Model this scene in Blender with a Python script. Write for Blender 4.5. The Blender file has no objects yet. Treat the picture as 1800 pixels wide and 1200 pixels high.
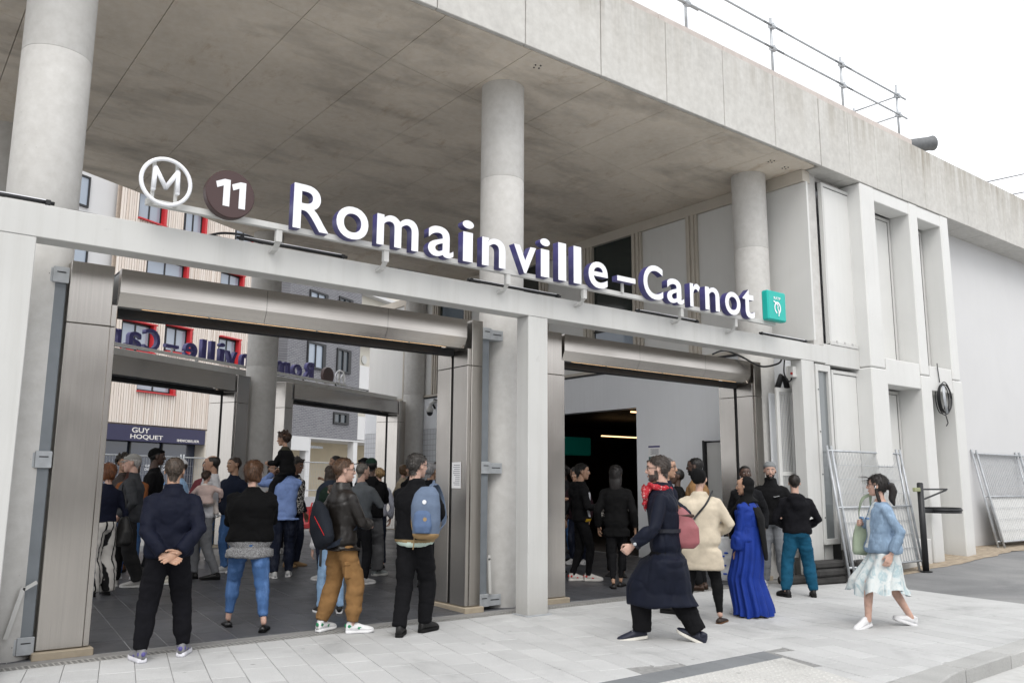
import bpy, bmesh, math, random
import numpy as np
from mathutils import Vector, Matrix, noise as mnoise

random.seed(7)
scene = bpy.context.scene
COL = scene.collection
R = math.radians

# ------------------------------------------------------------------ camera
YAW, PITCH, ROLL = R(37.7), R(9.5), R(.35)
fw = Vector((math.sin(YAW)*math.cos(PITCH), math.cos(YAW)*math.cos(PITCH), math.sin(PITCH)))
rt = Vector((math.cos(YAW), -math.sin(YAW), 0))
up = rt.cross(fw)
rt2 = rt*math.cos(ROLL) + up*math.sin(ROLL)
up2 = up*math.cos(ROLL) - rt*math.sin(ROLL)
cam = bpy.data.cameras.new('camera')
cam.sensor_width = 36
cam.lens = 29.4
cam.clip_end = 1500
camo = bpy.data.objects.new('camera', cam)
COL.objects.link(camo)
M3 = Matrix((rt2, up2, -fw)).transposed()
camo.matrix_world = Matrix.Translation((0, 0, 1.55)) @ M3.to_4x4()
scene.camera = camo

# ------------------------------------------------------------------ light
SUN_EL, SUN_AZ = R(48), R(212)          # high behind the clouds, over the street
world = bpy.data.worlds.new('World')
scene.world = world
world.use_nodes = True
wn, wl = world.node_tree.nodes, world.node_tree.links
wn.clear()
wo = wn.new('ShaderNodeOutputWorld')
bg = wn.new('ShaderNodeBackground')
sky = wn.new('ShaderNodeTexSky')
sky.sky_type = 'NISHITA'
sky.sun_disc = False
sky.sun_elevation = SUN_EL
sky.sun_rotation = SUN_AZ
sky.air_density = 1.0
sky.dust_density = 6.0
hsv = wn.new('ShaderNodeHueSaturation')
hsv.inputs['Saturation'].default_value = .25
cl = wn.new('ShaderNodeMix'); cl.data_type = 'RGBA'
tc = wn.new('ShaderNodeTexCoord')
mp = wn.new('ShaderNodeMapping'); mp.inputs['Scale'].default_value = (1, 1, 2.6)
cn = wn.new('ShaderNodeTexNoise'); cn.inputs['Scale'].default_value = 2.6
cn.inputs['Detail'].default_value = 7; cn.inputs['Roughness'].default_value = .62
cr = wn.new('ShaderNodeValToRGB')
cr.color_ramp.elements[0].position = .30; cr.color_ramp.elements[0].color = (.55, .55, .55, 1)
cr.color_ramp.elements[1].position = .62; cr.color_ramp.elements[1].color = (1, 1, 1, 1)
wl.new(tc.outputs['Generated'], mp.inputs['Vector']); wl.new(mp.outputs[0], cn.inputs['Vector'])
wl.new(cn.outputs['Fac'], cr.inputs['Fac'])
wl.new(sky.outputs[0], hsv.inputs['Color'])
wl.new(cr.outputs[0], cl.inputs['Factor'])
wl.new(hsv.outputs[0], cl.inputs['A'])
cl.inputs['B'].default_value = (13.0, 13.2, 13.6, 1)      # the overcast cloud sheet
wl.new(cl.outputs['Result'], bg.inputs['Color'])
bg.inputs['Strength'].default_value = .10
wl.new(bg.outputs[0], wo.inputs['Surface'])

sl = bpy.data.lights.new('sun', 'SUN')
sl.energy = 1.25
sl.angle = R(34)
sl.color = (1, .97, .92)
so = bpy.data.objects.new('sun', sl)
COL.objects.link(so)
sd = Vector((math.sin(SUN_AZ)*math.cos(SUN_EL), math.cos(SUN_AZ)*math.cos(SUN_EL), math.sin(SUN_EL)))
so.rotation_euler = sd.to_track_quat('Z', 'Y').to_euler()
so.location = sd*40

scene.view_settings.view_transform = 'Standard'
scene.view_settings.look = 'None'
scene.view_settings.gamma = 1
scene.view_settings.use_curve_mapping = False
scene.view_settings.exposure = .34
scene.render.engine = 'CYCLES'

# ------------------------------------------------------------------ materials
def _mat(name):
    m = bpy.data.materials.new(name)
    m.use_nodes = True
    nt = m.node_tree
    return m, nt.nodes, nt.links, nt.nodes['Principled BSDF']

def pos_node(n, l, scale=(1, 1, 1), rot=(0, 0, 0), local=False):
    mp = n.new('ShaderNodeMapping')
    mp.inputs['Scale'].default_value = scale
    mp.inputs['Rotation'].default_value = rot
    if local:
        t = n.new('ShaderNodeTexCoord'); l.new(t.outputs['Object'], mp.inputs['Vector'])
    else:
        g = n.new('ShaderNodeNewGeometry'); l.new(g.outputs['Position'], mp.inputs['Vector'])
    return mp

def nz(n, l, vec, scale, detail=4, rough=.55, dist=0):
    t = n.new('ShaderNodeTexNoise')
    t.inputs['Scale'].default_value = scale
    t.inputs['Detail'].default_value = detail
    t.inputs['Roughness'].default_value = rough
    t.inputs['Distortion'].default_value = dist
    l.new(vec.outputs[0], t.inputs['Vector'])
    return t.outputs['Fac']

def ramp(n, l, fac, stops):
    r = n.new('ShaderNodeValToRGB')
    e = r.color_ramp.elements
    while len(e) < len(stops): e.new(.5)
    for i, (p, c) in enumerate(stops):
        e[i].position = p
        e[i].color = (c, c, c, 1) if isinstance(c, (int, float)) else (*c, 1)
    l.new(fac, r.inputs['Fac'])
    return r.outputs[0]

def mix(n, l, fac, a, b, mode='MIX'):
    x = n.new('ShaderNodeMix'); x.data_type = 'RGBA'; x.blend_type = mode
    for key, v in (('Factor', fac), ('A', a), ('B', b)):
        s = x.inputs[key]
        if hasattr(v, 'links') or hasattr(v, 'is_linked'): l.new(v, s)
        elif isinstance(v, (int, float)): s.default_value = v
        else: s.default_value = (*v, 1)
    return x.outputs['Result']

def math_node(n, l, op, a, b=0.):
    x = n.new('ShaderNodeMath'); x.operation = op
    for i, v in enumerate((a, b)):
        if isinstance(v, (int, float)): x.inputs[i].default_value = v
        else: l.new(v, x.inputs[i])
    return x.outputs[0]

def bump(n, l, b, h, strength=.2, dist=.01):
    k = n.new('ShaderNodeBump')
    k.inputs['Strength'].default_value = strength
    k.inputs['Distance'].default_value = dist
    l.new(h, k.inputs['Height'])
    l.new(k.outputs[0], b.inputs['Normal'])

def simple(name, c, rough=.6, metal=0, var=.12, scale=14, bmp=.08, spec=.5, local=False):
    m, n, l, b = _mat(name)
    v = pos_node(n, l, local=local)
    f = nz(n, l, v, scale, 5)
    lo = tuple(max(0, x*(1-var)) for x in c); hi = tuple(min(1, x*(1+var)) for x in c)
    l.new(ramp(n, l, f, [(.3, lo), (.7, hi)]), b.inputs['Base Color'])
    b.inputs['Roughness'].default_value = rough
    b.inputs['Metallic'].default_value = metal
    b.inputs['Specular IOR Level'].default_value = spec
    if bmp: bump(n, l, b, nz(n, l, v, scale*4, 3), bmp, .004)
    return m

def concrete(name, c, streak=0., ztop=8.3, rust=0., mottled=.2, board=0., rough=.82):
    m, n, l, b = _mat(name)
    v = pos_node(n, l)
    big = nz(n, l, v, .55, 6, .6, .4)
    fine = nz(n, l, v, 9, 6, .65)
    col = ramp(n, l, big, [(.28, tuple(x*(1-mottled) for x in c)), (.5, c), (.74, tuple(min(1, x*(1+mottled*.7)) for x in c))])
    col = mix(n, l, .5, col, ramp(n, l, fine, [(.3, .40), (.7, .60)]), 'OVERLAY')
    # pin holes of the cast surface
    vo = n.new('ShaderNodeTexVoronoi'); vo.inputs['Scale'].default_value = 11
    l.new(v.outputs[0], vo.inputs['Vector'])
    pore = ramp(n, l, vo.outputs['Distance'], [(.0, .35), (.07, 1)])
    pm = ramp(n, l, nz(n, l, v, 1.7, 2), [(.55, 0.), (.65, .8)])
    col = mix(n, l, pm, col, mix(n, l, 1., col, pore, 'MULTIPLY'))
    if streak:
        sv = pos_node(n, l, (5.5, 5.5, .30))
        s = nz(n, l, sv, 1.0, 6, .7, .3)
        g = n.new('ShaderNodeNewGeometry'); sp = n.new('ShaderNodeSeparateXYZ')
        l.new(g.outputs['Position'], sp.inputs[0])
        h = math_node(n, l, 'SUBTRACT', sp.outputs['Z'], ztop-1.3)
        h = math_node(n, l, 'DIVIDE', h, 1.3)
        h = ramp(n, l, h, [(.05, 0.), (.5, .35), (.85, .8), (1., 1.)])
        patch = ramp(n, l, nz(n, l, v, .42, 3), [(.35, .15), (.65, 1.)])
        k = math_node(n, l, 'MULTIPLY', ramp(n, l, s, [(.38, 0.), (.58, 1.)]), h)
        k = math_node(n, l, 'MULTIPLY', k, patch)
        k = math_node(n, l, 'MULTIPLY', k, streak)
        col = mix(n, l, k, col, (.20, .165, .11))
    if rust:
        rn = nz(n, l, pos_node(n, l, (1.6, .7, 1)), 1.3, 9, .78, .35)
        k = math_node(n, l, 'MULTIPLY', ramp(n, l, rn, [(.56, 0.), (.74, 1.)]), rust)
        col = mix(n, l, k, col, (.36, .22, .10))
        dk = nz(n, l, pos_node(n, l, (.5, 1.1, 1)), 1.1, 6, .62, .2)
        col = mix(n, l, math_node(n, l, 'MULTIPLY', ramp(n, l, dk, [(.5, 0.), (.75, .6)]), 1.), col, (.20, .175, .15))
    l.new(col, b.inputs['Base Color'])
    b.inputs['Roughness'].default_value = rough
    b.inputs['Specular IOR Level'].default_value = .3
    hgt = fine
    if board:
        w = nz(n, l, pos_node(n, l, (.8, .8, 7)), 2.2, 3)
        hgt = math_node(n, l, 'ADD', fine, w)
    bump(n, l, b, hgt, .16, .008)
    return m

def painted(name, c, rough=.45, dirt=.12, streak=.10):
    m, n, l, b = _mat(name)
    v = pos_node(n, l)
    big = nz(n, l, v, .8, 5, .6, .5)
    col = ramp(n, l, big, [(.3, tuple(x*(1-dirt*.6) for x in c)), (.65, c)])
    st = nz(n, l, pos_node(n, l, (7, 7, .35)), 1.3, 5, .65)
    k = math_node(n, l, 'MULTIPLY', ramp(n, l, st, [(.50, 0.), (.72, 1.)]), streak*2)
    col = mix(n, l, k, col, tuple(x*.62*y for x, y in zip(c, (1, .97, .9))))
    sc = nz(n, l, pos_node(n, l, (1, 1, 1.6)), 6.5, 7, .75, .8)
    k = math_node(n, l, 'MULTIPLY', ramp(n, l, sc, [(.63, 0.), (.70, 1.)]), dirt*1.6)
    col = mix(n, l, k, col, tuple(x*.5 for x in c))
    # splash dirt and scuffs near the ground
    g = n.new('ShaderNodeNewGeometry'); sp = n.new('ShaderNodeSeparateXYZ'); l.new(g.outputs['Position'], sp.inputs[0])
    h = ramp(n, l, math_node(n, l, 'MULTIPLY_ADD', nz(n, l, v, 5, 5, .7), .5), [(.2, 0.), (1., 1.)])
    lowz = ramp(n, l, sp.outputs['Z'], [(.0, 1.), (.22, .35), (.5, 0.)])
    col = mix(n, l, math_node(n, l, 'MULTIPLY', math_node(n, l, 'MULTIPLY', h, lowz), .75), col, (.24, .225, .20))
    l.new(col, b.inputs['Base Color'])
    l.new(ramp(n, l, big, [(.3, rough+.15), (.7, rough)]), b.inputs['Roughness'])
    bump(n, l, b, nz(n, l, v, 60, 3), .03, .003)
    return m

def steel(name, c=(.54, .51, .475), rough=.21, vertical=True):
    m, n, l, b = _mat(name)
    f = nz(n, l, pos_node(n, l, (130, 130, 1.0) if vertical else (1.0, 1.0, 160)), 1, 3)
    smudge = nz(n, l, pos_node(n, l), 1.6, 4, .5)
    l.new(ramp(n, l, f, [(.3, tuple(x*.93 for x in c)), (.7, tuple(min(1, x*1.05) for x in c))]), b.inputs['Base Color'])
    b.inputs['Metallic'].default_value = 1
    l.new(ramp(n, l, smudge, [(.3, rough-.03), (.7, rough+.05)]), b.inputs['Roughness'])
    b.inputs['Anisotropic'].default_value = .45
    b.inputs['Anisotropic Rotation'].default_value = .25 if vertical else 0
    bump(n, l, b, f, .03, .002)
    return m

def varied(name, c, var=.2, rough=.75, scale=60, speck=.2, bmp=.15, tint=0., spec=.4):
    """colour shifts a little from object to object (paving, tiles)"""
    m, n, l, b = _mat(name)
    oi = n.new('ShaderNodeObjectInfo')
    lo = tuple(x*(1-var) for x in c); hi = tuple(min(1, x*(1+var)) for x in c)
    if tint: hi = (hi[0]*(1+tint), hi[1], hi[2]*(1-tint))
    col = ramp(n, l, oi.outputs['Random'], [(0., lo), (1., hi)])
    v = pos_node(n, l)
    sp = nz(n, l, v, scale, 3, .7)
    col = mix(n, l, 1., col, ramp(n, l, sp, [(.3, 1-speck), (.7, 1+speck*.4)]), 'MULTIPLY')
    dirt = nz(n, l, v, 1.1, 6, .65, .5)
    col = mix(n, l, 1., col, ramp(n, l, dirt, [(.28, .70), (.45, .92), (.62, 1.)]), 'MULTIPLY')
    vo = n.new('ShaderNodeTexVoronoi'); vo.inputs['Scale'].default_value = 2.3; l.new(v.outputs[0], vo.inputs['Vector'])
    gum = ramp(n, l, vo.outputs['Distance'], [(.035, .62), (.06, 1.)])
    col = mix(n, l, ramp(n, l, vo.outputs['Color'], [(.55, 0.), (.6, 1.)]), col, mix(n, l, 1., col, gum, 'MULTIPLY'))
    l.new(col, b.inputs['Base Color'])
    rr = ramp(n, l, dirt, [(.3, min(1, rough+.12)), (.7, rough-.08)])
    l.new(rr, b.inputs['Roughness'])
    b.inputs['Specular IOR Level'].default_value = spec
    bump(n, l, b, sp, bmp, .003)
    return m

def emit(name, c, s):
    m, n, l, b = _mat(name)
    b.inputs['Base Color'].default_value = (*c, 1)
    b.inputs['Emission Color'].default_value = (*c, 1)
    b.inputs['Emission Strength'].default_value = s
    return m

def glass(name, c=(.03, .04, .05), rough=.06):
    m, n, l, b = _mat(name)
    b.inputs['Base Color'].default_value = (*c, 1)
    b.inputs['Roughness'].default_value = rough
    b.inputs['Specular IOR Level'].default_value = .9
    v = pos_node(n, l)
    bump(n, l, b, nz(n, l, v, 1.2, 2), .03, .02)
    return m

MT = {}
MT['fascia'] = concrete('fascia_concrete', (.52, .51, .485), streak=.75, mottled=.09)
MT['soffit'] = concrete('soffit_concrete', (.70, .63, .54), rust=.6, mottled=.16)
MT['column'] = concrete('column_concrete', (.56, .55, .53), mottled=.12, board=1)
MT['coping'] = concrete('coping_concrete', (.50, .45, .42), mottled=.15)
MT['white'] = painted('white_painted_steel', (.57, .57, .555))
MT['panel'] = painted('pale_cladding_panel', (.65, .65, .635), .42, .10, .04)
MT['render'] = painted('white_render', (.60, .60, .605), .85, .05, .012)
MT['wallgrey'] = painted('smooth_grey_white_wall', (.76, .78, .81), .55, .06, .05)
MT['beige'] = simple('beige_window_frame', (.50, .46, .40), .5, var=.05, scale=3, bmp=.02)
MT['steel'] = steel('brushed_steel')
MT['steelh'] = steel('brushed_steel_lintel', vertical=False)
MT['galv'] = simple('galvanised_steel', (.42, .44, .46), .45, .35, .16, 9, .05)
MT['greypaint'] = simple('grey_painted_tube', (.20, .22, .24), .5, .3, .08, 5, .03)
MT['black'] = simple('black_metal', (.018, .019, .021), .5, .1, .2, 8, .05)
MT['rubber'] = simple('black_rubber', (.028, .027, .026), .8, 0, .35, 7, .3)
MT['granite'] = varied('pale_granite', (.52, .523, .52), .055, .78, 130, .22, .2)
MT['granite2'] = varied('grey_granite', (.20, .21, .22), .08, .75, 110, .14, .2)
MT['tactile'] = varied('cream_tactile_paving', (.54, .535, .515), .05, .8, 40, .1, .2)
MT['joint'] = simple('mortar_joint', (.25, .25, .245), .95, 0, .2, 20, .2)
MT['slate'] = varied('dark_slate_tile', (.072, .075, .084), .18, .42, 26, .22, .12, spec=.5)
MT['grout'] = simple('light_grout', (.24, .245, .25), .9, 0, .12, 20, .1)
MT['kerb'] = varied('granite_kerb', (.43, .43, .42), .07, .8, 90, .2, .3)
MT['letterface'] = simple('letter_face_white', (.80, .81, .84), .35, var=.01, scale=2, bmp=0)
MT['letterside'] = simple('letter_side_indigo', (.060, .055, .185), .4, var=.05, scale=3, bmp=0)
MT['brown'] = simple('brown_sign_face', (.055, .028, .027), .4, var=.04, scale=3, bmp=0)
MT['teal'] = simple('teal_sign_face', (.0, .42, .36), .35, var=.03, scale=2, bmp=0)
MT['glass'] = glass('window_glass')
MT['glassdark'] = glass('dark_green_glass', (.012, .022, .022), .08)
MT['glassblue'] = glass('pale_reflecting_glass', (.30, .35, .42), .05)
MT['paper'] = simple('white_paper', (.78, .78, .79), .8, var=.02, scale=10, bmp=0)
MT['ink'] = simple('printed_ink', (.06, .06, .10), .8, var=.05, scale=10, bmp=0)
MT['warm'] = emit('warm_light_strip', (1, .62, .30), 2.2)

# ------------------------------------------------------------------ mesh building
TMP = bpy.data.scenes.new('workshop')          # scratch scene for remeshing, removed at the end

def mesh_from(name, v, f, mats=None, midx=None, smooth=False):
    me = bpy.data.meshes.new(name)
    me.from_pydata([tuple(p) for p in v], [], f)
    if mats is not None:
        for m in (mats if isinstance(mats, (list, tuple)) else [mats]): me.materials.append(m)
    if midx is not None: me.polygons.foreach_set('material_index', np.array(midx, dtype=np.int32))
    if smooth: me.polygons.foreach_set('use_smooth', np.ones(len(me.polygons), dtype=bool))
    me.update()
    return me

def add(name, me, parent=None, loc=None, rot=None):
    o = bpy.data.objects.new(name, me)
    COL.objects.link(o)
    if parent is not None: o.parent = parent
    if loc is not None: o.location = loc
    if rot is not None: o.rotation_euler = rot
    return o

def tag(o, label=None, cat=None, group=None, kind=None):
    if label: o['label'] = label
    if cat: o['category'] = cat
    if group: o['group'] = group
    if kind: o['kind'] = kind
    return o

def empty(name, loc=(0, 0, 0), rz=0, label=None, cat=None, group=None):
    o = bpy.data.objects.new(name, None)
    o.empty_display_size = .2
    COL.objects.link(o)
    o.location = loc
    o.rotation_euler = (0, 0, rz)
    return tag(o, label, cat, group)

def copy_tree(o, parent=None):
    c = o.copy(); COL.objects.link(c); c.parent = parent
    for ch in list(o.children): copy_tree(ch, c)
    return c

class MB:
    def __init__(s): s.v = []; s.f = []; s.m = []; s.cur = 0
    def mat(s, i): s.cur = i; return s
    def _add(s, v, f):
        o = len(s.v); s.v += [tuple(p) for p in v]
        s.f += [tuple(i+o for i in q) for q in f]; s.m += [s.cur]*len(f)
        return s
    def box(s, x0, x1, y0, y1, z0, z1, bev=0.):
        if bev <= 0:
            v = [(x0,y0,z0),(x1,y0,z0),(x1,y1,z0),(x0,y1,z0),(x0,y0,z1),(x1,y0,z1),(x1,y1,z1),(x0,y1,z1)]
            return s._add(v, [(0,3,2,1),(4,5,6,7),(0,1,5,4),(1,2,6,5),(2,3,7,6),(3,0,4,7)])
        bev = min(bev, (x1-x0)*.45, (y1-y0)*.45, (z1-z0)*.45)
        bm = bmesh.new()
        bmesh.ops.create_cube(bm, size=1)
        bmesh.ops.scale(bm, vec=(x1-x0, y1-y0, z1-z0), verts=bm.verts)
        bmesh.ops.translate(bm, vec=((x0+x1)/2, (y0+y1)/2, (z0+z1)/2), verts=bm.verts)
        bmesh.ops.bevel(bm, geom=bm.edges[:], offset=bev, segments=1, affect='EDGES', profile=.5)
        bm.verts.index_update()
        v = [p.co[:] for p in bm.verts]; f = [tuple(p.index for p in q.verts) for q in bm.faces]
        bm.free()
        return s._add(v, f)
    def prism(s, poly, z0, z1):
        n = len(poly)
        v = [(x, y, z0) for x, y in poly] + [(x, y, z1) for x, y in poly]
        f = [tuple(range(n-1, -1, -1)), tuple(range(n, 2*n))] + [(i, (i+1) % n, n+(i+1) % n, n+i) for i in range(n)]
        return s._add(v, f)
    def extr(s, prof, a, b):
        """closed 3-D profile (list of Vector) swept from offset a to offset b"""
        n = len(prof); a = Vector(a); b = Vector(b)
        v = [Vector(p)+a for p in prof] + [Vector(p)+b for p in prof]
        f = [tuple(range(n-1, -1, -1)), tuple(range(n, 2*n))] + [(i, (i+1) % n, n+(i+1) % n, n+i) for i in range(n)]
        return s._add(v, f)
    def loft(s, rings, cap=True, closed_ring=True):
        n = len(rings[0]); v = [p for r in rings for p in r]; f = []
        for k in range(len(rings)-1):
            for i in range(n if closed_ring else n-1):
                j = (i+1) % n
                f.append((k*n+i, k*n+j, (k+1)*n+j, (k+1)*n+i))
        if cap:
            f.append(tuple(range(n-1, -1, -1))); f.append(tuple((len(rings)-1)*n+i for i in range(n)))
        return s._add(v, f)
    def tube(s, pts, r, n=8, cap=True):
        pts = [Vector(p) for p in pts]
        rs = r if isinstance(r, (list, tuple)) else [r]*len(pts)
        rings = []; u = None
        for i, p in enumerate(pts):
            t = (pts[min(i+1, len(pts)-1)]-pts[max(i-1, 0)]).normalized()
            if u is None:
                u = t.orthogonal().normalized()
            else:
                u = (u - t*u.dot(t))
                u = u.normalized() if u.length > 1e-6 else t.orthogonal().normalized()
            w = t.cross(u)
            rings.append([p + (u*math.cos(a)+w*math.sin(a))*rs[i] for a in (2*math.pi*k/n for k in range(n))])
        return s.loft(rings, cap)
    def bar(s, a, b, w, h, upv=(0, 0, 1)):
        a = Vector(a); b = Vector(b); t = (b-a).normalized(); upv = Vector(upv)
        x = t.cross(upv)
        if x.length < 1e-5: x = t.cross(Vector((0, 1, 0)))
        x.normalize(); y = x.cross(t)
        q = [(-1,-1),(1,-1),(1,1),(-1,1)]
        return s.loft([[p + x*(i*w/2)+y*(j*h/2) for i, j in q] for p in (a, b)])
    def ell(s, c, r, seg=12, rg=8, rot=None):
        c = Vector(c); rings = []
        for k in range(1, rg):
            t = math.pi*k/rg
            ring = []
            for i in range(seg):
                a = 2*math.pi*i/seg
                p = Vector((r[0]*math.sin(t)*math.cos(a), r[1]*math.sin(t)*math.sin(a), -r[2]*math.cos(t)))
                if rot is not None: p = rot @ p
                ring.append(c+p)
            rings.append(ring)
        return s.loft(rings)
    def obj(s, name, mats, parent=None, smooth=False, loc=None, rot=None):
        return add(name, s.me(name, mats, smooth), parent, loc, rot)
    def me(s, name, mats, smooth=False):
        return mesh_from(name, s.v, s.f, mats, s.m, smooth)

def box_obj(name, b, mat, parent=None, bev=0., **k):
    return MB().box(*b, bev=bev).obj(name, mat, parent, **k)

def clip(poly, a, b, c):
    """keep a*x+b*y<=c"""
    out = []
    for i in range(len(poly)):
        p, q = poly[i], poly[(i+1) % len(poly)]
        dp, dq = a*p[0]+b*p[1]-c, a*q[0]+b*q[1]-c
        if dp <= 0: out.append(p)
        if dp*dq < 0:
            t = dp/(dp-dq); out.append((p[0]+(q[0]-p[0])*t, p[1]+(q[1]-p[1])*t))
    return out

def area(poly):
    return .5*abs(sum(poly[i][0]*poly[(i+1) % len(poly)][1]-poly[(i+1) % len(poly)][0]*poly[i][1] for i in range(len(poly)))) if len(poly) > 2 else 0

def slab_mesh(poly, top, th, bev, mat, name):
    """plate with a small chamfer round its top, poly counter-clockwise"""
    n = len(poly); cx = sum(p[0] for p in poly)/n; cy = sum(p[1] for p in poly)/n
    def inset(p):
        dx, dy = cx-p[0], cy-p[1]; d = math.hypot(dx, dy) or 1
        return (p[0]+dx/d*bev*1.3, p[1]+dy/d*bev*1.3)
    v = [(x, y, top-th) for x, y in poly]+[(x, y, top-bev) for x, y in poly]+[(*inset(p), top) for p in poly]
    f = [tuple(range(2*n, 3*n))]
    for k in (0, 1):
        f += [(k*n+i, k*n+(i+1) % n, (k+1)*n+(i+1) % n, (k+1)*n+i) for i in range(n)]
    return mesh_from(name, v, f, mat)
# ------------------------------------------------------------------ ground
TH = R(28)                                   # the rear front is turned by 28 degrees
UX, UY = math.cos(TH), math.sin(TH)
def bw(u, d, z=0.): return Vector((u*UX - d*UY, u*UY + d*UX, z))   # rear-front coordinates to world

tag(MB().box(-260, 300, -200, 360, -.6, -.16).obj('ground', simple('far_ground', (.16, .16, .155), .9, var=.15, scale=.3)), kind='structure')
road_m = concrete('road_surface', (.48, .48, .47), mottled=.08, rough=.9)
tag(MB().box(-60, 60, -40, 3.9, -.159, -.13).obj('road', road_m), kind='structure')
asph, n, l, b = _mat('asphalt')
v = pos_node(n, l)
c0 = ramp(n, l, nz(n, l, v, .55, 6, .62, .8), [(.32, (.15, .153, .156)), (.5, (.20, .202, .205)), (.68, (.27, .27, .268))])
c0 = mix(n, l, 1., c0, ramp(n, l, nz(n, l, v, 120, 2, .7), [(.3, .7), (.7, 1.2)]), 'MULTIPLY')
l.new(c0, b.inputs['Base Color']); b.inputs['Roughness'].default_value = .88
bump(n, l, b, nz(n, l, v, 150, 2), .4, .004)

def edge_x(y): return 12.37+(y-4.92)*.149
def rise(x): return .0 if x < 13.4 else min(.24, (x-13.4)*.048)
nx, ny = 36, 14
vs, fs = [], []
for j in range(ny+1):
    y = 3.75+(9.6-3.75)*j/ny
    for i in range(nx+1):
        x0 = edge_x(y)+.006
        t = i/nx; x = x0+(48-x0)*t*t
        vs.append((x, y, rise(x)*min(1, max(0, (y-5)/2.2))-.003+.006*mnoise.noise((x*.8, y*.8, 0))))
for j in range(ny):
    for i in range(nx):
        a = j*(nx+1)+i; fs.append((a, a+1, a+nx+2, a+nx+1))
tag(add('asphalt_strip', mesh_from('asphalt_strip', vs, fs, asph, smooth=True)), kind='structure')
# sandy soil left along the foot of the cladding
soil = MB()
random.seed(3)
top, bot = [], []
for i in range(40):
    x = 13.6+i*.22
    yy = 7.42+.22*mnoise.noise((x*.9, 3, 0))+.1*mnoise.noise((x*3, 1, 0))
    bot.append((x, yy, rise(x)+.002)); top.append((x, 8.7, rise(x)+.05))
soil.loft([bot, top], cap=False, closed_ring=False)
tag(soil.obj('bare_soil', simple('sandy_soil', (.33, .27, .20), .95, var=.3, scale=9, bmp=.5), smooth=True), 'sandy soil left along the foot of the pale cladding', kind='stuff')

# houses added unseen behind the camera, to shade the front and mirror in steel
for i, (x0, x1, h, c) in enumerate(((-34, -12, 7.5, (.20, .17, .14)), (-11.9, 9, 9.0, (.26, .25, .235)), (9.1, 32, 7.2, (.20, .11, .085)), (32.1, 58, 8.0, (.25, .24, .22)))):
    hs = empty('added_house', (x0, -22, -.1), 0, ('tan', 'pale grey', 'red brick', 'cream')[i]+' house added across the street, unseen, to mirror in the steel', 'building', 'unseen houses added for reflections')
    box_obj('wall', (0, x1-x0, -9, 0, 0, h), simple('added_house_wall', c, .9, var=.06, scale=1), hs)
    m = MB()
    for fl in range(4):
        for w in range(int((x1-x0)/2.6)):
            if 1+fl*3.1+1.7 < h: m.box(1+w*2.6, 2.2+w*2.6, .003, .03, 1+fl*3.1, 2.8+fl*3.1)
    m.obj('window_row', MT['glass'], hs)
    MB().box(.2, x1-x0-.2, .032, .12, 0.1, 3.6).obj('shop_front', simple('dark_shop_front', (.045, .045, .05), .5), hs)  # dark ground floor added for a dark band in the jamb reflections

# kerb line, from the right towards the dropped crossing
kerb_in = [(13.5, 4.06), (11.5, 3.96), (9.68, 3.87), (8.2, 3.80), (7.3, 3.75), (6.72, 3.70), (5.9, 3.5), (4.9, 3.3), (3.6, 3.15), (2., 3.08), (-2, 3.05)]
kerb_out = [(13.5, 3.80), (11.5, 3.70), (9.68, 3.62), (8.2, 3.575), (7.45, 3.55), (6.85, 3.42), (6.0, 3.22), (5.0, 3.03), (3.65, 2.89), (2., 2.83), (-2, 2.8)]
paving = tag(MB().prism([(-2, 3.0), (edge_x(3.9), 4.02), (edge_x(8.2), 8.2), (-2, 8.2)][::1], -.12, -.012).obj('pavement', MT['joint']), kind='structure')
def resample(pl, step):
    out = [Vector(pl[0])]; need = step
    for a, b_ in zip(pl, pl[1:]):
        a, b_ = Vector(a), Vector(b_); L = (b_-a).length; t = 0
        while t+need <= L:
            t += need; out.append(a+(b_-a)*(t/L)); need = step
        need -= (L-t)
    return out
ki, ko = resample(kerb_in, 1.0), None
# each kerb stone spans the inner and outer line
def param(pl, t):
    L = [0]
    for a, b_ in zip(pl, pl[1:]): L.append(L[-1]+math.dist(a, b_))
    s = t*L[-1]
    for i in range(len(pl)-1):
        if s <= L[i+1]+1e-9:
            k = (s-L[i])/(L[i+1]-L[i]); return (pl[i][0]+(pl[i+1][0]-pl[i][0])*k, pl[i][1]+(pl[i+1][1]-pl[i][1])*k)
NK = 16
for i in range(NK):
    t0, t1 = i/NK+.0004, (i+1)/NK-.0004
    pin = [param(kerb_in, t0+(t1-t0)*k/3) for k in range(4)]
    pou = [param(kerb_out, t0+(t1-t0)*k/3) for k in range(4)]
    poly = pou[::-1]+pin
    if i > NK*.52: top = max(-.10, -.002-(i-NK*.52)*.02)
    else: top = -.001
    poly = poly if sum(poly[k][0]*poly[(k+1) % 8][1]-poly[(k+1) % 8][0]*poly[k][1] for k in range(8)) > 0 else poly[::-1]
    add('kerb_stone', slab_mesh(poly, 0, .16, .014, MT['kerb'], 'kerb_stone'), paving, (0, 0, top))

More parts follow.
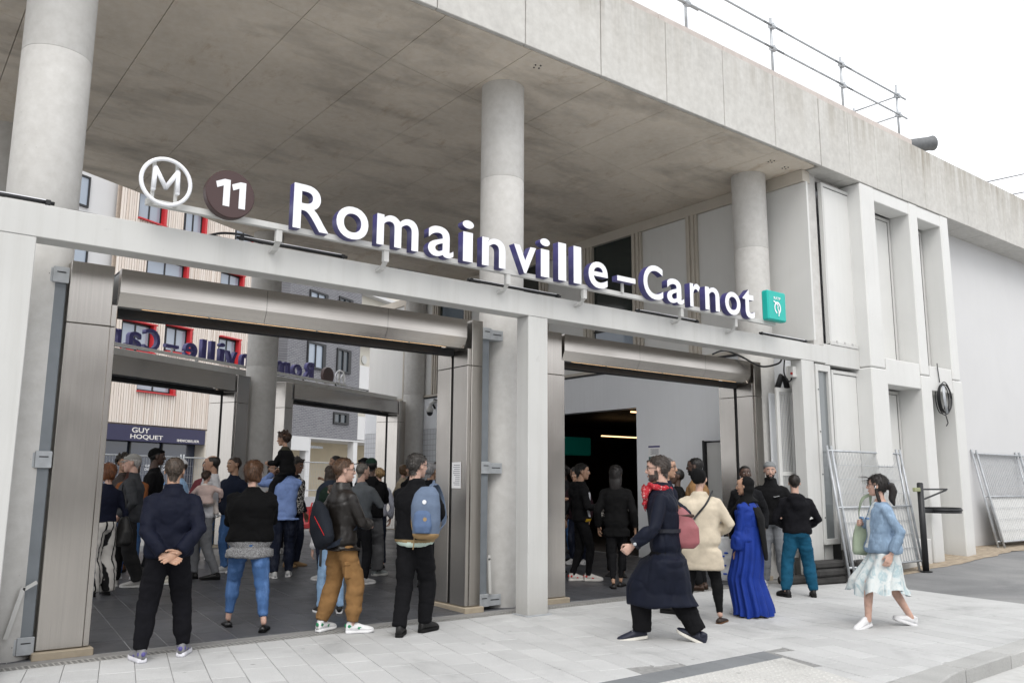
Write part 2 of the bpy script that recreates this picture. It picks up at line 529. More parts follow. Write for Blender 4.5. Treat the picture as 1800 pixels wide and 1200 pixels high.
# granite slabs: rows run 13 degrees off the square, broken joints
ang = R(-103)
AX, AY = math.cos(ang), math.sin(ang)         # along the row
BX, BY = -AY, AX                              # across the rows
if BX < 0: BX, BY = -BX, -BY
tedge = lambda y: 6.46+(y-3.8)*.352           # right edge of the tactile field
def to_w(s, t): return (6+s*AX+t*BX, 8.2+s*AY+t*BY)
RW = .27
random.seed(11)
slabs = []
for k in range(-36, 36):
    t0, t1 = k*RW+.002, (k+1)*RW-.002
    s = -2.2+random.random()*.6
    while s < 6.2:
        L = random.choice((.40, .45, .54, .54))
        p = [to_w(s+.002, t0), to_w(s+L-.002, t0), to_w(s+L-.002, t1), to_w(s+.002, t1)]
        s += L
        if sum(p[i][0]*p[(i+1) % 4][1]-p[(i+1) % 4][0]*p[i][1] for i in range(4)) < 0: p = p[::-1]
        p = clip(p, 0, 1, 8.195)
        p = clip(p, 1, -.149, 12.37-4.92*.149)
        if len(p) > 2: p = clip(p, -1, 0, 1.0)
        # kerb (two straight stretches are enough)
        for (ax, ay), (bx_, by_) in (((13.5, 4.07), (6.72, 3.71)),):
            if len(p) > 2:
                nxx, nyy = (by_-ay), -(bx_-ax)
                if nyy < 0: nxx, nyy = -nxx, -nyy
                p = clip(p, -nxx, -nyy, -(nxx*ax+nyy*ay))
        if len(p) < 3: continue
        cx = sum(q[0] for q in p)/len(p); cy = sum(q[1] for q in p)/len(p)
        if cx < 0 and cy < 5.2: continue
        if any(q[1] < 5.05 for q in p) and any(q[0] < tedge(q[1]) for q in p):
            if cy >= 5.05: p = clip(p, 0, -1, -5.052)
            elif cx > tedge(cy): p = clip(p, -1, .352, -(6.46-3.8*.352)-.003)
            else: continue
        if area(p) < .006: continue
        cx = sum(q[0] for q in p)/len(p); cy = sum(q[1] for q in p)/len(p)
        slabs.append((cx, cy, p))
def seen(cx, cy):      # rank by apparent size, things well left of the view last
    d = math.hypot(cx, cy)
    a = math.degrees(math.atan2(cx, cy))-37.7
    return d + (30 if a < -36 or a > 36 else 0)
slabs.sort(key=lambda q: seen(q[0], q[1]))
for cx, cy, p in slabs[:300]:
    q = [(a-cx, b_-cy) for a, b_ in p]
    o = add('paving_slab', slab_mesh(q, 0, .05, .003, MT['granite'], 'paving_slab'), paving, (cx, cy, random.uniform(-.0022, .0)))
    o.rotation_euler = (random.gauss(0, .0018), random.gauss(0, .0018), 0)
if len(slabs) > 300:
    m = MB()
    for cx, cy, p in slabs[300:]: m.prism(p, -.05, -.001)
    tag(m.obj('paving_slabs', MT['granite'], paving), kind='stuff')
# grey band and cream tactile field at the crossing
band = []
x = 1.6
while x < 6.85:
    L = .50
    p = [(x+.003, 4.77), (x+L-.003, 4.77), (x+L-.003, 5.045), (x+.003, 5.045)]
    p = clip(p, 1, -.352, 6.46-3.8*.352)
    if area(p) > .01:
        cx, cy = x+L/2, 4.9
        add('border_stone', slab_mesh([(a-cx, b_-cy) for a, b_ in p], 0, .05, .004, MT['granite2'], 'border_stone'), paving, (cx, cy, -.001))
    x += L
for j in range(4):
    for i in range(14):
        x0 = 1.3+i*.41+.1*(j % 2); y1 = 4.764-j*.41; y0 = y1-.404
        p = clip([(x0, y0), (x0+.404, y0), (x0+.404, y1), (x0, y1)], 1, -.352, 6.46-3.8*.352)
        if area(p) < .02 or y0 < 3.5: continue
        cx, cy = x0+.2, (y0+y1)/2
        mm = slab_mesh([(a-cx, b_-cy) for a, b_ in p], 0, .05, .004, MT['tactile'], 'tactile_paver')
        t_ = add('tactile_paver', mm, paving, (cx, cy, -.001))
        d = MB()
        for a in range(6):
            for c_ in range(6):
                xx, yy = x0+.034+a*.067, y0+.034+c_*.067
                if xx > tedge(yy)-.03: continue
                d.loft([[(xx-cx+r_*math.cos(w), yy-cy+r_*math.sin(w), z) for w in (k*math.pi/3 for k in range(6))] for r_, z in ((.014, -.001), (.009, .005))])
        if d.v: tag(d.obj('studs', MT['tactile'], t_), kind='stuff')

# drain along the entrances
drain = empty('drain_channel', (0, 8.28, 0), 0, 'long slotted steel drain channel along the station entrances', 'drain')
box_obj('trough', (-.2, 12.45, -.0775, .079, -.2, -.0065), MT['black'], drain)
g = MB()
W = .5
for y0 in (-.078, -.034, .016, .062): g.box(0, W-.004, y0, y0+.016, -.0028, 0)
for i in range(11):
    xx = i*W/11
    g.box(xx, xx+.014, -.0605, .0625, -.0036, -.0006)
gme = g.me('grate', simple('cast_grate', (.36, .355, .34), .6, .2, .2, 20, .1))
for i in range(25): add('grate', gme, drain, (-.1+i*.5, 0, -.002))
tag(MB().prism([(-.6, 8.362), (12.6, 8.362), (12.6, 8.52), (-.6, 8.52)], -.1, -.003).obj('threshold', concrete('threshold_concrete', (.24, .235, .23), mottled=.2)), kind='structure')

# station floor, climbing gently towards the rear
SLOPE = .02
def fz(y): return max(0, (y-8.4)*SLOPE)
floor = tag(MB().prism([(-4, .115), (12.7, .115), (12.7, 14.4), (8, 12), (1.5, 8.4), (-4, 6.2)], -.2, -.004).obj('station_floor', MT['grout'], loc=(0, 8.4, 0), rot=(math.atan(SLOPE), 0, 0)), kind='structure')
ta = R(-95)
TX, TY = math.cos(ta), math.sin(ta); SX, SY = -TY, TX
tiles = []
random.seed(5)
for k in range(-10, 40):
    s = -15.2+(k % 2)*.33+random.choice((0, .33))
    while s < 1:
        q = []
        for a, b_ in ((s+.004, k*.33+.004), (s+.656, k*.33+.004), (s+.656, k*.33+.326), (s+.004, k*.33+.326)):
            q.append((1.5+a*TX+b_*SX, a*TY+b_*SY))
        s += .66
        if sum(q[i][0]*q[(i+1) % 4][1]-q[(i+1) % 4][0]*q[i][1] for i in range(4)) < 0: q = q[::-1]
        q = clip(q, 0, -1, -.125)
        if len(q) > 2: q = clip(q, 1, 0, 12.62)
        if len(q) > 2: q = clip(q, -math.sin(TH), math.cos(TH), 13.3-8.4*math.cos(TH))
        if len(q) < 3 or area(q) < .01: continue
        cx = sum(a[0] for a in q)/len(q); cy = sum(a[1] for a in q)/len(q)
        if cx < .2: continue
        tiles.append((cx, cy, q))
tiles.sort(key=lambda q: seen(q[0], q[1]+8.4))
for cx, cy, q in tiles[:300]:
    add('floor_tile', slab_mesh([(a-cx, b_-cy) for a, b_ in q], 0, .02, .0025, MT['slate'], 'floor_tile'), floor, (cx, cy, random.uniform(-.001, .001)))
m = MB()
for cx, cy, q in tiles[300:]: m.prism(q, -.02, 0)
tag(m.obj('floor_tiles', MT['slate'], floor), kind='stuff')
pl = MB()
a, b_, c_, d_ = bw(-14, 13.32), bw(70, 13.32), bw(70, 60), bw(-14, 60)
pl._add([(a.x, a.y, .10), (b_.x, b_.y, .13), (c_.x, c_.y, .2), (d_.x, d_.y, .2)], [(0, 1, 2, 3)])
tag(pl.obj('rear_plaza', concrete('plaza_concrete', (.36, .355, .345), mottled=.12, rough=.9)), kind='structure')

# ------------------------------------------------------------------ concrete canopy
ZS, ZF = 7.02, 8.30
YF = 7.70
canopy = empty('concrete_canopy', (6, 7.7, 7.02), 0, 'raw concrete roof slab with stained fascia over the station entrance', 'canopy')
def cbox(name, b, mat, bev=0., parent=canopy):
    x0, x1, y0, y1, z0, z1 = b
    return box_obj(name, (x0-6, x1-6, y0-7.7, y1-7.7, z0-7.02, z1-7.02), mat, parent, bev)
# core slab (the soffit panels hang 12 mm under it)
core = MB().prism([(p[0]-6, p[1]-7.7) for p in ((-14, 7.775), (12.74, 7.775), (12.74, 21.6), (bw(-6, 13.0).x, bw(-6, 13.0).y), (-14, 9))], .05, 1.0)
core.obj('slab', MT['soffit'], canopy)
cols = [-14+0*1]
xs = [2.33+1.325*k for k in range(-9, 9)]
xs = [x for x in xs if x < 12.6]+[12.72]
tl = math.tan(R(9.8))
for i in range(len(xs)-1):
    for j in range(-5, 8):
        b0 = 8.79-3.16*tl+2.63*(j-1); b1 = b0+2.63
        x0, x1 = xs[i]+.0045, xs[i+1]-.0045
        p = [(x0, b0+x0*tl+.0045), (x1, b0+x1*tl+.0045), (x1, b1+x1*tl-.0045), (x0, b1+x0*tl-.0045)]
        p = clip(p, 0, -1, -(YF+.075))
        if len(p) > 2: p = clip(p, -math.sin(TH), math.cos(TH), 12.98)
        if len(p) < 3 or area(p) < .02: continue
        n_ = len(p); k = MB()
        k.prism([(a-6, c-7.7) for a, c in p], 0.0, .06)
        k.obj('soffit_panel', MT['soffit'], canopy)
# edge beam: formwork bays with thin joints, main joint at x = 12.77
bays = [12.77-1.325*k for k in range(0, 19)]
for k in range(len(bays)-1):
    cbox('fascia_panel', (bays[k+1]+.007, bays[k]-(.014 if k == 0 else .007), YF+random.uniform(0, .003), YF+.068, ZS, ZF), MT['fascia'], .008)
bx2 = [12.785+.93*k for k in range(0, 24)]
bx2[0] = 12.785
for k in range(len(bx2)-1):
    cbox('fascia_panel', (bx2[k]+.006, bx2[k+1]-.006, YF+.006+random.uniform(0, .003), YF+1.0, ZS-.0, ZF-.01), MT['fascia'], .008)
for k in range(14):
    x1 = 16.2-k*1.5
    cbox('coping', (x1-1.494, x1, YF+.05, YF+.42, ZF-.002, ZF+.13), MT['coping'], .01)
# small cast-in fixing plates under the edge
for x, y in ((6.62, 8.05), (11.9, 8.12), (12.35, 8.15)):
    m = MB()
    for a in range(4):
        w = a*math.pi/2+.4
        m.tube([(x-6+.05*math.cos(w), y-7.7+.05*math.sin(w), -.012), (x-6+.05*math.cos(w), y-7.7+.05*math.sin(w), .03)], .011, 6)
    m.obj('fixing_bolts', MT['black'], canopy)

# ------------------------------------------------------------------ columns
def column(name, x, y, d, z0, z1, label):
    e = empty(name, (x, y, z0), 0, label, 'column', 'round concrete columns of the station')
    H = z1-z0; n_ = 48
    def ring(r, z): return [(r*math.cos(2*math.pi*i/n_), r*math.sin(2*math.pi*i/n_), z) for i in range(n_)]
    r = d/2
    cuts = [0, H*.56, H*.80, H]
    for a, c in zip(cuts, cuts[1:]):
        m = MB().loft([ring(r-.004, a), ring(r, a+.008), ring(r+random.uniform(-.001, .001), (a+c)/2), ring(r, c-.008), ring(r-.004, c)])
        m.obj('shaft', MT['column'], e, smooth=True)
    return e
column('concrete_column', 1.14, 8.86, .62, -.02, 7.05, 'thick round concrete column at the far left, beside the big steel jamb')
column('concrete_column', 6.66, 8.86, .60, -.02, 7.05, 'round concrete column in the middle, behind the central white post')
column('concrete_column', 12.22, 8.84, .60, -.02, 7.05, 'round concrete column at the right end, behind the teal square sign')
p = bw(14.40, 12.55); column('concrete_column', p.x, p.y, .66, .1, 7.05, 'rear concrete column between the two rear gates, shoulder child in front')
p = bw(20.75, 12.45); column('concrete_column', p.x, p.y, .62, .1, 7.05, 'rear concrete column beside the tiled wall with the dome camera')
p = bw(8.15, 12.45); column('concrete_column', p.x, p.y, .62, .1, 7.05, 'dark concrete column cut off by the left edge, deep under the canopy')

# ------------------------------------------------------------------ white front frame
frame = empty('portal_frame', (6.5, 7.9, 0), 0, 'white painted steel portal frame carrying the station sign', 'frame')
def fb(name, b, mat=MT['white'], bev=.006, parent=frame, o=(6.5, 7.9, 0)):
    x0, x1, y0, y1, z0, z1 = b
    return box_obj(name, (x0-o[0], x1-o[0], y0-o[1], y1-o[1], z0-o[2], z1-o[2]), mat, parent, bev)
fb('beam', (-2.2, 12.90, 7.90, 8.14, 3.575, 3.865))
fb('post', (6.365, 6.675, 7.903, 8.137, -.004, 3.573))
fb('post', (.52, 1.0, 7.903, 8.137, -.004, 3.573))
fb('post', (-2.2, .52, 7.96, 8.137, -.004, 3.573))
fb('trim', (.30, .505, 7.935, 7.958, .4, 3.30), MT['panel'])
fb('post', (12.16, 12.52, 7.903, 8.11, -.004, 3.573))
fb('base_plate', (6.33, 6.70, 7.86, 8.15, -.003, .012), MT['galv'], .002)
box_obj('stone_block', (-.3, .3, -.22, .22, 0, .22), MT['column'], None, .03, loc=(1.0, 8.05-.1, .0))
o = bpy.data.objects['stone_block']; o.location = (.64, 7.72, 0); o.rotation_euler.z = .05
tag(o, 'small rough concrete block on the ground at the bottom left corner', 'block')
# ------------------------------------------------------------------ steel shutter gates
def gate(label, loc, rz, x0, x1, jl, jr, depth=.72, zt=3.57, strip=True, posts=(True, True), flip=False, cams=False):
    """x0..x1 clear width between jambs, jl / jr jamb face widths; local y=0 is the front face"""
    e = empty('shutter_gate', loc, rz, label, 'gate', 'stainless steel shutter gates')
    def b(name, q, mat=MT['steel'], bev=.004, parent=e): return box_obj(name, q, mat, parent, bev)
    seam = 2.985
    for side, xa, xb in ((0, x0-jl, x0), (1, x1, x1+jr)):
        inn = xb if side == 0 else xa              # the face towards the opening
        s = -1 if side == 0 else 1
        half = depth*.5-.03
        for z0, z1 in ((.07, seam-.003), (seam+.003, zt)):
            m = MB()
            m.box(xa+(.055 if side else 0), xb-(0 if side else .055), 0, depth, z0, z1, .005)   # casing set back from the guide
            j = m.obj('jamb', MT['steel'], e)
            top = z1 > 3
            ze = z1 if not top else 3.20
            if ze > z0+.02:
                k0, k1 = (inn-.053, inn) if side == 0 else (inn, inn+.053)
                b('guide_cheek', (k0, k1, .012, half, z0, ze), parent=j)
                b('guide_cheek', (k0, k1, half+.06, depth-.012, z0, ze), parent=j)
        k0, k1 = (inn-.05, inn-.03) if side == 0 else (inn+.03, inn+.05)
        b('guide_slot', (k0, k1, half+.002, half+.058, .07, 3.2), MT['black'], 0)
        b('plinth', (xa-.03, xb+.03, -.05, depth+.05, -.01, .062), concrete('plinth_mortar', (.34, .29, .22), mottled=.3) if 'plinth_mortar' not in bpy.data.materials else bpy.data.materials['plinth_mortar'], .008)
    # lintel casing: upright face, then a bend inwards
    def prof(x):
        return [Vector((x, 0.02, zt-.005)), Vector((x, .02, 3.335)), Vector((x, .085, 3.205)), Vector((x, .115, 3.205)), Vector((x, .115, zt-.005))]
    xm = x0+(x1-x0)*.36
    xm2 = x0+(x1-x0)*.72
    for xa, xb in ((x0+.012, xm-.002), (xm+.002, xm2-.002), (xm2+.002, x1-.012)):
        MB().extr([p-Vector((xa, 0, 0)) for p in prof(xa)], (xa, 0, 0), (xb, 0, 0)).obj('lintel_sheet', MT['steelh'], e)
    b('lintel_top', (x0+.012, x1-.012, .118, depth, zt-.012, zt-.005), MT['steelh'], 0)
    b('lintel_back', (x0+.012, x1-.012, depth-.03, depth, 3.22, zt-.014), MT['steelh'], 0)
    b('roller_housing', (x0+.02, x1-.02, .12, depth-.04, 3.30, zt-.02), MT['galv'], 0)
    b('inner_sheet', (x0+.02, x1-.02, .118, .20, 3.215, 3.285), MT['galv'], .004)
    b('shutter_edge', (x0+.005, x1-.005, depth*.5-.05, depth*.5+.05, 3.135, 3.225), MT['black'], .004)
    if strip: b('light_strip', (x0+.25, x1-.25, .135, .147, 3.209, 3.2135), MT['warm'], 0)
    for k in range(3 if strip else 0):
        xx = x0+.9+k*1.2
        b('strip_clip', (xx, xx+.02, .128, .155, 3.203, 3.208), MT['galv'], 0)
    # grey support tubes with slotted brackets back to the columns
    for side, on in enumerate(posts):
        if not on: continue
        xa = x0-jl-.135 if side == 0 else x1+jr+.012
        s = -1 if side == 0 else 1
        t = b('support_tube', (xa, xa+.115, .03, .17, .10, 3.47), MT['greypaint'], .008)
        for z in (.12, 1.72, 3.42):
            m = MB()
            m.box(xa-.01, xa+.125, .0, .027, z-.075, z+.075, .004)
            br = m.obj('bracket', MT['galv'], t)
            xo = xa-.20 if side == 0 else xa+.127
            MB().box(xo, xo+.19, .015, .21, z-.07, z-.062, .002).box(xo, xo+.19, .012, .022, z-.07, z+.06, .002).obj('bracket_arm', MT['galv'], br)
            MB().box(xa+.02, xa+.095, -.003, -.0005, z+.02, z+.03).box(xo+.03, xo+.16, .0085, .0115, z-.005, z+.005).obj('slot', MT['black'], br)
    if cams:
        for side, xx in ((0, x0-.10), (1, x1+.10)):
            pass
    return e

gl = gate('wide left shutter gate of brushed steel, rolled up, with a warm light strip', (0, 8.55, 0), 0, 1.82, 5.92, .43, .22)
gr = gate('right shutter gate of brushed steel, rolled up, behind the beige sweater woman', (0, 8.55, 0), 0, 7.53, 11.70, .34, .25, posts=(False, False))
# small white strut leaning at the foot of the tubes
for par, x in ((gl, 1.15), (gl, 6.27)):
    MB().bar((x, -.03, .20), (x+.10 if x < 3 else x-.02, -.03, .62), .035, .012, (0, 1, 0)).bar((x+.10 if x < 3 else x-.02, -.03, .60), (x+.20 if x < 3 else x-.02, -.03, .66), .03, .012, (0, 1, 0)).obj('strut', MT['white'], par)

# ------------------------------------------------------------------ lettering helper
def glyph_mesh(ch, depth, bold=0.0, mats=None, name='letter', bevel=0.):
    cu = bpy.data.curves.new('t', 'FONT')
    cu.body = ch; cu.size = 1; cu.extrude = depth/2; cu.offset = bold
    cu.resolution_u = 6
    cu.bevel_depth = bevel
    o = bpy.data.objects.new('t', cu); TMP.collection.objects.link(o)
    vl = TMP.view_layers[0]; vl.update(); dg = vl.depsgraph
    me = bpy.data.meshes.new_from_object(o.evaluated_get(dg))
    bpy.data.objects.remove(o); bpy.data.curves.remove(cu)
    me.name = name
    return me

def fit_glyph(me, x0, x1, z0, z1, y_front, depth, mats):
    """text plane xy -> world xz, front face looking to -y"""
    n_ = len(me.vertices); co = np.empty(n_*3); me.vertices.foreach_get('co', co); co = co.reshape(-1, 3)
    a, b_ = co.min(0), co.max(0)
    out = np.empty_like(co)
    out[:, 0] = x0+(co[:, 0]-a[0])/(b_[0]-a[0])*(x1-x0)
    out[:, 2] = z0+(co[:, 1]-a[1])/(b_[1]-a[1])*(z1-z0)
    dz = (co[:, 2]-a[2])/max(1e-6, b_[2]-a[2])
    out[:, 1] = y_front+(1-dz)*depth
    me.vertices.foreach_set('co', out.ravel())
    me.materials.clear()
    for m in mats: me.materials.append(m)
    me.update()
    if len(mats) > 1:
        nr = np.empty(len(me.polygons)*3); me.polygons.foreach_get('normal', nr); nr = nr.reshape(-1, 3)
        cen = np.empty(len(me.polygons)*3); me.polygons.foreach_get('center', cen); cen = cen.reshape(-1, 3)
        idx = np.where((np.abs(nr[:, 1]) > .9) & (cen[:, 1] < y_front+depth*.2), 0, 1).astype(np.int32)
        me.polygons.foreach_set('material_index', idx)
    me.update()
    return me

SIGN = [('R', 3.135, 3.52), ('o', 3.60, 3.965), ('m', 4.065, 4.575), ('a', 4.70, 5.035), ('i', 5.155, 5.31), ('n', 5.43, 5.77), ('v', 5.895, 6.235), ('i', 6.30, 6.455), ('l', 6.59, 6.72), ('l', 6.845, 6.975), ('e', 7.10, 7.44), ('-', 7.61, 7.95), ('C', 8.105, 8.49), ('a', 8.57, 8.92), ('r', 9.05, 9.27), ('n', 9.38, 9.70), ('o', 9.83, 10.19), ('t', 10.25, 10.53)]
CAP0, CAP1 = 4.005, 4.465
XH = CAP0+.335
def make_sign(label, loc, rz):
    e = empty('station_sign', loc, rz, label, 'sign')
    Z = 3.9
    ext = {'l': (CAP0, CAP1+.02), 'i': (CAP0, CAP1+.025), 't': (CAP0-.005, XH+.10), 'R': (CAP0, CAP1), 'C': (CAP0-.008, CAP1+.008), '-': (4.155, 4.225)}
    for ch, x0, x1 in SIGN:
        z0, z1 = ext.get(ch, (CAP0-(.006 if ch in 'oae' else 0), XH+(.006 if ch in 'oaenmr' else 0)))
        if ch == '-':
            m = MB().mat(1).box(x0-6, x1-6, -.098, 0, z0-Z, z1-Z, .002).mat(0).box(x0-6+.001, x1-6-.001, -.1015, -.0985, z0-Z+.001, z1-Z-.001)
            m.obj('letter', [MT['letterface'], MT['letterside']], e)
            continue
        me = glyph_mesh(ch, .1, .012 if ch != 'l' else .0)
        fit_glyph(me, x0-6, x1-6, z0-Z, z1-Z, -.10, .10, [MT['letterface'], MT['letterside']])
        add('letter', me, e)
    # small stalk under the dash
    MB().box(1.77, 1.80, -.03, .0, .13, .255).obj('stalk', MT['white'], e)
    # carrier rail and cranked arms
    MB().box(-4.2, 5.20, .002, .062, .085, .145, .004).obj('rail', MT['white'], e)
    for x in (3.05, 4.25, 5.90, 7.14, 9.0, 10.22):
        m = MB()
        m.bar((x-6, .034, .085), (x-6, .034, -.035), .06, .05, (0, 1, 0))
        m.loft([[(x-6+i*.03, y+dy, z+dz) for i, dy, dz in ((-1, -.012, .012), (1, -.012, .012), (1, .018, -.02), (-1, .018, -.02))] for y, z in ((.022, -.02), (.09, -.085), (.42, -.135))])
        m.obj('arm', MT['white'], e)
    # metro roundel: open ring with an M of rounded bars
    cx, cz, rr = 1.94-6, 4.205-Z, .232
    k = MB(); n_ = 40
    k.tube([(cx+(rr-.018)*math.cos(2*math.pi*i/n_), -.05, cz+(rr-.018)*math.sin(2*math.pi*i/n_)) for i in range(n_+1)], .019, 10, cap=False)
    ring = k.obj('roundel', MT['letterface'], e, smooth=True)
    k = MB()
    for a, c in (((-.105, -.085), (-.098, .115)), ((-.098, .115), (.0, -.055)), ((.0, -.055), (.098, .115)), ((.098, .115), (.105, -.085))):
        A = Vector((cx+a[0], -.05, cz+a[1])); B = Vector((cx+c[0], -.05, cz+c[1]))
        k.tube([A, B], .021, 10); k.ell(A, (.021, .021, .021), 10, 8); k.ell(B, (.021, .021, .021), 10, 8)
    k.obj('roundel_letter', MT['letterface'], ring, smooth=True)
    MB().box(cx-.115, cx-.085, -.018, .0, cz-.21, cz+.2).box(cx+.085, cx+.115, -.018, .0, cz-.21, cz+.2).obj('roundel_stays', MT['white'], ring)
    # brown disc with the line number
    cx = 2.515-6; n_ = 48
    k = MB().mat(0).loft([[(cx+r_*math.cos(2*math.pi*i/n_), y, cz+r_*math.sin(2*math.pi*i/n_)) for i in range(n_)] for r_, y in ((.228, 0), (.232, -.01), (.232, -.085), (.224, -.095))])
    disc = k.obj('line_disc', MT['brown'], e)
    for x0, x1 in ((-.145, -.01), (.005, .14)):
        k = MB()
        pts = [(x1-.062, -.125), (x1, -.125), (x1, .135), (x1-.055, .135), (x0, .095), (x0+.015, .04), (x1-.062, .07)]
        k.extr([Vector((cx+a, 0, cz+c)) for a, c in pts], (0, -.095, 0), (0, -.100, 0))
        k.obj('digit', MT['letterface'], disc)
    # teal square with a white emblem
    k = MB().box(10.86-6, 11.33-6, -.115, .01, 4.04-Z, 4.51-Z, .02)
    sq = k.obj('teal_box', MT['teal'], e)
    k = MB(); ex, ez, yy = 11.095-6, 4.245-Z, -.1185
    n_ = 36
    arc = [(ex+.085*math.cos(R(a)), yy, ez+.098*math.sin(R(a))) for a in np.linspace(-75, 255, n_)]
    ringpts = []
    k.loft([[(p[0]*1, yy-.002, p[2]) for p in arc], [(ex+(p[0]-ex)*.70, yy-.002, ez+(p[2]-ez)*.70) for p in arc]], cap=False, closed_ring=False)
    prof = [(-.10, .10), (-.04, .075), (.012, .035), (.002, -.01), (.035, -.06), (.022, -.13)]
    for (a, c), (a2, c2) in zip(prof, prof[1:]):
        k.bar((ex+a, yy-.003, ez+c), (ex+a2, yy-.003, ez+c2), .022, .003, (0, 1, 0))
    k.obj('emblem', MT['letterface'], sq)
    me = glyph_mesh('RATP', .002, .012)
    fit_glyph(me, ex-.085, ex+.085, ez+.13, ez+.172, yy-.001, .003, [MT['letterface']])
    add('emblem_word', me, sq)
    return e

make_sign('white and indigo station name lettering with metro roundel above the front gates', (6, 7.70, 3.9), 0)

# tube lamps and loose cables lying on the beam
for i, (a, c) in enumerate(((.35, 1.12), (2.73, 3.93), (5.51, 6.97), (8.36, 9.70), (11.19, 12.50))):
    where = ('at the left end of the white beam', 'under the letter R of the sign', 'in front of the middle column', 'under the second word of the sign', 'at the right end of the white beam')[i]
    t = empty('tube_lamp', ((a+c)/2, 8.0, 3.866), 0, 'black linear tube lamp lying on top '+where, 'lamp', 'tube lamps on the beam')
    h = (c-a)/2
    MB().tube([(-h, 0, .05), (h, 0, .05)], .017, 8).obj('housing', MT['black'], t, smooth=True)
    MB().box(-h+.03, h-.03, -.012, .012, .0655, .073).obj('diffuser', MT['letterface'], t)
    for x in (-h+.05, h-.05):
        MB().box(x-.012, x+.012, -.02, .02, .0, .05).box(x-.02, x+.02, -.024, .024, .03, .072, .004).obj('clamp', MT['black'], t)
random.seed(21)
def cable(label, pts, r, mat=MT['black'], name='cable'):
    pts = [Vector(p) for p in pts]; out = []
    for i in range(len(pts)-1):
        p0, p1, p2, p3 = pts[max(0, i-1)], pts[i], pts[i+1], pts[min(len(pts)-1, i+2)]
        for k in range(8):
            t = k/8
            out.append(.5*((2*p1)+(p2-p0)*t+(2*p0-5*p1+4*p2-p3)*t*t+(3*p1-p0-3*p2+p3)*t**3))
    out.append(pts[-1])
    return tag(MB().tube(out, r, 6).obj(name, mat, None, smooth=True), label, 'cable')
pts = [(-.4+i*.35, 8.03+random.uniform(-.04, .04), 3.878+random.uniform(0, .012)) for i in range(38)]
cable('thin black power cable running along the top of the white beam', pts, .011)
cable('looped black cable on the beam below the brown line disc', [(2.45, 8.0, 3.88), (2.6, 7.98, 3.93), (2.85, 8.0, 3.95), (3.0, 8.02, 3.90), (2.75, 8.04, 3.885), (2.5, 8.0, 3.89)], .012)
cable('black cable drooping between the right gate and the white beam', [(10.75, 8.6, 3.60), (11.0, 8.55, 3.68), (11.35, 8.5, 3.61), (11.75, 8.4, 3.47), (12.0, 8.25, 3.52), (12.05, 8.2, 3.60)], .016)
cable('cable loop hanging under the beam by the small white socket box', [(12.05, 8.15, 3.575), (11.98, 8.12, 3.35), (12.06, 8.1, 3.22), (12.14, 8.1, 3.25), (12.16, 8.1, 3.33)], .013)
s = empty('socket_box', (12.11, 8.05, 3.36), 0, 'small white socket box with a red button under the right beam end', 'box')
box_obj('case', (-.05, .05, -.05, .05, -.08, .10), MT['white'], s, .008)
MB().tube([(-.051, -.02, -.02), (-.062, -.02, -.02)], .022, 10).obj('button', simple('red_button', (.35, .02, .02), .4), s)

# perforated screen beside the right gate
g = empty('mesh_screen', (12.0, 8.32, .35), R(-6), 'white framed wire mesh screen standing beside the right gate jamb', 'screen')
box_obj('frame', (0, .07, -.02, .02, 0, 2.78), MT['panel'], g, .004); box_obj('frame', (.38, .45, -.02, .02, 0, 2.78), MT['panel'], g, .004)
for z in (0, 1.32, 2.71): box_obj('frame', (.072, .378, -.019, .019, z, z+.07), MT['panel'], g, .004)
m = MB()
for i in range(8): m.box(.085+i*.038, .091+i*.038, -.004, .004, .07, 2.71)
for k in range(66): m.box(.07, .38, .005, .009, .09+k*.04, .096+k*.04)
tag(m.obj('wires', MT['panel'], g), kind='stuff')
box_obj('backing', (.02, .43, .16, .17, .02, 2.7), MT['wallgrey'], g)
for i in range(1): MB().tube([(.2, .12, 2.8), (.28, .1, 3.0), (.4, .12, 2.95), (.42, .1, 2.8)], .05, 8).obj('hose', MT['black'], g, smooth=True)

# ------------------------------------------------------------------ side wall of the porch (x = 12.65)
XW = 12.65
sw = empty('side_wall', (XW, 8.2, 0), 0, 'pale side wall of the porch with a dark doorway and beige framed glazing above', 'wall')
def sb(name, b, mat, bev=0., parent=sw):
    x0, x1, y0, y1, z0, z1 = b
    return box_obj(name, (x0-XW, x1-XW, y0-8.2, y1-8.2, z0, z1), mat, parent, bev)
OP0, OP1, OPZ = 12.14, 15.6, 3.08
sb('wall_panel', (XW, XW+.25, 8.55, 9.72, -.1, 3.86), MT['wallgrey'])
sb('wall_panel', (XW, XW+.25, 9.72, 10.42, 2.33, 3.86), MT['wallgrey'])
sb('wall_panel', (XW, XW+.25, 10.42, OP0, -.1, 3.86), MT['wallgrey'])
sb('wall_panel', (XW, XW+.25, OP0, OP1, OPZ, 3.86), MT['wallgrey'])
tilewall, n, l, b = _mat('small_white_wall_tiles')
v = pos_node(n, l, (1, 1, 1), (0, R(90), 0))
bt = n.new('ShaderNodeTexBrick'); bt.inputs['Scale'].default_value = 1
bt.inputs['Color1'].default_value = (.56, .58, .61, 1); bt.inputs['Color2'].default_value = (.60, .62, .65, 1); bt.inputs['Mortar'].default_value = (.36, .37, .39, 1)
bt.inputs['Brick Width'].default_value = .15; bt.inputs['Row Height'].default_value = .15; bt.inputs['Mortar Size'].default_value = .008; bt.offset = 0
sx = n.new('ShaderNodeSeparateXYZ'); cx_ = n.new('ShaderNodeCombineXYZ'); gg = n.new('ShaderNodeNewGeometry')
l.new(gg.outputs['Position'], sx.inputs[0]); l.new(sx.outputs['Y'], cx_.inputs[0]); l.new(sx.outputs['Z'], cx_.inputs[1])
l.new(cx_.outputs[0], bt.inputs['Vector']); l.new(bt.outputs['Color'], b.inputs['Base Color'])
b.inputs['Roughness'].default_value = .35
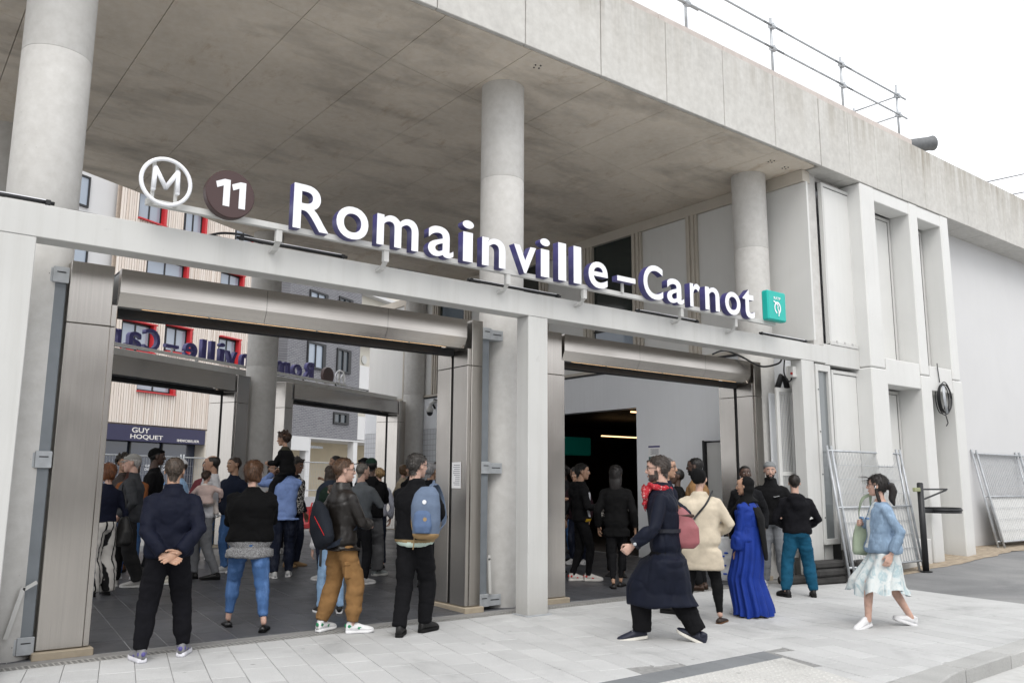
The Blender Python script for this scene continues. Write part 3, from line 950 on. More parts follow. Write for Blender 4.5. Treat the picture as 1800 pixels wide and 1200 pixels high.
sb('wall_panel', (XW, XW+.25, OP1, 18.1, .0, 3.86), tilewall)
sb('wall_panel', (XW, XW+.25, 19.35, 24.0, .0, 3.0), tilewall)
sb('wall_panel', (XW, XW+.25, 18.1, 24.0, 3.004, 3.86), MT['wallgrey'])
sb('alcove_back', (XW+.5, XW+.55, 18.0, 19.4, 0, 3.0), tilewall)
sb('alcove_side', (XW+.255, XW+.5, 19.3, 19.349, 0, 3.0), tilewall)
sb('alcove_lamp', (XW+.2, XW+.24, 18.2, 19.2, 2.97, 2.995), MT['warm'])
sb('cornice', (XW-.02, XW+.25, 8.55, 24.0, 3.863, 3.90), MT['black'])
d = sb('door', (XW+.06, XW+.10, 9.735, 10.38, .22, 2.30), MT['panel'], .004)
sb('door_frame', (XW-.012, XW+.25, 9.70, 9.732, -.05, 2.34), MT['wallgrey']); sb('door_frame', (XW-.012, XW+.25, 10.39, 10.43, -.05, 2.34), MT['black'])
sb('door_plinth', (XW+.05, XW+.2, 9.735, 10.388, -.05, .215), MT['black'])
# upper glazing: beige frame, bays between fluted mullions
Z0, Z1 = 3.90, ZS
bay = [(7.97, 8.9, 'p'), (9.1, 10.40, 'p'), (10.68, 11.90, 'p'), (12.18, 13.42, 'g'), (13.72, 15.0, 'p'), (15.3, 16.6, 'g'), (16.9, 18.2, 'p'), (18.5, 19.8, 'g'), (20.1, 21.4, 'p'), (21.7, 23.9, 'p')]
sb('head_rail', (XW-.02, XW+.2, 8.0, 24.0, 6.80, Z1-.004), MT['beige'], .004)
sb('sill_rail', (XW-.03, XW+.2, 8.55, 24.0, 3.903, 3.965), MT['beige'], .004)
last = 7.93
for y0, y1, kind in bay:
    mo = MB()
    w = y0-last; nfl = max(2, int(w/.055))
    for k in range(nfl):
        ya = last+w*k/nfl
        dd = .03 if k % 2 == 0 else .0
        mo.box(-.05+dd, .2, ya+.003-8.2, ya+w/nfl-.003-8.2, Z0+.07, 6.797)
    if w > .05: mo.obj('mullion', MT['beige'], sw)
    if kind == 'p': sb('glazing_panel', (XW+.03, XW+.08, y0, y1, Z0+.066, 6.797), MT['panel'], .003)
    else:
        g_ = sb('window', (XW+.06, XW+.08, y0, y1, Z0+.066, 6.797), MT['glassdark'])
        sb('curtain', (XW+.04, XW+.055, y0+.05, y1-.05, Z0+.07, Z0+.9), MT['glassblue'], 0, g_)
        sb('transom', (XW+.02, XW+.059, y0, y1, Z0+.905, Z0+.945), MT['black'], 0, g_)
    last = y1
# unlit hall behind the doorway
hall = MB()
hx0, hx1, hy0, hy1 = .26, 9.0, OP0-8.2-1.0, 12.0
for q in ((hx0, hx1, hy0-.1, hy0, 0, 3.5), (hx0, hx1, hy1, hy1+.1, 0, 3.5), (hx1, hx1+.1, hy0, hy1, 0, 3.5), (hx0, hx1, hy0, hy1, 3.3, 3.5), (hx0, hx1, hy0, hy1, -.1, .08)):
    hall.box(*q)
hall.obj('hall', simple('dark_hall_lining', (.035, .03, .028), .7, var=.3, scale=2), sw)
for y, x, L, z in ((4.35, .30, 1.2, 3.02), (8.7, 3.6, 1.6, 2.80)):
    MB().box(x, x+L, y, y+.05, z, z+.03).obj('ceiling_strip', MT['warm'], sw)
MB().box(.4, 1.5, 6.9, 6.98, 2.18, 2.62, .03).obj('hall_sign', emit('dim_teal_panel', (.0, .12, .09), .06), sw)
for x in (1.8, 4.2): MB().box(x, x+.35, 5.2, 5.4, 3.1, 3.28).obj('ceiling_unit', MT['galv'], sw)
# wall end beside the gate on the street side
sb('corner_pier', (XW+.02, XW+.26, 7.98, 8.546, -.05, 3.57), MT['panel'], .004)

nt_ = tag(MB().mat(0).box(-.001, 0, -.16, .16, -.22, .22).mat(1).box(-.0025, -.0012, -.155, .155, .165, .20).obj('notice', [MT['paper'], MT['letterside']], None, loc=(XW-.004, 11.66, 2.08)), 'small printed notice pasted on the side wall above the trench coat man', 'notice')
m = MB()
for k in range(5): m.box(-.0022, -.0012, -.12, .10-.03*(k % 2), .12-k*.022, .128-k*.022)
m.obj('text_lines', MT['ink'], nt_)
MB().box(-.0026, -.0012, -.15, .15, -.21, -.02).obj('picture', simple('notice_picture', (.05, .16, .16), .7, var=.8, scale=30), nt_)
nt2 = tag(MB().box(-.001, 0, -.10, .10, -.16, .16).obj('notice', MT['paper'], None, loc=(5.915, 8.77, 1.625)), 'white printed sheet taped to the inner face of the middle steel jamb', 'notice')
m = MB(); random.seed(4)
for k in range(11): m.box(-.002, -.0011, -.075, .075-random.random()*.06, .12-k*.024, .126-k*.024)
m.obj('text_lines', MT['ink'], nt2)
# dome camera on a swan-neck bracket
cmr = empty('dome_camera', (XW, 19.55, 3.55), 0, 'white dome surveillance camera on a bracket on the rear side wall', 'camera')
MB().box(-.05, 0, -.12, .12, .05, .25).obj('plate', MT['white'], cmr)
MB().tube([(-.02, 0, .15), (-.25, 0, .16), (-.36, 0, .08), (-.38, 0, -.02)], .045, 10).obj('arm', MT['white'], cmr, smooth=True)
MB().loft([[(-.38+r_*math.cos(k*math.pi/8), r_*math.sin(k*math.pi/8), z) for k in range(16)] for r_, z in ((.07, .0), (.10, -.05), (.10, -.14))]).obj('body', MT['white'], cmr, smooth=True)
MB().ell((-.38, 0, -.15), (.085, .085, .09), 16, 10).obj('dome', MT['black'], cmr, smooth=True)
MB().tube([(-.02, .1, .2), (-.08, .25, .25), (-.05, .35, .1), (-.02, .3, .0)], .03, 6).obj('cable_loop', MT['black'], cmr, smooth=True)
# ------------------------------------------------------------------ clad front right of the gates
cf = empty('clad_facade', (15, 7.9, 0), 0, 'pale panelled facade with tall ribs right of the entrance', 'facade')
def qb(name, b, mat=MT['panel'], bev=.005, parent=cf):
    x0, x1, y0, y1, z0, z1 = b
    return box_obj(name, (x0-15, x1-15, y0-7.9, y1-7.9, z0, z1), mat, parent, bev)
qb('backing_wall', (12.92, 17.4, 8.35, 8.6, -.1, 7.018), MT['wallgrey'], 0)
qb('plaster_strip', (12.80, 13.10, 8.06, 8.34, 3.87, 7.016), MT['column'], 0)
qb('plaster_strip', (13.1, 14.0, 8.12, 8.34, 6.95, 7.016), MT['column'], 0)
# upper box panel in its own frame
def framed(x0, x1, z0, z1, y, w=.06, mat=MT['panel'], fm=MT['white'], sub='frame'):
    p = qb('panel', (x0+w-.004, x1-w+.004, y+.018, y+.06, z0+w-.004, z1-w+.004), mat, .002)
    m = MB()
    for q in ((x0, x0+w, z0, z1), (x1-w, x1, z0, z1), (x0+w, x1-w, z0, z0+w), (x0+w, x1-w, z1-w, z1)):
        m.box(q[0]-15, q[1]-15, y-7.9, y+.08-7.9, q[2], q[3], .004)
    m.obj(sub, fm, p)
    # shadow gap round the infill
    g = MB()
    g.box(x1-w-.014-15, x1-w-.001-15, y+.0165-7.9, y+.0175-7.9, z0+w, z1-w).box(x0+w+.001-15, x1-w-15, y+.0165-7.9, y+.0175-7.9, z1-w-.012, z1-w-.001)
    g.obj('shadow_gap', MT['black'], p)
    return p
u_ = framed(13.14, 14.17, 3.95, 6.88, 7.96)
qb('drip_sill', (13.12, 14.0, 7.925, 7.958, 3.925, 3.985), MT['white'])
for x in (13.3, 13.55, 13.8): MB().tube([(x-15, .02, 3.99), (x-15, .02, 4.01)], .02, 8).obj('plug', MT['white'], u_)
qb('band', (12.905, 14.02, 7.935, 8.34, 3.56, 3.92), MT['white'])
# slim glazed unit
gz = qb('glazed_unit', (12.60, 12.90, 7.93, 7.94, .66, 3.42), glass('grey_unit_glass', (.16, .175, .18), .12), 0)
m = MB()
for q in ((12.53, 12.60, .57, 3.53), (12.90, 12.97, .57, 3.53), (12.60, 12.90, .57, .66), (12.60, 12.90, 3.42, 3.53)):
    m.box(q[0]-15, q[1]-15, -.02, .12, q[2], q[3], .005)
m.obj('frame', MT['white'], gz)
for z in (1.0, 1.7, 2.4, 3.1): MB().tube([(12.565-15, -.021, z), (12.565-15, -.028, z)], .012, 8).obj('screw_cap', MT['black'], gz)
MB().tube([(12.7-15, .2, 3.4), (12.7-15, .2, 2.9), (12.8-15, .2, 2.8)], .06, 10).obj('duct_behind', MT['black'], gz, smooth=True)
qb('unit_back', (12.58, 12.96, 8.25, 8.3, .5, 3.5), MT['galv'], 0)
qb('dark_lining', (12.99, 13.16, 8.02, 8.12, .2, 2.95), MT['black'], 0)
qb('dark_lining', (12.5, 13.2, 8.0, 8.05, -.05, .56), MT['black'], 0)
framed(13.18, 14.06, .45, 3.5, 7.99)
# ribs, head beams, sills
ribs = ((14.02, 14.50), (15.80, 16.12), (17.08, 17.40))
for a, c in ribs:
    qb('rib', (a, c, 7.715, 8.34, 3.60, 7.015), MT['panel'], .02)
    qb('rib', (a-.03, c+.03, 7.70, 8.34, .05 if a < 15 else .12, 3.585), MT['panel'], .02)
for (a, c), (a2, c2) in zip(ribs, ribs[1:]):
    qb('head_beam', (c+.004, a2-.004, 7.73, 8.1, 6.76, 7.012), MT['panel'], .012)
    qb('sill_beam', (c+.034, a2-.034, 7.72, 8.12, 3.32, 3.80), MT['panel'], .012)
    framed(c+.06, a2-.02, 3.82, 6.74, 8.12)
    framed(c+.06, a2-.04, .55 if a < 15 else .2, 3.30, 8.16)
qb('plinth_box', (14.56, 15.76, 7.74, 8.1, .05, .56), MT['panel'], .01)
dd_ = framed(16.22, 16.98, .2, 2.28, 8.12)
MB().box(16.3-15, 16.33-15, .19, .215, 1.15, 1.3, .004).obj('handle', MT['galv'], dd_)

ww = tag(box_obj('white_wall', (-.0, 16, 0, .3, -.3, 7.4), MT['render'], None, loc=(17.42, 8.28, 0)), 'plain white rendered wall at the far right', 'wall')
# cable coil hung on the wall
cc = empty('cable_coil', (16.62, 7.70, 3.32), 0, 'coil of dark cable hanging from the sill beam of the clad facade', 'cable coil')
m = MB()
random.seed(9)
for k in range(6):
    a, c, ph = .22+random.uniform(-.05, .05), .33+random.uniform(-.06, .05), random.uniform(-.07, .07)
    m.tube([(ph+a*math.cos(t), -.04+.02*k, -.12+c*math.sin(t)) for t in np.linspace(0, 2*math.pi, 28)], .010, 6)
m.obj('turns', MT['black'], cc, smooth=True)
MB().tube([(-.15, 0, .18), (-.19, 0, .45), (-.2, 0, .55)], .009, 6).obj('hanger', MT['black'], cc, smooth=True)
MB().tube([(-.05, -.02, -.45), (.0, -.03, -.6), (-.06, -.02, -.66)], .011, 6).obj('tail', MT['black'], cc, smooth=True)
m = MB()
for k in range(4): m.tube([(-.2+.02*k, -.07, .1), (-.22+.025*k, -.08, -.15), (-.12+.02*k, -.07, -.42)], .011, 5)
m.obj('grey_bundle', MT['galv'], cc, smooth=True)

# ------------------------------------------------------------------ site fence panels
def fence_panel(label, loc, rz, lean, w=2.2, h=2.0, sheet=True, group='site fence panels', wires=True, hoard=None):
    e = empty('site_fence', loc, 0, label, 'fence', group)
    e.rotation_euler = (lean, 0, rz)
    for x in (0, w): MB().tube([(x, 0, -.06), (x, 0, h+.06)], .021, 8).obj('upright', MT['galv'], e, smooth=True)
    for z in (.12, h*.53, h-.02): MB().tube([(0, 0, z), (w, 0, z)], .017, 8).obj('cross_tube', MT['galv'], e, smooth=True)
    m = MB()
    k = int(w/.085)
    for i in range(1, k): m.tube([(i*w/k, .003, .12), (i*w/k, .003, h-.02)], .0032, 4, cap=False)
    for i in range(1, 8):
        z = .12+i*(h-.14)/8
        m.tube([(0, -.004, z), (w, -.004, z)], .0035, 4, cap=False)
    tag(m.obj('wire_mesh', MT['galv'], e), kind='stuff')
    if sheet:
        v, f = [], []; n_ = int(w/.03)
        for i in range(n_+1):
            x = .02+(w-.04)*i/n_; y = .03+.009*math.cos(i*math.pi/1.5)
            v += [(x, y, .14), (x, y, h*.52)]
        for i in range(n_): f.append((2*i, 2*i+2, 2*i+3, 2*i+1))
        add('corrugated_sheet', mesh_from('corrugated_sheet', v, f, MT['panel'], smooth=True), e)
    return e
fence_panel('front fence panel leaning on the clad facade behind the denim jacket girl', (12.62, 7.45, .12), R(0), R(-8))
fence_panel('rear fence panel of the leaning pair, mostly hidden behind the front one', (12.50, 7.47, .12), R(0), R(-7.5), sheet=False)
fence_panel('fence panel with corrugated sheet leaning on the white wall at the far right', (18.95, 7.80, .26), R(0), R(-11.5))
fence_panel('second fence panel on the white wall, overlapping its neighbour', (18.84, 7.88, .26), R(0), R(-10.5), sheet=False)
fence_panel('fence panel at the right edge, leaning on the white wall', (21.15, 7.82, .26), R(0), R(-11.5))
# rubber feet stacked by the facade
random.seed(13)
fm = MB().box(-.36, .36, -.12, .12, 0, .115, .03)
me = fm.me('rubber_block', MT['rubber'])
stack = [(12.25, 7.72, 0), (12.27, 7.70, 1), (12.24, 7.73, 2), (13.05, 7.45, 0), (13.02, 7.47, 1), (13.06, 7.46, 2), (11.9, 7.98, 0)]
desc = {(12.25, 0): 'bottom rubber fence foot of the stack by the teal trousers', (12.27, 1): 'middle rubber fence foot of the stack by the teal trousers', (12.24, 2): 'top rubber fence foot of the stack by the teal trousers',
        (13.05, 0): 'bottom rubber fence foot of the stack under the leaning fence', (13.02, 1): 'middle rubber fence foot of the stack under the leaning fence', (13.06, 2): 'top rubber fence foot of the stack under the leaning fence', (11.9, 0): 'single rubber fence foot behind the bearded man, near the column'}
for x, y, k in stack:
    o = add('rubber_block', me, None, (x, y, k*.118+.001), (0, 0, R(-8)+random.uniform(-.05, .05)))
    tag(o, desc[(x, k)], 'rubber foot', 'rubber fence feet')
    m = MB()
    for hx in (-.2, .2): m.box(hx-.045, hx+.045, -.045, .045, .1155, .1165)
    m.obj('socket', MT['black'], o)

# post with a waste-bag ring
bp_ = empty('litter_stand', (14.72, 7.36, .06), 0, 'black post with a triangular arm and bag ring beside the denim jacket girl', 'litter stand')
MB().tube([(0, 0, 0), (0, 0, 1.50)], .052, 14).ell((0, 0, 1.50), (.052, .052, .02), 14, 6).obj('post', MT['black'], bp_, smooth=True)
MB().tube([(0, 0, .0), (0, 0, .02)], .10, 14).obj('foot_plate', MT['black'], bp_)
MB().bar((.04, 0, 1.40), (1.08, .05, 1.40), .03, .03).bar((.05, 0, 1.22), (1.05, .05, 1.385), .025, .025).obj('arm', MT['black'], bp_)
m = MB()
m.tube([(.70+.33*math.cos(t), .33*math.sin(t), 1.04) for t in np.linspace(0, 2*math.pi, 30)], .018, 8)
m.loft([[(.70+.33*math.cos(t), .33*math.sin(t), z) for t in np.linspace(0, 2*math.pi, 31)[:-1]] for z in (.985, 1.08)], cap=False)
rg = m.obj('bag_ring', MT['black'], bp_, smooth=True)
MB().bar((.04, 0, 1.03), (.40, 0, 1.03), .05, .05).obj('ring_bracket', MT['black'], rg)
MB().box(-.22, -.04, -.03, .03, 1.36, 1.43, .01).obj('tag', simple('pale_olive_tag', (.3, .32, .18), .6), bp_)

# ------------------------------------------------------------------ roof guard rail and duct
gr_ = empty('guard_rail', (9, 7.92, 8.43), 0, 'scaffold tube guard rail along the roof edge', 'railing')
px = (2.6, 4.9, 7.2, 9.53, 11.78, 13.98, 16.05)
for x in px:
    h = 1.12 if x < 16 else 1.2
    p_ = MB().tube([(x-9, 0, 0), (x-9, 0, h)], .024, 8).obj('upright', MT['galv'], gr_, smooth=True)
    MB().box(x-9-.07, x-9+.07, -.07, .07, 0, .012).obj('base_plate', MT['galv'], p_)
    for z in (.53, .95):
        MB().tube([(x-9-.05, -.03, z), (x-9+.05, -.03, z)], .045, 8).tube([(x-9, -.06, z+.03), (x-9, .04, z+.03)], .035, 8).obj('coupler', MT['galv'], p_)
for z in (.53, .95):
    for a, c in zip(px, px[1:]):
        MB().tube([(a-9-.28, -.045+(.0 if int(a*10) % 2 else .03), z+.0), (c-9+.28, -.045+(.0 if int(a*10) % 2 else .03), z)], .019, 8).obj('rail', MT['galv'], gr_, smooth=True)
    MB().tube([(7.05, -.02, z), (7.0, 2.4, z)], .019, 8).obj('rail', MT['galv'], gr_, smooth=True)
MB().tube([(6.98, .9, -.05), (6.98, .9, 1.0)], .024, 8).obj('upright', MT['galv'], gr_, smooth=True)
dv = empty('vent_duct', (17.15, 8.2, 8.28), 0, 'grey ventilation duct elbow poking over the roof edge', 'duct')
m = MB(); path = [Vector((-.9, .5, -.1)), Vector((-.5, .35, .22)), Vector((-.05, .15, .42)), Vector((.50, -.12, .55)), Vector((.58, -.16, .57))]
m.tube(path, [.15, .15, .15, .15, .165], 20, cap=False)
m.tube([p + Vector((0, 0, 0)) for p in path], [.14, .14, .14, .14, .145], 20, cap=False)
m.obj('duct', simple('dull_grey_duct', (.12, .125, .13), .5, .2), dv, smooth=True)
MB().tube([path[3]-Vector((.04, -.02, .01)), path[3]-Vector((.03, -.015, .0075))], .138, 20).obj('dark_mouth', MT['black'], dv)  # black disc stands in for the shade inside the open duct end
for i, (a, c, d) in enumerate((((50.54, 20, 19.0), (56.09, 20, 20.81), 'upper'), ((54.03, 20, 19.01), (55.81, 20, 19.55), 'lower'))):
    a, c = Vector(a), Vector(c); s = a-(c-a)*.6; t = c+(c-a)*4
    tag(MB().tube([s+(t-s)*k/10-Vector((0, 0, .0)) for k in range(11)], .03, 6).obj('overhead_wire', MT['black']), d+' overhead wire crossing the sky at the right edge', 'wire', 'overhead wires')

# ------------------------------------------------------------------ rear front: frame, gates, sign
rf = empty('portal_frame', (*bw(15, 13.7).xy, .2), TH, 'rear white portal frame seen from behind through the porch', 'frame')
def rb(name, q, mat=MT['white'], bev=.006, parent=rf): return box_obj(name, (q[0]-15, q[1]-15, q[2]-13.7, q[3]-13.7, q[4]-.2, q[5]-.2), mat, parent, bev)
rb('beam', (7.5, 22.0, 13.56, 13.80, 3.78, 4.06))
for a, c in ((7.6, 8.0), (14.35, 14.68), (21.3, 21.7)): rb('post', (a, c, 13.565, 13.795, .0, 3.777))
gate('rear left shutter gate, seen from behind, toward the estate agent shop', (*bw(0, 13.2).xy, .17), TH+math.pi, -13.55, -9.45, .45, .45, strip=False, posts=(True, False))
gate('rear right shutter gate, seen from behind, toward the brick house', (*bw(0, 13.2).xy, .19), TH+math.pi, -19.95, -15.45, .40, .30, strip=False, posts=(False, True))
sg = make_sign('rear copy of the station name sign seen mirrored from behind', (*bw(15.15, 14.05).xy, 4.10), TH+math.pi)
sg.scale = (1.055, 1, 1)
for i, (a, c) in enumerate(((10.2, 12.0), (15.5, 17.3), (18.6, 20.2))):
    t = empty('tube_lamp', (*bw((a+c)/2, 13.66).xy, 4.065), TH, ('tube lamp on the rear beam below the mirrored hyphen', 'tube lamp on the rear beam below the mirrored letter R', 'tube lamp at the right end of the rear beam')[i], 'lamp', 'tube lamps on the rear beam')
    h = (c-a)/2
    MB().tube([(-h, 0, .05), (h, 0, .05)], .02, 8).obj('housing', MT['black'], t, smooth=True)
    MB().box(-h+.03, h-.03, -.03, -.018, .04, .06).obj('diffuser', MT['letterface'], t)
    for x in (-h+.05, h-.05): MB().box(x-.012, x+.012, -.02, .02, .0, .05).obj('clamp', MT['black'], t)

# ------------------------------------------------------------------ houses behind
def house(name, label, d, u0):
    return empty(name, (*bw(u0, d).xy, .15), TH, label, 'building')
red = simple('red_window_lining', (.48, .02, .025), .45, var=.05, scale=4, bmp=0)
wood, n, l, b = _mat('larch_slats')
oi = n.new('ShaderNodeNewGeometry')
v = pos_node(n, l, (1, 1, 1))
stripe = nz(n, l, pos_node(n, l, (9, 9, .12)), 1.2, 3, .6)
col = ramp(n, l, stripe, [(.3, (.58, .49, .42)), (.5, (.69, .62, .56)), (.72, (.77, .72, .67))])
l.new(col, b.inputs['Base Color']); b.inputs['Roughness'].default_value = .8
# -- A: white render, larch slats, red linings, estate agent below
A = house('slatted_house', 'white apartment house with larch slats and red framed windows over an estate agent', 25.5, 20)
def ab(name, q, mat, bev=0., parent=A): return box_obj(name, (q[0]-20, q[1]-20, q[2], q[3], q[4]-.15, q[5]-.15), mat, parent, bev)
ab('wall', (8, 28.6, .05, 9, 3.5, 18), MT['render'])
ab('wall', (8, 28.6, 1.2, 9, 0, 3.495), simple('shop_back_wall', (.10, .10, .11), .8), 0)
wins = [(21.75, 22.85, 11.25, 12.3), (24.05, 24.95, 11.25, 12.35), (26.9, 27.9, 11.3, 12.35), (22.35, 24.15, 8.85, 9.95), (26.15, 27.3, 8.95, 10.2), (21.45, 22.75, 6.25, 7.25), (23.5, 24.55, 6.45, 7.4), (26.3, 27.3, 6.4, 7.4), (22.3, 23.9, 4.8, 5.75)]
def win(par, bx, x0, x1, z0, z1, lining, depth=.28):
    f = bx('window', (x0, x1, depth-.05, depth, z0, z1), MT['glassblue'], 0, par)
    fr = MB()
    def fbx(a, c, e, g): fr.box(a-par_o, c-par_o, depth-.09, depth-.052, e-.15, g-.15)
    return f
slat = MB()
x = 20.95
random.seed(2)
while x < 28.4:
    segs = [(3.55, 12.45)]
    for a, c, e, g in wins:
        if x+.085 > a-.05 and x < c+.14:
            ns = []
            for s0, s1 in segs:
                if e-.06 > s0: ns.append((s0, min(s1, e-.06)))
                if g+.06 < s1: ns.append((max(s0, g+.06), s1))
            segs = ns
    dy = random.uniform(-.02, .01)
    for s0, s1 in segs: slat.box(x-20, x+.085-20, -.30+dy, -.26+dy, s0-.15, s1-.15)
    x += .11
tag(slat.obj('slats', wood, A), kind='stuff')
ab('slat_backing', (20.9, 28.5, -.13, -.08, 3.5, 12.5), simple('slat_backing', (.44, .37, .31), .9))
ab('red_trim', (20.85, 28.5, -.33, -.18, 12.46, 12.56), red)
for x0, x1, z0, z1 in wins:
    g_ = ab('window', (x0, x1, -.19, -.17, z0, z1), MT['glassblue'])
    ab('dark_reveal', (x0-.02, x1+.02, -.165, -.15, z0-.02, z1+.02), MT['black'], 0, g_)
    xm = (x0+x1)/2-.06
    m = MB()
    for a, c, e, h in ((x0, x0+.05, z0, z1), (x1-.05, x1, z0, z1), (xm, xm+.06, z0, z1), (x0, x1, z1-.06, z1), (x0, x1, z0, z0+.05)):
        m.box(a-20, c-20, -.215, -.192, e-.15, h-.15)
    m.obj('window_frame', MT['black'], g_)
    ab('red_lining', (x1+.004, x1+.12, -.40, -.17, z0-.02, z1+.02), red, 0, g_)
    ab('red_lining', (x0-.06, x1+.16, -.42, -.17, z1+.02, z1+.07), red, 0, g_); ab('red_lining', (x0-.06, x1+.16, -.42, -.17, z0-.07, z0-.02), red, 0, g_)
for x0, x1, z0, z1 in ((18.35, 19.75, 11.1, 12.1), (18.2, 19.9, 8.7, 9.9), (18.2, 19.9, 6.2, 7.4), (15.0, 16.4, 8.7, 9.9), (15.0, 16.4, 11.1, 12.1)):
    g_ = ab('window', (x0, x1, .02, .046, z0, z1), MT['glassblue'])
    m = MB()
    for a, c, e, h in ((x0-.06, x0, z0, z1), (x1, x1+.06, z0, z1), (x0+.8, x0+.88, z0, z1), (x0-.06, x1+.06, z1, z1+.07), (x0-.06, x1+.06, z0-.07, z0)):
        m.box(a-20, c-20, -.02, .048, e-.15, h-.15)
    m.obj('window_frame', MT['black'], g_)
navy = simple('navy_shop_fascia', (.018, .017, .06), .45, var=.05, scale=3, bmp=0)
sf = ab('shop_sign', (17.5, 25.75, -.36, -.05, 2.93, 3.495), navy)
ab('shop_sign', (26.0, 28.4, -.36, -.05, 2.93, 3.495), navy)
def shop_text(t, x0, x1, z0, z1, mat, y=-.365, par=sf):
    me = glyph_mesh(t, .004, .012)
    fit_glyph(me, x0-20, x1-20, z0-.15, z1-.15, y, .005, [mat])
    return add('lettering', me, par)
grey_l = simple('sign_letters_grey', (.70, .68, .64), .5, var=.02, scale=4, bmp=0)
shop_text('GUY', 22.15, 22.95, 3.235, 3.42, grey_l); shop_text('HOQUET', 22.1, 23.6, 2.985, 3.175, grey_l)
shop_text('IMMOBILIER', 24.3, 25.45, 2.99, 3.09, grey_l); shop_text('GH', 26.15, 26.6, 3.1, 3.3, grey_l)
ab('pier', (25.78, 25.97, -.34, 1.1, .0, 3.49), MT['beige'])
gz2 = ab('shop_window', (17.5, 25.75, .15, .2, .15, 2.92), glass('navy_shop_glass', (.02, .028, .055), .12))
for x in (19.5, 21.0, 22.5, 24.0): ab('mullion', (x, x+.06, .08, .148, .15, 2.92), MT['black'], 0, gz2)
shop_text('GUY', 21.45, 21.95, 2.02, 2.12, MT['letterface'], .13, gz2); shop_text('HOQUET', 21.45, 22.1, 1.88, 1.98, MT['letterface'], .13, gz2)
shop_text('GESTION &', 23.3, 24.3, 2.02, 2.1, MT['letterface'], .13, gz2); shop_text('DISPOSITION', 23.3, 24.35, 1.88, 1.97, MT['letterface'], .13, gz2)
shop_text('47 01', 23.7, 24.3, 1.35, 1.46, simple('sky_blue_print', (.08, .3, .7), .6), .13, gz2)
ab('shop_window', (26.0, 28.4, .15, .2, .15, 2.92), glass('navy_shop_glass2', (.02, .028, .055), .12))

# -- B: dark brick house
brickm, n, l, b = _mat('dark_grey_brick')
gg = n.new('ShaderNodeNewGeometry'); vr = n.new('ShaderNodeVectorRotate'); vr.rotation_type = 'Z_AXIS'; vr.inputs['Angle'].default_value = -TH
l.new(gg.outputs['Position'], vr.inputs['Vector'])
sx = n.new('ShaderNodeSeparateXYZ'); cx_ = n.new('ShaderNodeCombineXYZ'); l.new(vr.outputs[0], sx.inputs[0]); l.new(sx.outputs['X'], cx_.inputs[0]); l.new(sx.outputs['Z'], cx_.inputs[1])
bt = n.new('ShaderNodeTexBrick'); bt.inputs['Scale'].default_value = 1
bt.inputs['Color1'].default_value = (.10, .10, .118, 1); bt.inputs['Color2'].default_value = (.15, .15, .165, 1); bt.inputs['Mortar'].default_value = (.25, .25, .26, 1)
bt.inputs['Brick Width'].default_value = .34; bt.inputs['Row Height'].default_value = .10; bt.inputs['Mortar Size'].default_value = .016
l.new(cx_.outputs[0], bt.inputs['Vector']); l.new(bt.outputs['Color'], b.inputs['Base Color']); b.inputs['Roughness'].default_value = .8
bump(n, l, b, bt.outputs['Fac'], -.4, .02)
B = house('brick_house', 'dark grey brick apartment house beyond the rear right gate', 32, 42)
def bb(name, q, mat, bev=0., parent=B): return box_obj(name, (q[0]-42, q[1]-42, q[2], q[3], q[4]-.15, q[5]-.15), mat, parent, bev)
bb('wall', (38.8, 46.2, 0, 10, 4.15, 18), brickm)
bb('recess_wall', (38.8, 56, 3.0, 3.3, 0, 4.145), simple('beige_render', (.52, .45, .33), .85, var=.05, scale=1))
bb('soffit', (38.8, 56, .02, 3.0, 4.05, 4.148), MT['render'])
bb('lintel', (38.0, 41.2, -.03, .02, 3.3, 4.1), MT['render'])
for x in (41.0, 45.9): bb('pillar', (x, x+.45, .05, .5, .0, 4.04), MT['render'])
bb('ceiling_pipe', (39.2, 44.2, 1.2, 1.35, 3.55, 3.7), MT['galv'])
for x0, x1, z0, z1 in ((40.7, 42.1, 8.4, 9.8), (43.7, 44.8, 8.5, 9.8), (43.6, 44.8, 5.2, 5.7), (40.7, 42.1, 11.6, 13), (43.7, 44.8, 12.6, 13.2)):
    g_ = bb('window', (x0, x1, -.02, .0, z0, z1), MT['glassblue'] if x0 < 42 else MT['glass'])
    m = MB()
    for a, c, e, h in ((x0-.1, x0, z0, z1), (x1, x1+.3, z0, z1), ((x0+x1)/2-.03, (x0+x1)/2+.03, z0, z1), (x0-.1, x1+.3, z1, z1+.12), (x0-.1, x1+.3, z0-.12, z0)):
        m.box(a-42, c-42, -.10, .0, e-.15, h-.15)
    m.obj('window_frame', MT['black'], g_)
# -- C: white house with loggias, and the white gable left of the brick
Ch = house('white_house', 'white apartment house with stepped balconies right of the brick house', 32.3, 50)
def hb(name, q, mat, bev=0., parent=Ch): return box_obj(name, (q[0]-50, q[1]-50, q[2], q[3], q[4]-.15, q[5]-.15), mat, parent, bev)
hb('wall', (46.25, 66, 0.5, 9, 4.2, 18), simple('cream_render', (.60, .57, .50), .85, var=.04, scale=1))
for z in (4.2, 7.6, 11.0): hb('balcony_front', (46.25, 66, -.3, -.1, z, z+1.55), MT['render'])
for z in (7.4, 10.8, 14.2): hb('balcony_slab', (46.25, 66, -.1, .5, z, z+.2), MT['render'])
MB().tube([(-2.2, .42, 9.6), (-2.2, .5, 9.6)], .3, 16).obj('round_lamp', MT['white'], Ch)
G = house('white_gable', 'narrow white gable squeezed left of the brick house', 33, 35)
box_obj('wall', (-7, 3.8, -.3, 8, 0, 18), MT['render'], G)
box_obj('band', (-7, 3.8, -.36, -.305, 4.0, 4.3), MT['beige'], G)
m = MB()
for z in (6.2, 9.4): m.box(1.0, 2.4, -.36, -.31, z, z+1.6)
m.obj('window', MT['glassblue'], G)

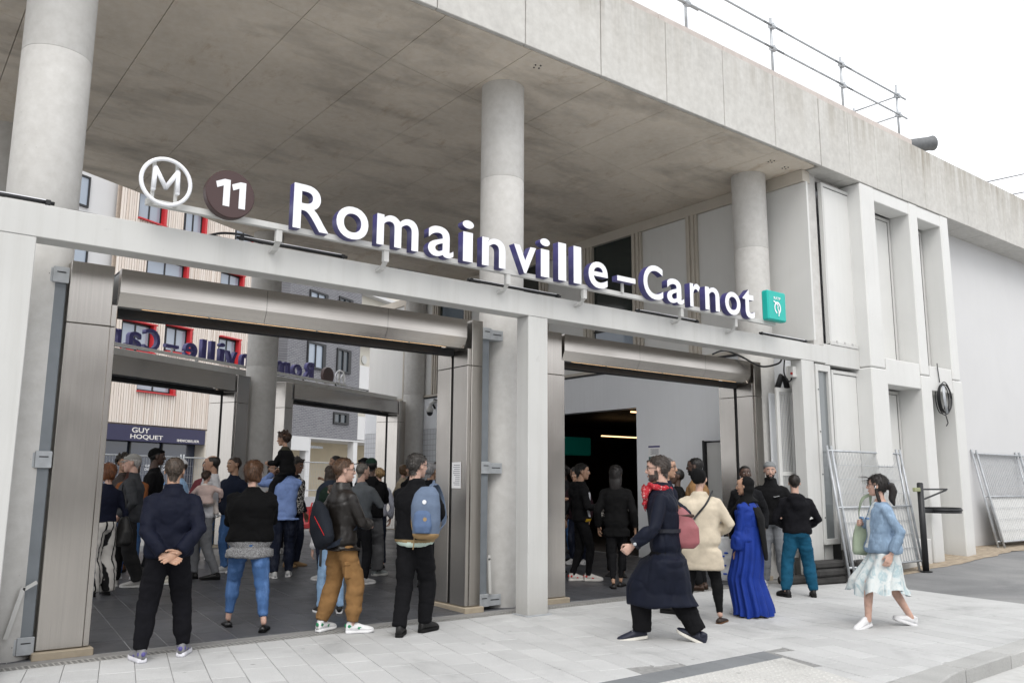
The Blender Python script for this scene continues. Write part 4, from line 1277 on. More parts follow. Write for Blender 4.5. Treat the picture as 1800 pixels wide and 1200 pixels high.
# site fences and barrier on the rear plaza
for i, u in enumerate((13.2, 16.9, 20.6, 24.3)):
    p = bw(u, 17.2)
    fence_panel(('rear fence panel in front of the estate agent window, leftmost', 'rear fence panel beside the estate agent sign corner', 'rear fence panel in front of the beige recess', 'rear fence panel near the rear side wall')[i], (p.x, p.y, .2), TH, 0, w=3.6, h=1.95, sheet=False, group='rear site fences')
for i, u in enumerate((19.4, 21.5, 23.6)):
    p = bw(u, 16.3)
    e = empty('road_barrier', (p.x, p.y, .14), TH, ('red and white plastic road barrier, left one on the rear plaza', 'red and white plastic road barrier, middle one on the rear plaza', 'red and white plastic road barrier, right one on the rear plaza')[i], 'barrier', 'plastic road barriers')
    MB().loft([[(x, y, z) for x, y in ((0, -w), (2.0, -w), (2.0, w), (0, w))] for w, z in ((.22, .0), (.22, .12), (.10, .30), (.09, .62))]).obj('body', red, e)
    MB().loft([[(x, y, z) for x, y in ((0.02, -w), (1.98, -w), (1.98, w), (.02, w))] for w, z in ((.088, .625), (.075, .92))]).obj('top', MT['letterface'], e)
# blue bicycle parked beyond the gate
by = empty('bicycle', (4.95, 20.6, .22), R(60), 'light blue bicycle parked on the rear plaza behind the cap man', 'bicycle')
for x in (-.52, .52):
    w = MB().tube([(x+.33*math.cos(t), 0, .34+.33*math.sin(t)) for t in np.linspace(0, 2*math.pi, 32)], .018, 6).obj('wheel', MT['rubber'], by, smooth=True)
    m = MB()
    for k in range(9):
        t = k*math.pi/9
        m.tube([(x+.31*math.cos(t), 0, .34+.31*math.sin(t)), (x-.31*math.cos(t), 0, .34-.31*math.sin(t))], .002, 4)
    m.obj('spokes', MT['galv'], w)
blue = simple('light_blue_paint', (.05, .35, .62), .35, var=.03, scale=5, bmp=0)
MB().tube([(-.52, 0, .34), (-.1, 0, .30), (-.22, 0, .82), (-.52, 0, .34)], .018, 8).tube([(-.1, 0, .30), (.36, 0, .80)], .02, 8).tube([(-.2, 0, .76), (.35, 0, .84)], .018, 8).obj('frame', blue, by, smooth=True)
MB().tube([(.52, 0, .34), (.38, 0, .78), (.34, 0, .98)], .016, 8).obj('fork', blue, by, smooth=True)
MB().tube([(.28, -.28, 1.0), (.36, -.1, 1.0), (.36, .1, 1.0), (.28, .28, 1.0)], .014, 6).obj('handlebar', MT['black'], by, smooth=True)
MB().ell((-.26, 0, .92), (.13, .07, .035), 10, 6).tube([(-.22, 0, .8), (-.25, 0, .9)], .013, 6).obj('saddle', MT['black'], by, smooth=True)
MB().tube([(-.1, -.07, .30), (-.1, .07, .30)], .07, 12).bar((-.1, -.09, .30), (-.02, -.09, .16), .02, .02).bar((-.1, .09, .30), (-.18, .09, .44), .02, .02).obj('crank', MT['black'], by)
# ------------------------------------------------------------------ people
def voxel(mb, size, smooth=4, factor=.5):
    """union of overlapping closed shapes -> one continuous skin (verts, faces)"""
    me = mb.me('tmp', None) if False else mesh_from('tmp', mb.v, mb.f)
    o = bpy.data.objects.new('tmp', me); TMP.collection.objects.link(o)
    r = o.modifiers.new('r', 'REMESH'); r.mode = 'VOXEL'; r.voxel_size = size; r.adaptivity = 0
    s = o.modifiers.new('s', 'SMOOTH'); s.factor = factor; s.iterations = smooth
    vl = TMP.view_layers[0]; vl.update(); dg = vl.depsgraph
    ev = o.evaluated_get(dg); em = ev.to_mesh()
    nv = len(em.vertices); co = np.empty(nv*3); em.vertices.foreach_get('co', co)
    no = np.empty(nv*3); em.vertices.foreach_get('normal', no)
    f = [tuple(p.vertices) for p in em.polygons]
    ev.to_mesh_clear()
    bpy.data.objects.remove(o); bpy.data.meshes.remove(me)
    return co.reshape(-1, 3), no.reshape(-1, 3), f

def ering(c, ax, ay, rx, ry, n=16, pw=1.):
    out = []
    for i in range(n):
        a = 2*math.pi*i/n
        ca, sa = math.cos(a), math.sin(a)
        if pw != 1.:
            ca = math.copysign(abs(ca)**pw, ca); sa = math.copysign(abs(sa)**pw, sa)
        out.append(c+ax*(rx*ca)+ay*(ry*sa))
    return out

# ---- heads (unit: 1 = chin to crown, origin mid-head, +y forward)
def build_head(female=False, child=False):
    m = MB()
    X, Y = Vector((1, 0, 0)), Vector((0, 1, 0))
    m.ell((0, -.055, .13), (.335 if not child else .37, .42 if not child else .43, .37), 20, 14)
    j = .9 if female else 1.
    if child: j = .85
    rows = [(.34, .22, .26, .13), (.20, .29, .31, .13), (.05, .295, .30, .13), (-.10, .28*j**.5, .29, .125), (-.24, .25*j, .265, .125), (-.36, .20*j, .215, .15), (-.45, .13*j, .14, .19), (-.495, .07*j, .07, .21)]
    m.loft([ering(Vector((0, cy, z)), X, Y, rx, ry, 18) for z, rx, ry, cy in rows])
    # brow, cheeks, nose, lips, chin
    m.ell((0, .335, .115), (.20, .075, .045), 12, 8)
    for s in (-1, 1): m.ell((s*.155, .30, -.075), (.085, .09, .085), 10, 8)
    nose = [(.075, .035, .05, .40), (-.02, .045, .07, .43), (-.10, .06, .09, .45), (-.15, .075, .08, .435), (-.175, .05, .04, .41)]
    m.loft([ering(Vector((0, cy, z)), X, Y, rx, ry, 10) for z, rx, ry, cy in nose])
    m.ell((0, .375, -.255), (.10, .06, .028), 10, 6); m.ell((0, .37, -.305), (.085, .06, .03), 10, 6)
    m.ell((0, .315, -.42), (.10, .08, .065), 10, 8)
    for s in (-1, 1):
        q = Matrix.Rotation(s*-.35, 3, 'Z')
        m.ell((s*.335, -.015, -.03), (.03, .075, .135), 8, 8, q)
    # neck runs down into the collar
    nk = .228 if not female else .18
    if child: nk = .17
    m.loft([ering(Vector((0, cy, z)), X, Y, nk*k, nk*k*1.05, 16) for z, cy, k in ((-.05, -.10, .95), (-.3, -.10, .97), (-.55, -.115, 1.), (-.8, -.15, 1.12), (-.95, -.17, 1.3))])
    return voxel(m, .026, 3)
HEADS = {'m': build_head(), 'f': build_head(True), 'c': build_head(False, True)}

# ---- hands (wrist at origin, fingers to -z, palm looks +y, thumb on +x)
def build_hand(curl, spread=.0):
    m = MB(); X, Y = Vector((1, 0, 0)), Vector((0, 1, 0))
    m.loft([ering(Vector((0, 0, z)), X, Y, rx, ry, 12) for z, rx, ry in ((.05, .024, .019), (.0, .026, .018), (-.03, .034, .016), (-.065, .041, .0145), (-.092, .040, .0125))])
    for i, (x, L) in enumerate(((.030, .070), (.0105, .078), (-.010, .072), (-.029, .057))):
        p = Vector((x, 0, -.088)); d = Vector(((x*spread*6), 0, -1)).normalized(); pts = [p+Vector((0, 0, .02)), p]; a = 0
        for k, fr in enumerate((.42, .33, .25)):
            a += curl*(.8, 1.15, .8)[k]*(1+.12*i)
            dd = Vector((d.x, math.sin(a), -math.cos(a))).normalized()
            pts.append(pts[-1]+dd*(L*fr))
        m.tube(pts, [.0095, .0095, .009, .0085, .0072], 8)
    t = [Vector((.018, .004, -.012)), Vector((.040, .012, -.038)), Vector((.052, .022+.01*curl, -.066)), Vector((.054-.012*curl, .030+.016*curl, -.092))]
    m.tube(t, [.015, .0125, .0105, .0085], 8)
    return voxel(m, .0052, 2)
HANDS = {'relax': build_hand(.32), 'fist': build_hand(1.05), 'flat': build_hand(.10, .25)}

def skin_mat(name, c):
    m, n, l, b = _mat(name)
    v = pos_node(n, l)
    l.new(ramp(n, l, nz(n, l, v, 22, 4), [(.3, tuple(x*.86 for x in c)), (.7, tuple(min(1, x*1.08) for x in c))]), b.inputs['Base Color'])
    b.inputs['Roughness'].default_value = .52
    b.inputs['Subsurface Weight'].default_value = .12
    b.inputs['Subsurface Radius'].default_value = (.012, .005, .003)
    bump(n, l, b, nz(n, l, v, 130, 3), .12, .002)
    return m
SKIN = {'pale': skin_mat('skin_pale', (.52, .33, .26)), 'tan': skin_mat('skin_tan', (.42, .25, .17)), 'olive': skin_mat('skin_olive', (.38, .23, .15)), 'brown': skin_mat('skin_brown', (.16, .085, .055)), 'dark': skin_mat('skin_dark', (.075, .042, .03))}

FAB = {}
def fabric(c, rough=.85, weave=320, sheen=.0, var=.14, kind='plain'):
    key = (tuple(round(x, 3) for x in c), rough, kind)
    if key in FAB: return FAB[key]
    if max(c) < .12: c = tuple(x*.42 for x in c)
    m, n, l, b = _mat('fabric_'+kind)
    v = pos_node(n, l, local=True)
    f = nz(n, l, v, 7, 5, .6)
    col = ramp(n, l, f, [(.3, tuple(x*(1-var) for x in c)), (.7, tuple(min(1, x*(1+var)) for x in c))])
    if kind == 'denim':
        w = nz(n, l, pos_node(n, l, (1, 1, .35), local=True), 9, 6, .7)
        col = mix(n, l, ramp(n, l, w, [(.48, 0.), (.75, .75)]), col, tuple(min(1, x*1.9+.05) for x in c))
    elif kind == 'melange':
        w = nz(n, l, v, 150, 2, .8)
        col = mix(n, l, ramp(n, l, w, [(.42, 0.), (.58, 1.)]), tuple(x*.35 for x in c), tuple(min(1, x*1.6) for x in c))
    elif kind == 'stripes':
        sp = n.new('ShaderNodeTexCoord'); se = n.new('ShaderNodeSeparateXYZ'); l.new(sp.outputs['Object'], se.inputs[0])
        an = math_node(n, l, 'ADD', math_node(n, l, 'MULTIPLY', se.outputs['X'], 62.), math_node(n, l, 'MULTIPLY', se.outputs['Y'], 62.))
        s_ = math_node(n, l, 'SINE', an)
        col = mix(n, l, ramp(n, l, math_node(n, l, 'MULTIPLY_ADD', s_, .5), [(.10, 0.), (.2, 1.)]), (.012, .012, .013), (.55, .53, .50))
    elif kind == 'tiedye':
        w = nz(n, l, pos_node(n, l, (1, 1, .5), local=True), 9, 5, .6, 1.5)
        col = ramp(n, l, w, [(.36, (.58, .60, .59)), (.50, (.53, .57, .57)), (.60, (.33, .43, .46)), (.70, (.55, .58, .57))])
    elif kind == 'floral':
        w = nz(n, l, v, 16, 3, .5, 2)
        col = ramp(n, l, w, [(.40, (.62, .60, .52)), (.55, (.60, .57, .5)), (.57, (.45, .06, .05)), (.66, (.05, .18, .10))])
    elif kind == 'scarf':
        w = nz(n, l, v, 42, 2, .5, 1)
        col = ramp(n, l, w, [(.44, (.34, .02, .03)), (.60, (.40, .03, .04)), (.66, (.58, .46, .44))])
    elif kind == 'leopard':
        w = nz(n, l, v, 38, 2, .5, 1)
        col = ramp(n, l, w, [(.5, (.01, .01, .01)), (.56, (.6, .58, .55))])
    l.new(col, b.inputs['Base Color'])
    b.inputs['Roughness'].default_value = rough
    b.inputs['Sheen Weight'].default_value = sheen
    b.inputs['Specular IOR Level'].default_value = .15 if rough > .6 else .45
    h = math_node(n, l, 'ADD', nz(n, l, v, 26, 4, .6), math_node(n, l, 'MULTIPLY', nz(n, l, v, weave, 2), .35))
    bump(n, l, b, h, .35, .008)
    FAB[key] = m
    return m
def hair_mat(c):
    key = ('hair',)+tuple(c)
    if key in FAB: return FAB[key]
    m, n, l, b = _mat('hair')
    v = pos_node(n, l, (1, 1, .22), local=True)
    f = nz(n, l, v, 62, 5, .75)
    l.new(ramp(n, l, f, [(.34, tuple(x*.30 for x in c)), (.66, tuple(min(1, x*1.7) for x in c))]), b.inputs['Base Color'])
    b.inputs['Roughness'].default_value = .48
    b.inputs['Specular IOR Level'].default_value = .4
    bump(n, l, b, f, .7, .006)
    FAB[key] = m
    return m
BLACKCLOTH = (.014, .014, .016); NAVY = (.016, .020, .048)
EYEW = simple('eye_white', (.70, .68, .66), .25, bmp=0, var=.02); EYEB = simple('eye_iris', (.02, .014, .01), .2, bmp=0)
LIP = simple('lips', (.28, .11, .10), .5, bmp=0)

def _h(i, j, k):
    n_ = (i*374761393+j*668265263+k*2147483647) & 0xffffffff
    n_ = ((n_ ^ (n_ >> 13))*1274126177) & 0xffffffff
    return ((n_ ^ (n_ >> 16)) & 0xffff)/32767.5-1.
def fbm(P, f, seed=0.):
    """smooth value noise, about -1..1"""
    Q = np.asarray(P)*np.array(f)+np.array((seed, seed*.7, -seed))+1000.
    I = np.floor(Q).astype(np.int64); u = Q-I; u = u*u*u*(u*(u*6-15)+10)
    out = 0.
    for dx in (0, 1):
        for dy in (0, 1):
            for dz in (0, 1):
                w = (u[:, 0] if dx else 1-u[:, 0])*(u[:, 1] if dy else 1-u[:, 1])*(u[:, 2] if dz else 1-u[:, 2])
                out = out+w*_h(I[:, 0]+dx, I[:, 1]+dy, I[:, 2]+dz)
    return out

def ik(a, b, l1, l2, hint):
    d = b-a; L = d.length
    if L > (l1+l2)*.999: b = a+d*((l1+l2)*.999/L); d = b-a; L = d.length
    t = d/L
    x = (l1*l1-l2*l2+L*L)/(2*L); h = math.sqrt(max(0, l1*l1-x*x))
    n_ = hint-t*hint.dot(t)
    n_ = n_.normalized() if n_.length > 1e-5 else t.orthogonal().normalized()
    return a+t*x+n_*h, b

# ---- shoes: sole + upper, heel at y=-.09, toe at y=.19
def build_shoe(kind):
    n_ = 14; X = Vector((1, 0, 0)); Z = Vector((0, 0, 1))
    st = [(-.085, .022, .05), (-.075, .031, .075), (-.04, .035, .085), (.0, .036, .085), (.04, .038, .07), (.08, .043, .055), (.12, .045, .045), (.155, .040, .036), (.18, .028, .028), (.19, .012, .02)]
    hi = {'sneaker': 1.05, 'flat': .62, 'boot': 1.25, 'shoe': .9, 'runner': 1.1}[kind]
    up_, so_ = MB(), MB()
    sh = {'sneaker': .026, 'flat': .010, 'boot': .03, 'shoe': .018, 'runner': .034}[kind]
    rings = []
    for y, w, h in st:
        h2 = h*hi; c = Vector((0, y, sh*.7+h2*.45)); r = []
        for i in range(n_):
            a = 2*math.pi*i/n_; ca, sa = math.cos(a), math.sin(a)
            wz = w*(1 if sa < 0 else 1-.35*sa)
            r.append(c+X*(wz*math.copysign(abs(ca)**.7, ca))+Z*(h2*.55*(sa if sa > 0 else sa*.8)))
        rings.append(r)
    up_.loft(rings)
    if kind != 'flat':       # collar round the ankle
        up_.tube([(0, -.035, .04), (0, -.038, .085*hi+.005), (0, -.038, .10*hi)], [.034, .036, .034], 12)
    out = []
    for y, w, h in st: out.append((y, w+.004))
    poly = [(w, y) for y, w in out]+[(-w, y) for y, w in reversed(out)]
    v = []
    for z, k in ((0, .97), (sh*.3, 1.), (sh, .99)):
        v.append([Vector((x*k, y*(1 if k == 1 else .995), z+(.012*max(0, (y-.13)/.06)**2 if z < sh else .006*max(0, (y-.13)/.06)**2))) for x, y in poly])
    so_.loft(v)
    return up_, so_
SHOE_CACHE = {}
def shoe(kind, cu, cs, accent=None, rough=.55):
    key = (kind, cu, cs, accent)
    if key not in SHOE_CACHE:
        u, s = build_shoe(kind)
        um = u.me('shoe', fabric(cu, rough, 200), True); sm = s.me('sole', fabric(cs, .7, 80), True)
        am = None
        if accent:
            a = MB()
            for sx in (-1, 1):
                for y0, y1, z0, z1 in ((.02, .07, .035, .062), (-.07, -.03, .05, .085)):
                    a.ell((sx*(.034 if y0 > 0 else .031), (y0+y1)/2, (z0+z1)/2), (.005, (y1-y0)/2, (z1-z0)/2), 8, 6)
            a.ell((0, -.088, .07), (.018, .008, .02), 8, 6)
            am = a.me('accent', fabric(accent, .6), True)
        lm = None
        if kind in ('sneaker', 'runner'):
            k = MB()
            for i in range(4): k.tube([(-.02, .045+i*.017, .082-i*.010), (0, .045+i*.017, .088-i*.010), (.02, .045+i*.017, .082-i*.010)], .0035, 5)
            lm = k.me('laces', fabric((.62, .62, .62) if sum(cu) < 1.2 else (.5, .5, .52), .8), True)
        SHOE_CACHE[key] = (um, sm, am, lm)
    return SHOE_CACHE[key]

def mesh_np(name, co, f, mats, midx=None):
    me = bpy.data.meshes.new(name)
    me.from_pydata(co.tolist(), [], f)
    for m in mats: me.materials.append(m)
    if midx is not None: me.polygons.foreach_set('material_index', midx.astype(np.int32))
    me.polygons.foreach_set('use_smooth', np.ones(len(me.polygons), dtype=bool))
    me.update()
    return me

def vx(c): return Vector(c)

def person(label, pos, H, face, feet=None, arms=None, build=1., lean=0., sway=0., twist=0., head=('m', 0, 0), skin='pale', hair=('short', (.05, .035, .025)), top=None, legs=None, shoes=None, fine=True, group='people at the station', extras=None, headscale=1., knee=None, footpitch=(0, 0), footyaw=(0, 0), belly=0., bust=0., glasses=False, beard=None, sit=False):
    """face: heading in degrees, 0 = +y; local frame x right, y forward.  feet / hands in local metres."""
    rz = R(face)
    k = H/1.75
    vs_ = .015 if fine else .021
    # -- skeleton
    pel = Vector((0, 0, .945*k))
    spine = Matrix.Rotation(-lean, 3, 'X') @ Matrix.Rotation(sway, 3, 'Y') @ Vector((0, 0, 1))
    tw = Matrix.Rotation(twist, 3, 'Z')
    SX = tw @ Vector((1, 0, 0)); SY = tw @ Vector((0, 1, 0))
    if feet is None: feet = [(-.10, 0, 0), (.10, .02, 0)]
    fts = []
    for i, f in enumerate(feet):
        f = Vector(f if len(f) == 3 else (*f, 0)); fts.append(f)
    # drop the pelvis so that both legs reach
    hipx = .082*k*(.6+.4*build)
    th_, sh_ = .425*k, .40*k
    ank = [f+Vector((0, -.03, .085*k)) for f in fts]
    if not sit:
        mid = (ank[0]+ank[1])/2
        pel.x += mid.x*.9; pel.y += mid.y*.92+.02
        for _ in range(20):
            need = max((Vector((pel.x+s*hipx, pel.y, pel.z-.04*k))-a).length for s, a in zip((-1, 1), ank))
            if need > (th_+sh_)*.992: pel.z -= .006
            else: break
    else: pel = Vector(sit)
    def sp(z): return pel+spine*((z-.945)*k)
    sho = [sp(1.372)+SX*(s*.172*k*(.70+.30*build)) for s in (-1, 1)]
    hips = [pel+Vector((s*hipx, 0, -.04*k)) for s in (-1, 1)]
    ua, fa = .295*k, .255*k
    if arms is None: arms = [dict(), dict()]
    ell_, wr = [], []
    for i, s in enumerate((-1, 1)):
        a = arms[i] if isinstance(arms, (list, tuple)) else arms
        p = Vector(a.get('at', (s*.255, .04, .86)))*k
        if 'at' not in a or not a.get('abs'): p = Vector((p.x+pel.x, p.y+pel.y+math.sin(lean)*.3, p.z))
        hint = Vector(a.get('hint', (s*.45, -1, -.1)))
        e_, w_ = ik(sho[i], p, ua, fa, hint)
        ell_.append(e_); wr.append(w_)
    kn = []
    for i, s in enumerate((-1, 1)):
        h_ = Vector((s*.12, 1, 0)) if knee is None else Vector(knee[i])
        q, a2 = ik(hips[i], ank[i], th_, sh_, h_); kn.append(q); ank[i] = a2
    hk = .240*k*headscale
    hc = sp(1.475)+spine*(.03*k)
    hcen = hc+Vector((0, .02*k, 0))+spine*(hk*.60)
    hkind, hyaw, hpit = head
    HR = Matrix.Rotation(R(hyaw), 3, 'Z') @ Matrix.Rotation(R(hpit), 3, 'X')
    # -- body volume (skin)
    X, Y, Zv = Vector((1, 0, 0)), Vector((0, 1, 0)), Vector((0, 0, 1))
    torso = [(.86, .12, .10), (.92, .158, .115), (.98, .158, .112), (1.08, .140, .10), (1.18, .150, .108), (1.30, .168, .118), (1.37, .155, .106), (1.415, .125, .086), (1.45, .088, .068), (1.48, .062, .060), (1.52, .055, .058)]
    def trings(inf, z0, z1, flare=None, bel=belly):
        out = []
        zs = sorted(set([z0]+[t[0] for t in torso if z0 < t[0] < z1]+[z1]))
        for z in zs:
            for (za, wa, da), (zb, wb, db) in zip(torso, torso[1:]):
                if za <= z <= zb: t = (z-za)/(zb-za); w = wa+(wb-wa)*t; d = da+(db-da)*t; break
            else: w, d = torso[0][1:] if z < .86 else torso[-1][1:]
            tt = min(1, max(0, (z-1.0)/.35))
            ax = (X*(1-tt)+SX*tt).normalized(); ay = (Y*(1-tt)+SY*tt).normalized()
            bb_ = 1+(build-1)*min(1, max(0, (1.47-z)/.12)); w *= bb_; d *= bb_**.8
            g = math.exp(-((z-1.08)/.13)**2)*bel
            c = sp(z)+ay*(g*.5*k)
            if bust: c = c+ay*(math.exp(-((z-1.25)/.08)**2)*bust*.4*k)
            d2 = d+g*.5+bust*.4*math.exp(-((z-1.25)/.08)**2)
            e = inf if not callable(inf) else inf(z)
            out.append(ering(c, ax, ay, w*k+e, d2*k+e, 20, .86))
        return out
    def limb(mb, pts, rad, inf, cap_top=False):
        mb.tube(pts, [r*k+(inf if not cap_top or j > 1 else min(inf, .014)) for j, r in enumerate(rad)], 12)
    def arm_pts(i, end=1.):
        a, e_, w_ = sho[i], ell_[i], wr[i]
        return [a+(sp(1.40)-a)*.28, a, a+(e_-a)*.45, e_, e_+(w_-e_)*.35, e_+(w_-e_)*end], [.050, .051, .046, .039, .039, .032]
    def leg_pts(i, end=1.):
        h_, q, a2 = hips[i], kn[i], ank[i]
        return [h_+Vector((0, 0, .05*k)), h_+(q-h_)*.12, h_+(q-h_)*.5, q, q+(a2-q)*.32, q+(a2-q)*.7*end, q+(a2-q)*end], [.070, .082, .076, .056, .058, .044, .038]
    def cover(z, ex):
        """ellipse round both legs at local height z"""
        cs, rr = [], []
        for i in (0, 1):
            p, r = leg_pts(i)
            for a_, b_, ra, rb_ in zip(p, p[1:], r, r[1:]):
                if b_.z <= z <= a_.z or b_ is p[-1]:
                    t = min(1, max(0, (a_.z-z)/max(1e-4, a_.z-b_.z))); cs.append(a_.lerp(b_, t)); rr.append((ra+(rb_-ra)*t)*k*(.55+.45*build)); break
        if len(cs) < 2: return Vector((pel.x, pel.y, 0)), .1, .1
        c = (cs[0]+cs[1])/2; r_ = max(rr)+ex
        return c, abs(cs[0].x-cs[1].x)/2+r_, abs(cs[0].y-cs[1].y)/2+r_
    bm = MB()
    bm.loft(trings(0, .88, 1.50))
    lb = .55+.45*build
    for i in (0, 1):
        p, r = arm_pts(i); limb(bm, p, [x*.86*(.6+.4*build) for x in r], 0)
        p, r = leg_pts(i, 1.06); limb(bm, p, [x*(.94*lb if (legs or {}).get('bare') else .80*lb**.5) for x in r], 0)
    co, no, fc = voxel(bm, .02 if not (legs and legs.get('bare')) else .012, 3)
    parts = [(co, fc)]
    hco, hno, hf = HEADS[hkind]
    HM = np.array(HR)
    hw = hco@HM.T*hk+np.array(hcen)
    parts.append((hw, hf))
    sk = []
    for i, s in enumerate((-1, 1)):
        a = arms[i]
        hv, hn_, hf_ = HANDS[a.get('hand', 'relax')]
        fdir = Vector(a['fdir']).normalized() if 'fdir' in a else (wr[i]-ell_[i]).normalized()
        pn = Vector(a.get('palm', (-s, .15, 0)))
        pn = (pn-fdir*pn.dot(fdir))
        pn = pn.normalized() if pn.length > 1e-4 else fdir.orthogonal().normalized()
        zz = -fdir; xx = pn.cross(zz)          # x = y cross z
        loc = hv.copy()*k*1.02
        # right-hand thumb: x axis sign chosen so that the thumb points forward / up
        th = Vector(a.get('thumb', (0, 1, .2)))
        sgn = 1 if xx.dot(th) >= 0 else -1
        loc[:, 0] *= sgn
        MM = np.array([list(xx), list(pn), list(zz)]).T
        q = loc@MM.T+np.array(wr[i]+fdir*.012)
        ff = hf_ if sgn > 0 else [t[::-1] for t in hf_]
        parts.append((q, ff))
    allv, allf, off = [], [], 0
    for v_, f_ in parts:
        allv.append(v_); allf += [tuple(j+off for j in t) for t in f_]; off += len(v_)
    me = mesh_np('person', np.vstack(allv), allf, [SKIN[skin]])
    root = add('person', me, None, pos, (0, 0, rz))
    tag(root, label, 'person', group)

    def hl(p): return HR @ (Vector(p)*hk)+hcen
    # -- face
    ey = MB()
    for s in (-1, 1):
        ey.mat(0).ell(hl((s*.125, .378, .035)), (.040*hk, .036*hk, .036*hk), 8, 6)
        ey.mat(1).ell(hl((s*.125, .404, .035)), (.020*hk, .020*hk, .020*hk), 8, 6)
    ey.obj('eyes', [EYEW, EYEB], root, smooth=True)
    br = MB()
    for s in (-1, 1): br.tube([hl((s*.05, .425, .105)), hl((s*.13, .41, .128)), hl((s*.215, .355, .105))], [.018*hk, .022*hk, .012*hk], 6)
    hcol = hair[1]
    br.obj('eyebrows', hair_mat(tuple(x*.6 for x in hcol)), root, smooth=True)
    MB().ell(hl((0, .425, -.28)), (.085*hk, .02*hk, .028*hk), 10, 6, HR).obj('lips', LIP if skin in ('pale', 'tan', 'olive') else SKIN[skin], root, smooth=True)
    if glasses:
        g = MB()
        for s in (-1, 1):
            g.tube([hl((s*.13+.085*math.cos(t), .44-.03*abs(math.cos(t)), .03+.065*math.sin(t))) for t in np.linspace(0, 2*math.pi, 16)], .010*hk, 5)
            g.tube([hl((s*.215, .42, .05)), hl((s*.335, .15, .05)), hl((s*.35, -.03, .03))], .011*hk, 5)
        g.tube([hl((-.045, .445, .05)), hl((.045, .445, .05))], .01*hk, 5)
        g.obj('glasses', MT['black'], root, smooth=True)
    # -- hair and headgear as shells over the skull
    def shell(name, mask, thick, mat, rough_=.0, seed=0., fs=9., tufts=0, tlen=.10):
        sel = mask(hco)
        faces = [t for t in hf if all(sel[j] > 0 for j in t)]
        used = sorted({j for t in faces for j in t}); mp_ = {j: i for i, j in enumerate(used)}
        if not used: return None
        P = hco[used]; Nn = hno[used]; w = np.clip(sel[used]*8, 0, 1)[:, None]
        nn = fbm(P, (fs, fs, fs*.45), seed)[:, None] if rough_ else 0.
        Q = P+Nn*(thick(P)[:, None]*w*(1+rough_*nn)+.006)
        FF = [tuple(mp_[j] for j in t) for t in faces]
        if tufts and fine:
            rg = np.random.default_rng(int(seed*1000) % 99991)
            ids = rg.choice(len(Q), min(tufts, len(Q)), replace=False)
            tv, base_n = [], len(Q)
            for q_ in ids:
                p_, nrm = Q[q_], Nn[q_]
                t_ = np.array((rg.normal(0, .35), -.35+rg.normal(0, .35), -1.+rg.normal(0, .35)))
                t_ = t_-nrm*t_.dot(nrm); L_ = np.linalg.norm(t_)
                if L_ < .2: continue
                t_ /= L_; s_ = np.cross(t_, nrm); ln = tlen*rg.uniform(.6, 1.3); wd = .022*rg.uniform(.7, 1.3)
                o_ = base_n+len(tv)
                tv += [p_-nrm*.012-s_*wd, p_-nrm*.012+s_*wd, p_+nrm*.022+t_*ln*.4-s_*wd*.8, p_+nrm*.022+t_*ln*.4+s_*wd*.8, p_+nrm*(.012+rg.uniform(-.01, .02))+t_*ln]
                FF += [(o_, o_+1, o_+3, o_+2), (o_+2, o_+3, o_+4)]
            if tv: Q = np.vstack([Q, np.array(tv)])
        Q = Q@HM.T*hk+np.array(hcen)
        me_ = mesh_np(name, Q, FF, [mat])
        return add(name, me_, root)
    style, hcol = hair[0], hair[1]
    hm = hair_mat(hcol)
    def scalp(front=.30, side=.02, back=-.40):
        def f(P):
            x, y, z = P[:, 0], P[:, 1], P[:, 2]
            line = np.where(y > 0, side+(front-side)*np.clip((y-.03)/.25, 0, 1), side+(back-side)*np.clip((-y-.05)/.25, 0, 1))
            ear = ((np.abs(x) > .29) & (y > -.11) & (y < .10) & (z < .14))
            return np.where(ear, -1, z-line)
        return f
    def extra_blob(name, fn, mat, size=.012, seed=3., amp=.006, fr=22.):
        m = MB(); fn(m)
        c_, n__, f_ = voxel(m, size, 3)
        c_ = c_+n__*(amp*fbm(c_, (fr, fr, fr*.3), seed))[:, None]
        return add(name, mesh_np(name, c_, f_, [mat]), root)
    sd_ = random.random()*20
    def E(m, c, r): m.ell(hl(c), tuple(q*hk for q in r), 14, 10, HR)
    if style == 'short': shell('hair', scalp(), lambda P: .040+.03*np.clip(P[:, 2], 0, .5), hm, .5, sd_, tufts=420, tlen=.12)
    elif style == 'cropped': shell('hair', scalp(.32, .02, -.38), lambda P: .010+.014*np.clip(P[:, 2]-.1, 0, .5), hm, .25, sd_, 20, tufts=300, tlen=.05)
    elif style == 'fade': shell('hair', scalp(.32, .08, -.28), lambda P: .012+.085*np.clip(P[:, 2]-.15, 0, .5), hm, .3, sd_, 14, tufts=260, tlen=.06)
    elif style == 'thin': shell('hair', lambda P: np.where(P[:, 2]+np.where(P[:, 1] > 0, .35*P[:, 1], 0) > .40, -1, scalp(.5, .0, -.3)(P)), lambda P: .03+0*P[:, 2], hm, .4, sd_)
    elif style == 'curly':
        shell('hair', scalp(.26, .0, -.28), lambda P: .10+.06*np.clip(P[:, 2], 0, .5), hm, 1.4, sd_, 13, tufts=500, tlen=.10)
    elif style == 'bob':
        shell('hair', scalp(.27, -.05, -.36), lambda P: .07+.03*np.clip(P[:, 2], 0, .5), hm, .5, sd_, tufts=420, tlen=.26)
        extra_blob('hair', lambda m: (E(m, (0, -.14, .0), (.36, .38, .42)), E(m, (.27, -.06, -.15), (.11, .22, .30)), E(m, (-.27, -.06, -.15), (.11, .22, .30))), hm)
    elif style in ('long', 'ponytail'):
        shell('hair', scalp(.28, -.02, -.34), lambda P: .055+.03*np.clip(P[:, 2], 0, .5), hm, .5, sd_, tufts=420, tlen=.22)
